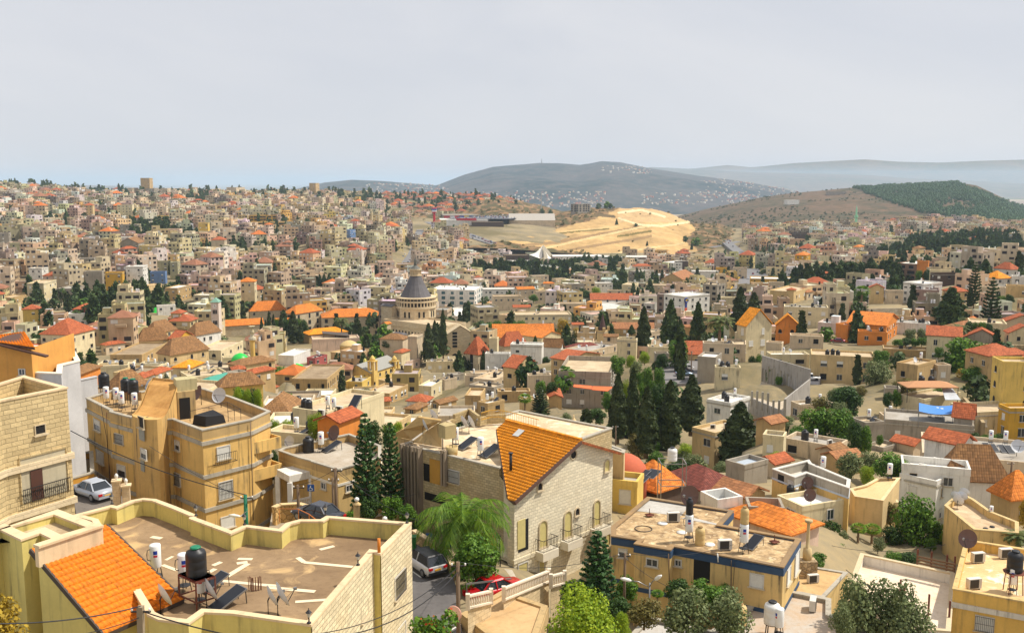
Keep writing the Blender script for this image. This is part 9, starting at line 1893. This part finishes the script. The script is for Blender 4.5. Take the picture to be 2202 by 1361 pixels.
def longwall(name,pts,D0,D1,hh,mat,label):
 q_=[at_y(*P(*p),D0+(D1-D0)*i/(len(pts)-1))for i,p in enumerate(pts)];mb=MB()
 for a,b_ in zip(q_[:-1],q_[1:]):mb.bar(a-Vector((0,0,hh/2)),b_-Vector((0,0,hh/2)),.6,hh)
 tag(mb.build(name,mat),label,'wall')
longwall('retaining_wall',[(750,975),(930,1010),(1200,1050),(1410,1085)],250,236,9,plaster(srgb(176,164,144),.9),'long grey concrete retaining wall above the building site');longwall('rubble_wall',[(1405,1088),(1600,1090),(1950,1092)],236,236,8,rubble(srgb(176,150,112),.9),'rough stone retaining wall below the sandy two-storey house')
Zf();longwall('long_stone_wall',[(868,1105),(1200,1098),(1480,1090),(2300,1082)],330,365,9,stone(srgb(176,164,142),.8,.4,.6,.25,.4),'long grey stone wall behind the big orange house');Zg();longwall('garden_wall',[(1370,150),(1560,150),(1900,152),(2300,170)],258,250,6,rubble(srgb(190,166,124),.9),'long tan garden wall behind the huge green tree')
longwall('side_wall',[(1680,600),(1760,690),(1840,810)],190,168,4,plaster(srgb(176,156,120),.8),'long sloping wall left of the tall yellow apartment house')
Zf();t=thing('garden_canopy','long pale teal canopy roof in the garden right of the big orange house','canopy',at_y(*P(1650,1350),268));a,b_,c,d=at_y(*P(1440,1340),264),at_y(*P(1875,1340),264),at_y(*P(1875,1305),272),at_y(*P(1440,1300),272);mb=MB(t.location);gable_slab(mb,a,b_,c,d,.15);mb.build('roof',simple(srgb(120,160,158),.6),t)
for p in(a,b_,a.lerp(b_,.5)):mb=MB(t.location);mb.bar(p,p-Vector((0,0,3)),.15);mb.build('post',mSTEEL,t)
Zc();t=thing('green_roll','bright green roll lying on a roof behind the round tree','roll',at_y(*P(320,735),345));mb=MB(t.location);mb.bar(at_y(*P(295,722),345),at_y(*P(350,738),345),1.4);mb.build('roll',simple(srgb(40,210,70),.6),t)
t=thing('pergola','dark slatted pergola on the convent garden terrace','pergola',at_y(*P(620,480),418));o=t.location;mb=MB(o);gable_slab(mb,at_y(*P(520,455),414),at_y(*P(740,475),412),at_y(*P(720,448),430),at_y(*P(515,435),430),.3);mb.build('slats',simple(srgb(84,72,62),.8),t)
for x in(530,630,735):a=at_y(*P(x,468),413);mb=MB(o);mb.bar(a,a-Vector((0,0,4)),.3);mb.build('post',simple(srgb(84,72,62),.8),t)
Zd();t=thing('orange_awning','orange awning across the front of the raw grey concrete house','awning',at_y(*P(1080,1060),246));mb=MB(t.location);
for a4 in(((905,1055),(1060,1075),(1060,1048),(910,1036)),((1062,1080),(1190,1092),(1240,1055),(1065,1050))):gable_slab(mb,*[at_y(*P(*p),d_)for p,d_ in zip(a4,(244,243,247,248))],.12)
mb.build('sheet',simple(srgb(224,110,60),.7),t)
t=thing('screen_fence','black screen fence with pale rails in front of the raw grey house','fence',at_y(*P(880,1270),232));o=t.location;mb=MB(o);mb.bar(at_y(*P(730,1232),233)-Vector((0,0,1)),at_y(*P(1030,1285),228)-Vector((0,0,1)),.1,2.4);mb.build('screen',mBLACK,t)
for dz in(.2,-1.2):mb=MB(o);mb.bar(at_y(*P(730,1232),232.8)+Vector((0,-.2,dz)),at_y(*P(1030,1285),227.8)+Vector((0,-.2,dz)),.15);mb.build('rail',mSTEEL,t)
longwall('terrace_wall',[(700,1290),(860,1305),(1030,1330),(1160,1350)],226,218,6,rubble(srgb(190,160,112),1.0),'old tan terrace wall below the black screen fence')
S5();t=thing('belfry','small carved stone belfry beyond the ridge of the gable house','belfry',at_y(*P(1530,330),105));o=t.location;mb=MB(o);
for dx in(-.75,.75):mb.bar(o+Vector((dx*.6,0,-3)),o+Vector((dx*.6,0,1.6)),.3,.5)
mb.bar(o+Vector((-.65,0,1.7)),o+Vector((.65,0,1.7)),.5,.25);mb.lathe(o+Vector((0,0,1.8)),[(.45,0),(.4,.25),(.2,.5),(.06,.7),(.05,1.0)],10);mb.box(tuple(o+Vector((0,.2,-1.8))),(1.1,.4,2.6));mb.build('arch',plaster(srgb(214,184,134),.6),t)
h=fb('grey_sheet_roof','low chapel with a grey ribbed sheet roof behind the gable house','house',[(1580,320),(1640,300),(1960,415),(1950,440)],-26.5,.1,-40,plaster(srgb(206,180,136),.5),corrugated(srgb(150,156,164)),mCONC);t=thing('red_dome','dusty red dome right of the gable house','dome',at_y(*P(1965,520),100));mb=MB(t.location);mb.lathe(t.location-Vector((0,0,1)),[(2.3,-3),(2.3,0),(2.1,.7),(1.5,1.4),(.8,1.8),(.1,1.9)],20);mb.build('shell',simple(srgb(190,96,64),.8),t)
def near_wall(root,A,B,pts,mat,r=.04):
 q_=[]
 for p in pts:w,rz,nn=wallhit(A,B,*P(*p));q_.append(w+nn.to_3d()*.16)
 mb=MB(root.location);mb.tube(q_,r,6);mb.build('drainpipe',mat,root)
S1();y_=YH;near_wall(y_.root,y_.q[0],y_.q[1],[(905,800),(915,1100),(940,1361),(935,1700)],simple(srgb(150,96,66),.7));near_wall(y_.root,y_.q[0],y_.q[1],[(860,740),(885,900),(905,1000),(925,1200),(930,1600)],mBLACK,.025);near_wall(y_.root,y_.q[6],y_.q[7],[(2085,880),(2100,1300),(2110,1700)],simple(srgb(120,100,80),.7))
S7();b_=BH;near_wall(b_.root,b_.q[4],b_.q[5],[(1065,745),(1063,1000),(1060,1200)],simple(srgb(90,76,60),.7));near_wall(b_.root,b_.q[4],b_.q[5],[(1095,760),(1085,900),(1075,1010)],mBLACK,.02);near_wall(b_.root,b_.q[4],b_.q[5],[(950,690),(955,760)],mWHITE,.05);near_wall(b_.root,b_.q[2],b_.q[3],[(540,690),(548,960)],simple(srgb(120,96,70),.7))
# haze
def haze():
 mb=MB();mb.box((0,24000,0.5),(90000,74000,347),0)
 m=bpy.data.materials.new("haze_air");m.use_nodes=True;nt=m.node_tree;n=nt.nodes;n.clear()
 out=n.new('ShaderNodeOutputMaterial');v=n.new('ShaderNodeVolumePrincipled')
 v.inputs['Color'].default_value=(.64,.81,1.0,1);v.inputs['Density'].default_value=HAZE;v.inputs['Anisotropy'].default_value=0.1
 nt.links.new(v.outputs[0],out.inputs['Volume'])
 tag(mb.build("haze",m),kind='stuff')
HAZE=6.2e-5
haze()
# labels: say which one each thing is
bpy.context.view_layer.update()
LMK+=[('the twin pines',812,960),('the feather palm',1000,1060),('the gable house',1230,1040),('the yellow apartments',400,960),('the white terrace',1940,1240),('the building site',1680,870),('the white pickup',1752,812),('the blue awning',2010,885),('the tall yellow house',2170,830),('the wooded hill',2020,430),('the pink long block',1785,490),('the straight street',872,545),('the quarry slope',1320,520),('the solar terrace',740,890),('the porch house',660,1010),('the cypress row',1420,880),('the right gully',1900,1110),('the left edge',0,560),('the right edge',2202,600),('the green tarpaulin',330,668),('the yellow market',1660,602),('the slim olive tower',377,580),('the stone wall',2100,670)]
LMA=np.array([(a[1],a[2])for a in LMK])
def where(p):
 px,py=proj(p);d=np.hypot(LMA[:,0]-px,(LMA[:,1]-py)*1.6);i=int(d.argmin());dx,dy=px-LMA[i,0],py-LMA[i,1]
 w=('left of' if dx<0 else 'right of')if abs(dx)>abs(dy)*1.2 else('beyond' if dy<0 else 'in front of');return f"{w} {LMK[i][0]}"
def wpos(o):return tuple(o.location)
ALLT=[o for o in SC.objects if o.parent is None and o.get('kind')is None and o.type in('EMPTY','MESH')]
for o,ph in LATE:o['label']=f"{ph} {where(wpos(o))}"
ORD=['','first','second','third','fourth','fifth','sixth','seventh','eighth','ninth','tenth','eleventh','twelfth']
by={}
for o in ALLT:
 if o.get('label')and not(o.get('group')or '').startswith(('white car','silver car','black car','dark red car','blue car','bright white car')):by.setdefault(o['label'],[]).append(o)
for lb,os_ in by.items():
 if len(os_)<2:continue
 os_.sort(key=lambda o:proj(o.location)[0]);n=len(os_)
 for k,o in enumerate(os_):
  if n==2:w=('left','right')[k]+' one'
  elif k==0:w='leftmost'
  elif k==n-1:w='rightmost'
  elif k<12 and k<=n//2:w=f"{ORD[k + 1]} from left"
  elif n-k<12:w=f"{ORD[n - k]} from right"
  else:w=f"number {k + 1} from left"
  o['label']=f"{lb}, {w}"
GRP={'water_tank':'rooftop water tanks','water_boiler':'white rooftop boilers','satellite_dish':'satellite dishes','air_conditioner':'air conditioners','solar_panel':'solar panels','lantern':'parapet lanterns','flat_roofed_house':'flat-roofed houses of the town','tile_roofed_house':'tile-roofed houses of the town','gable_roofed_house':'gable-roofed houses of the town','red_roofed_house':'red-roofed houses of the town','apartment_block':'apartment blocks of the town','broadleaf_tree':'broadleaf trees','cypress':'cypresses','conifer':'conifers','olive_tree':'olive trees','norfolk_pine':'tiered pines','fan_palm':'fan palms','date_palm':'date palms','tank_stand':'tank stands','overhead_cable':'overhead wires','utility_pole':'utility poles','gate_pier':'stone gate piers','rusty_post':'rusty posts on the white terrace','parking_sign':'wheelchair parking signs','tower_block':'tower blocks on the skyline','minaret':'minarets','shed':'low sheds'}
for o in ALLT:
 lb=o.get('label')or ''
 if len(lb.split())>16:o['label']=lb.replace('light brown tiled','tiled').replace('water ','').replace('pale stone ','stone ').replace(' two-storey','')
 if not o.get('group'):
  g=GRP.get(o.name.split('.')[0])
  if g:o['group']=g
 lb=o.get('label')
 if lb and len(lb.split())>16:print("LONG",len(lb.split()),o.name,lb)
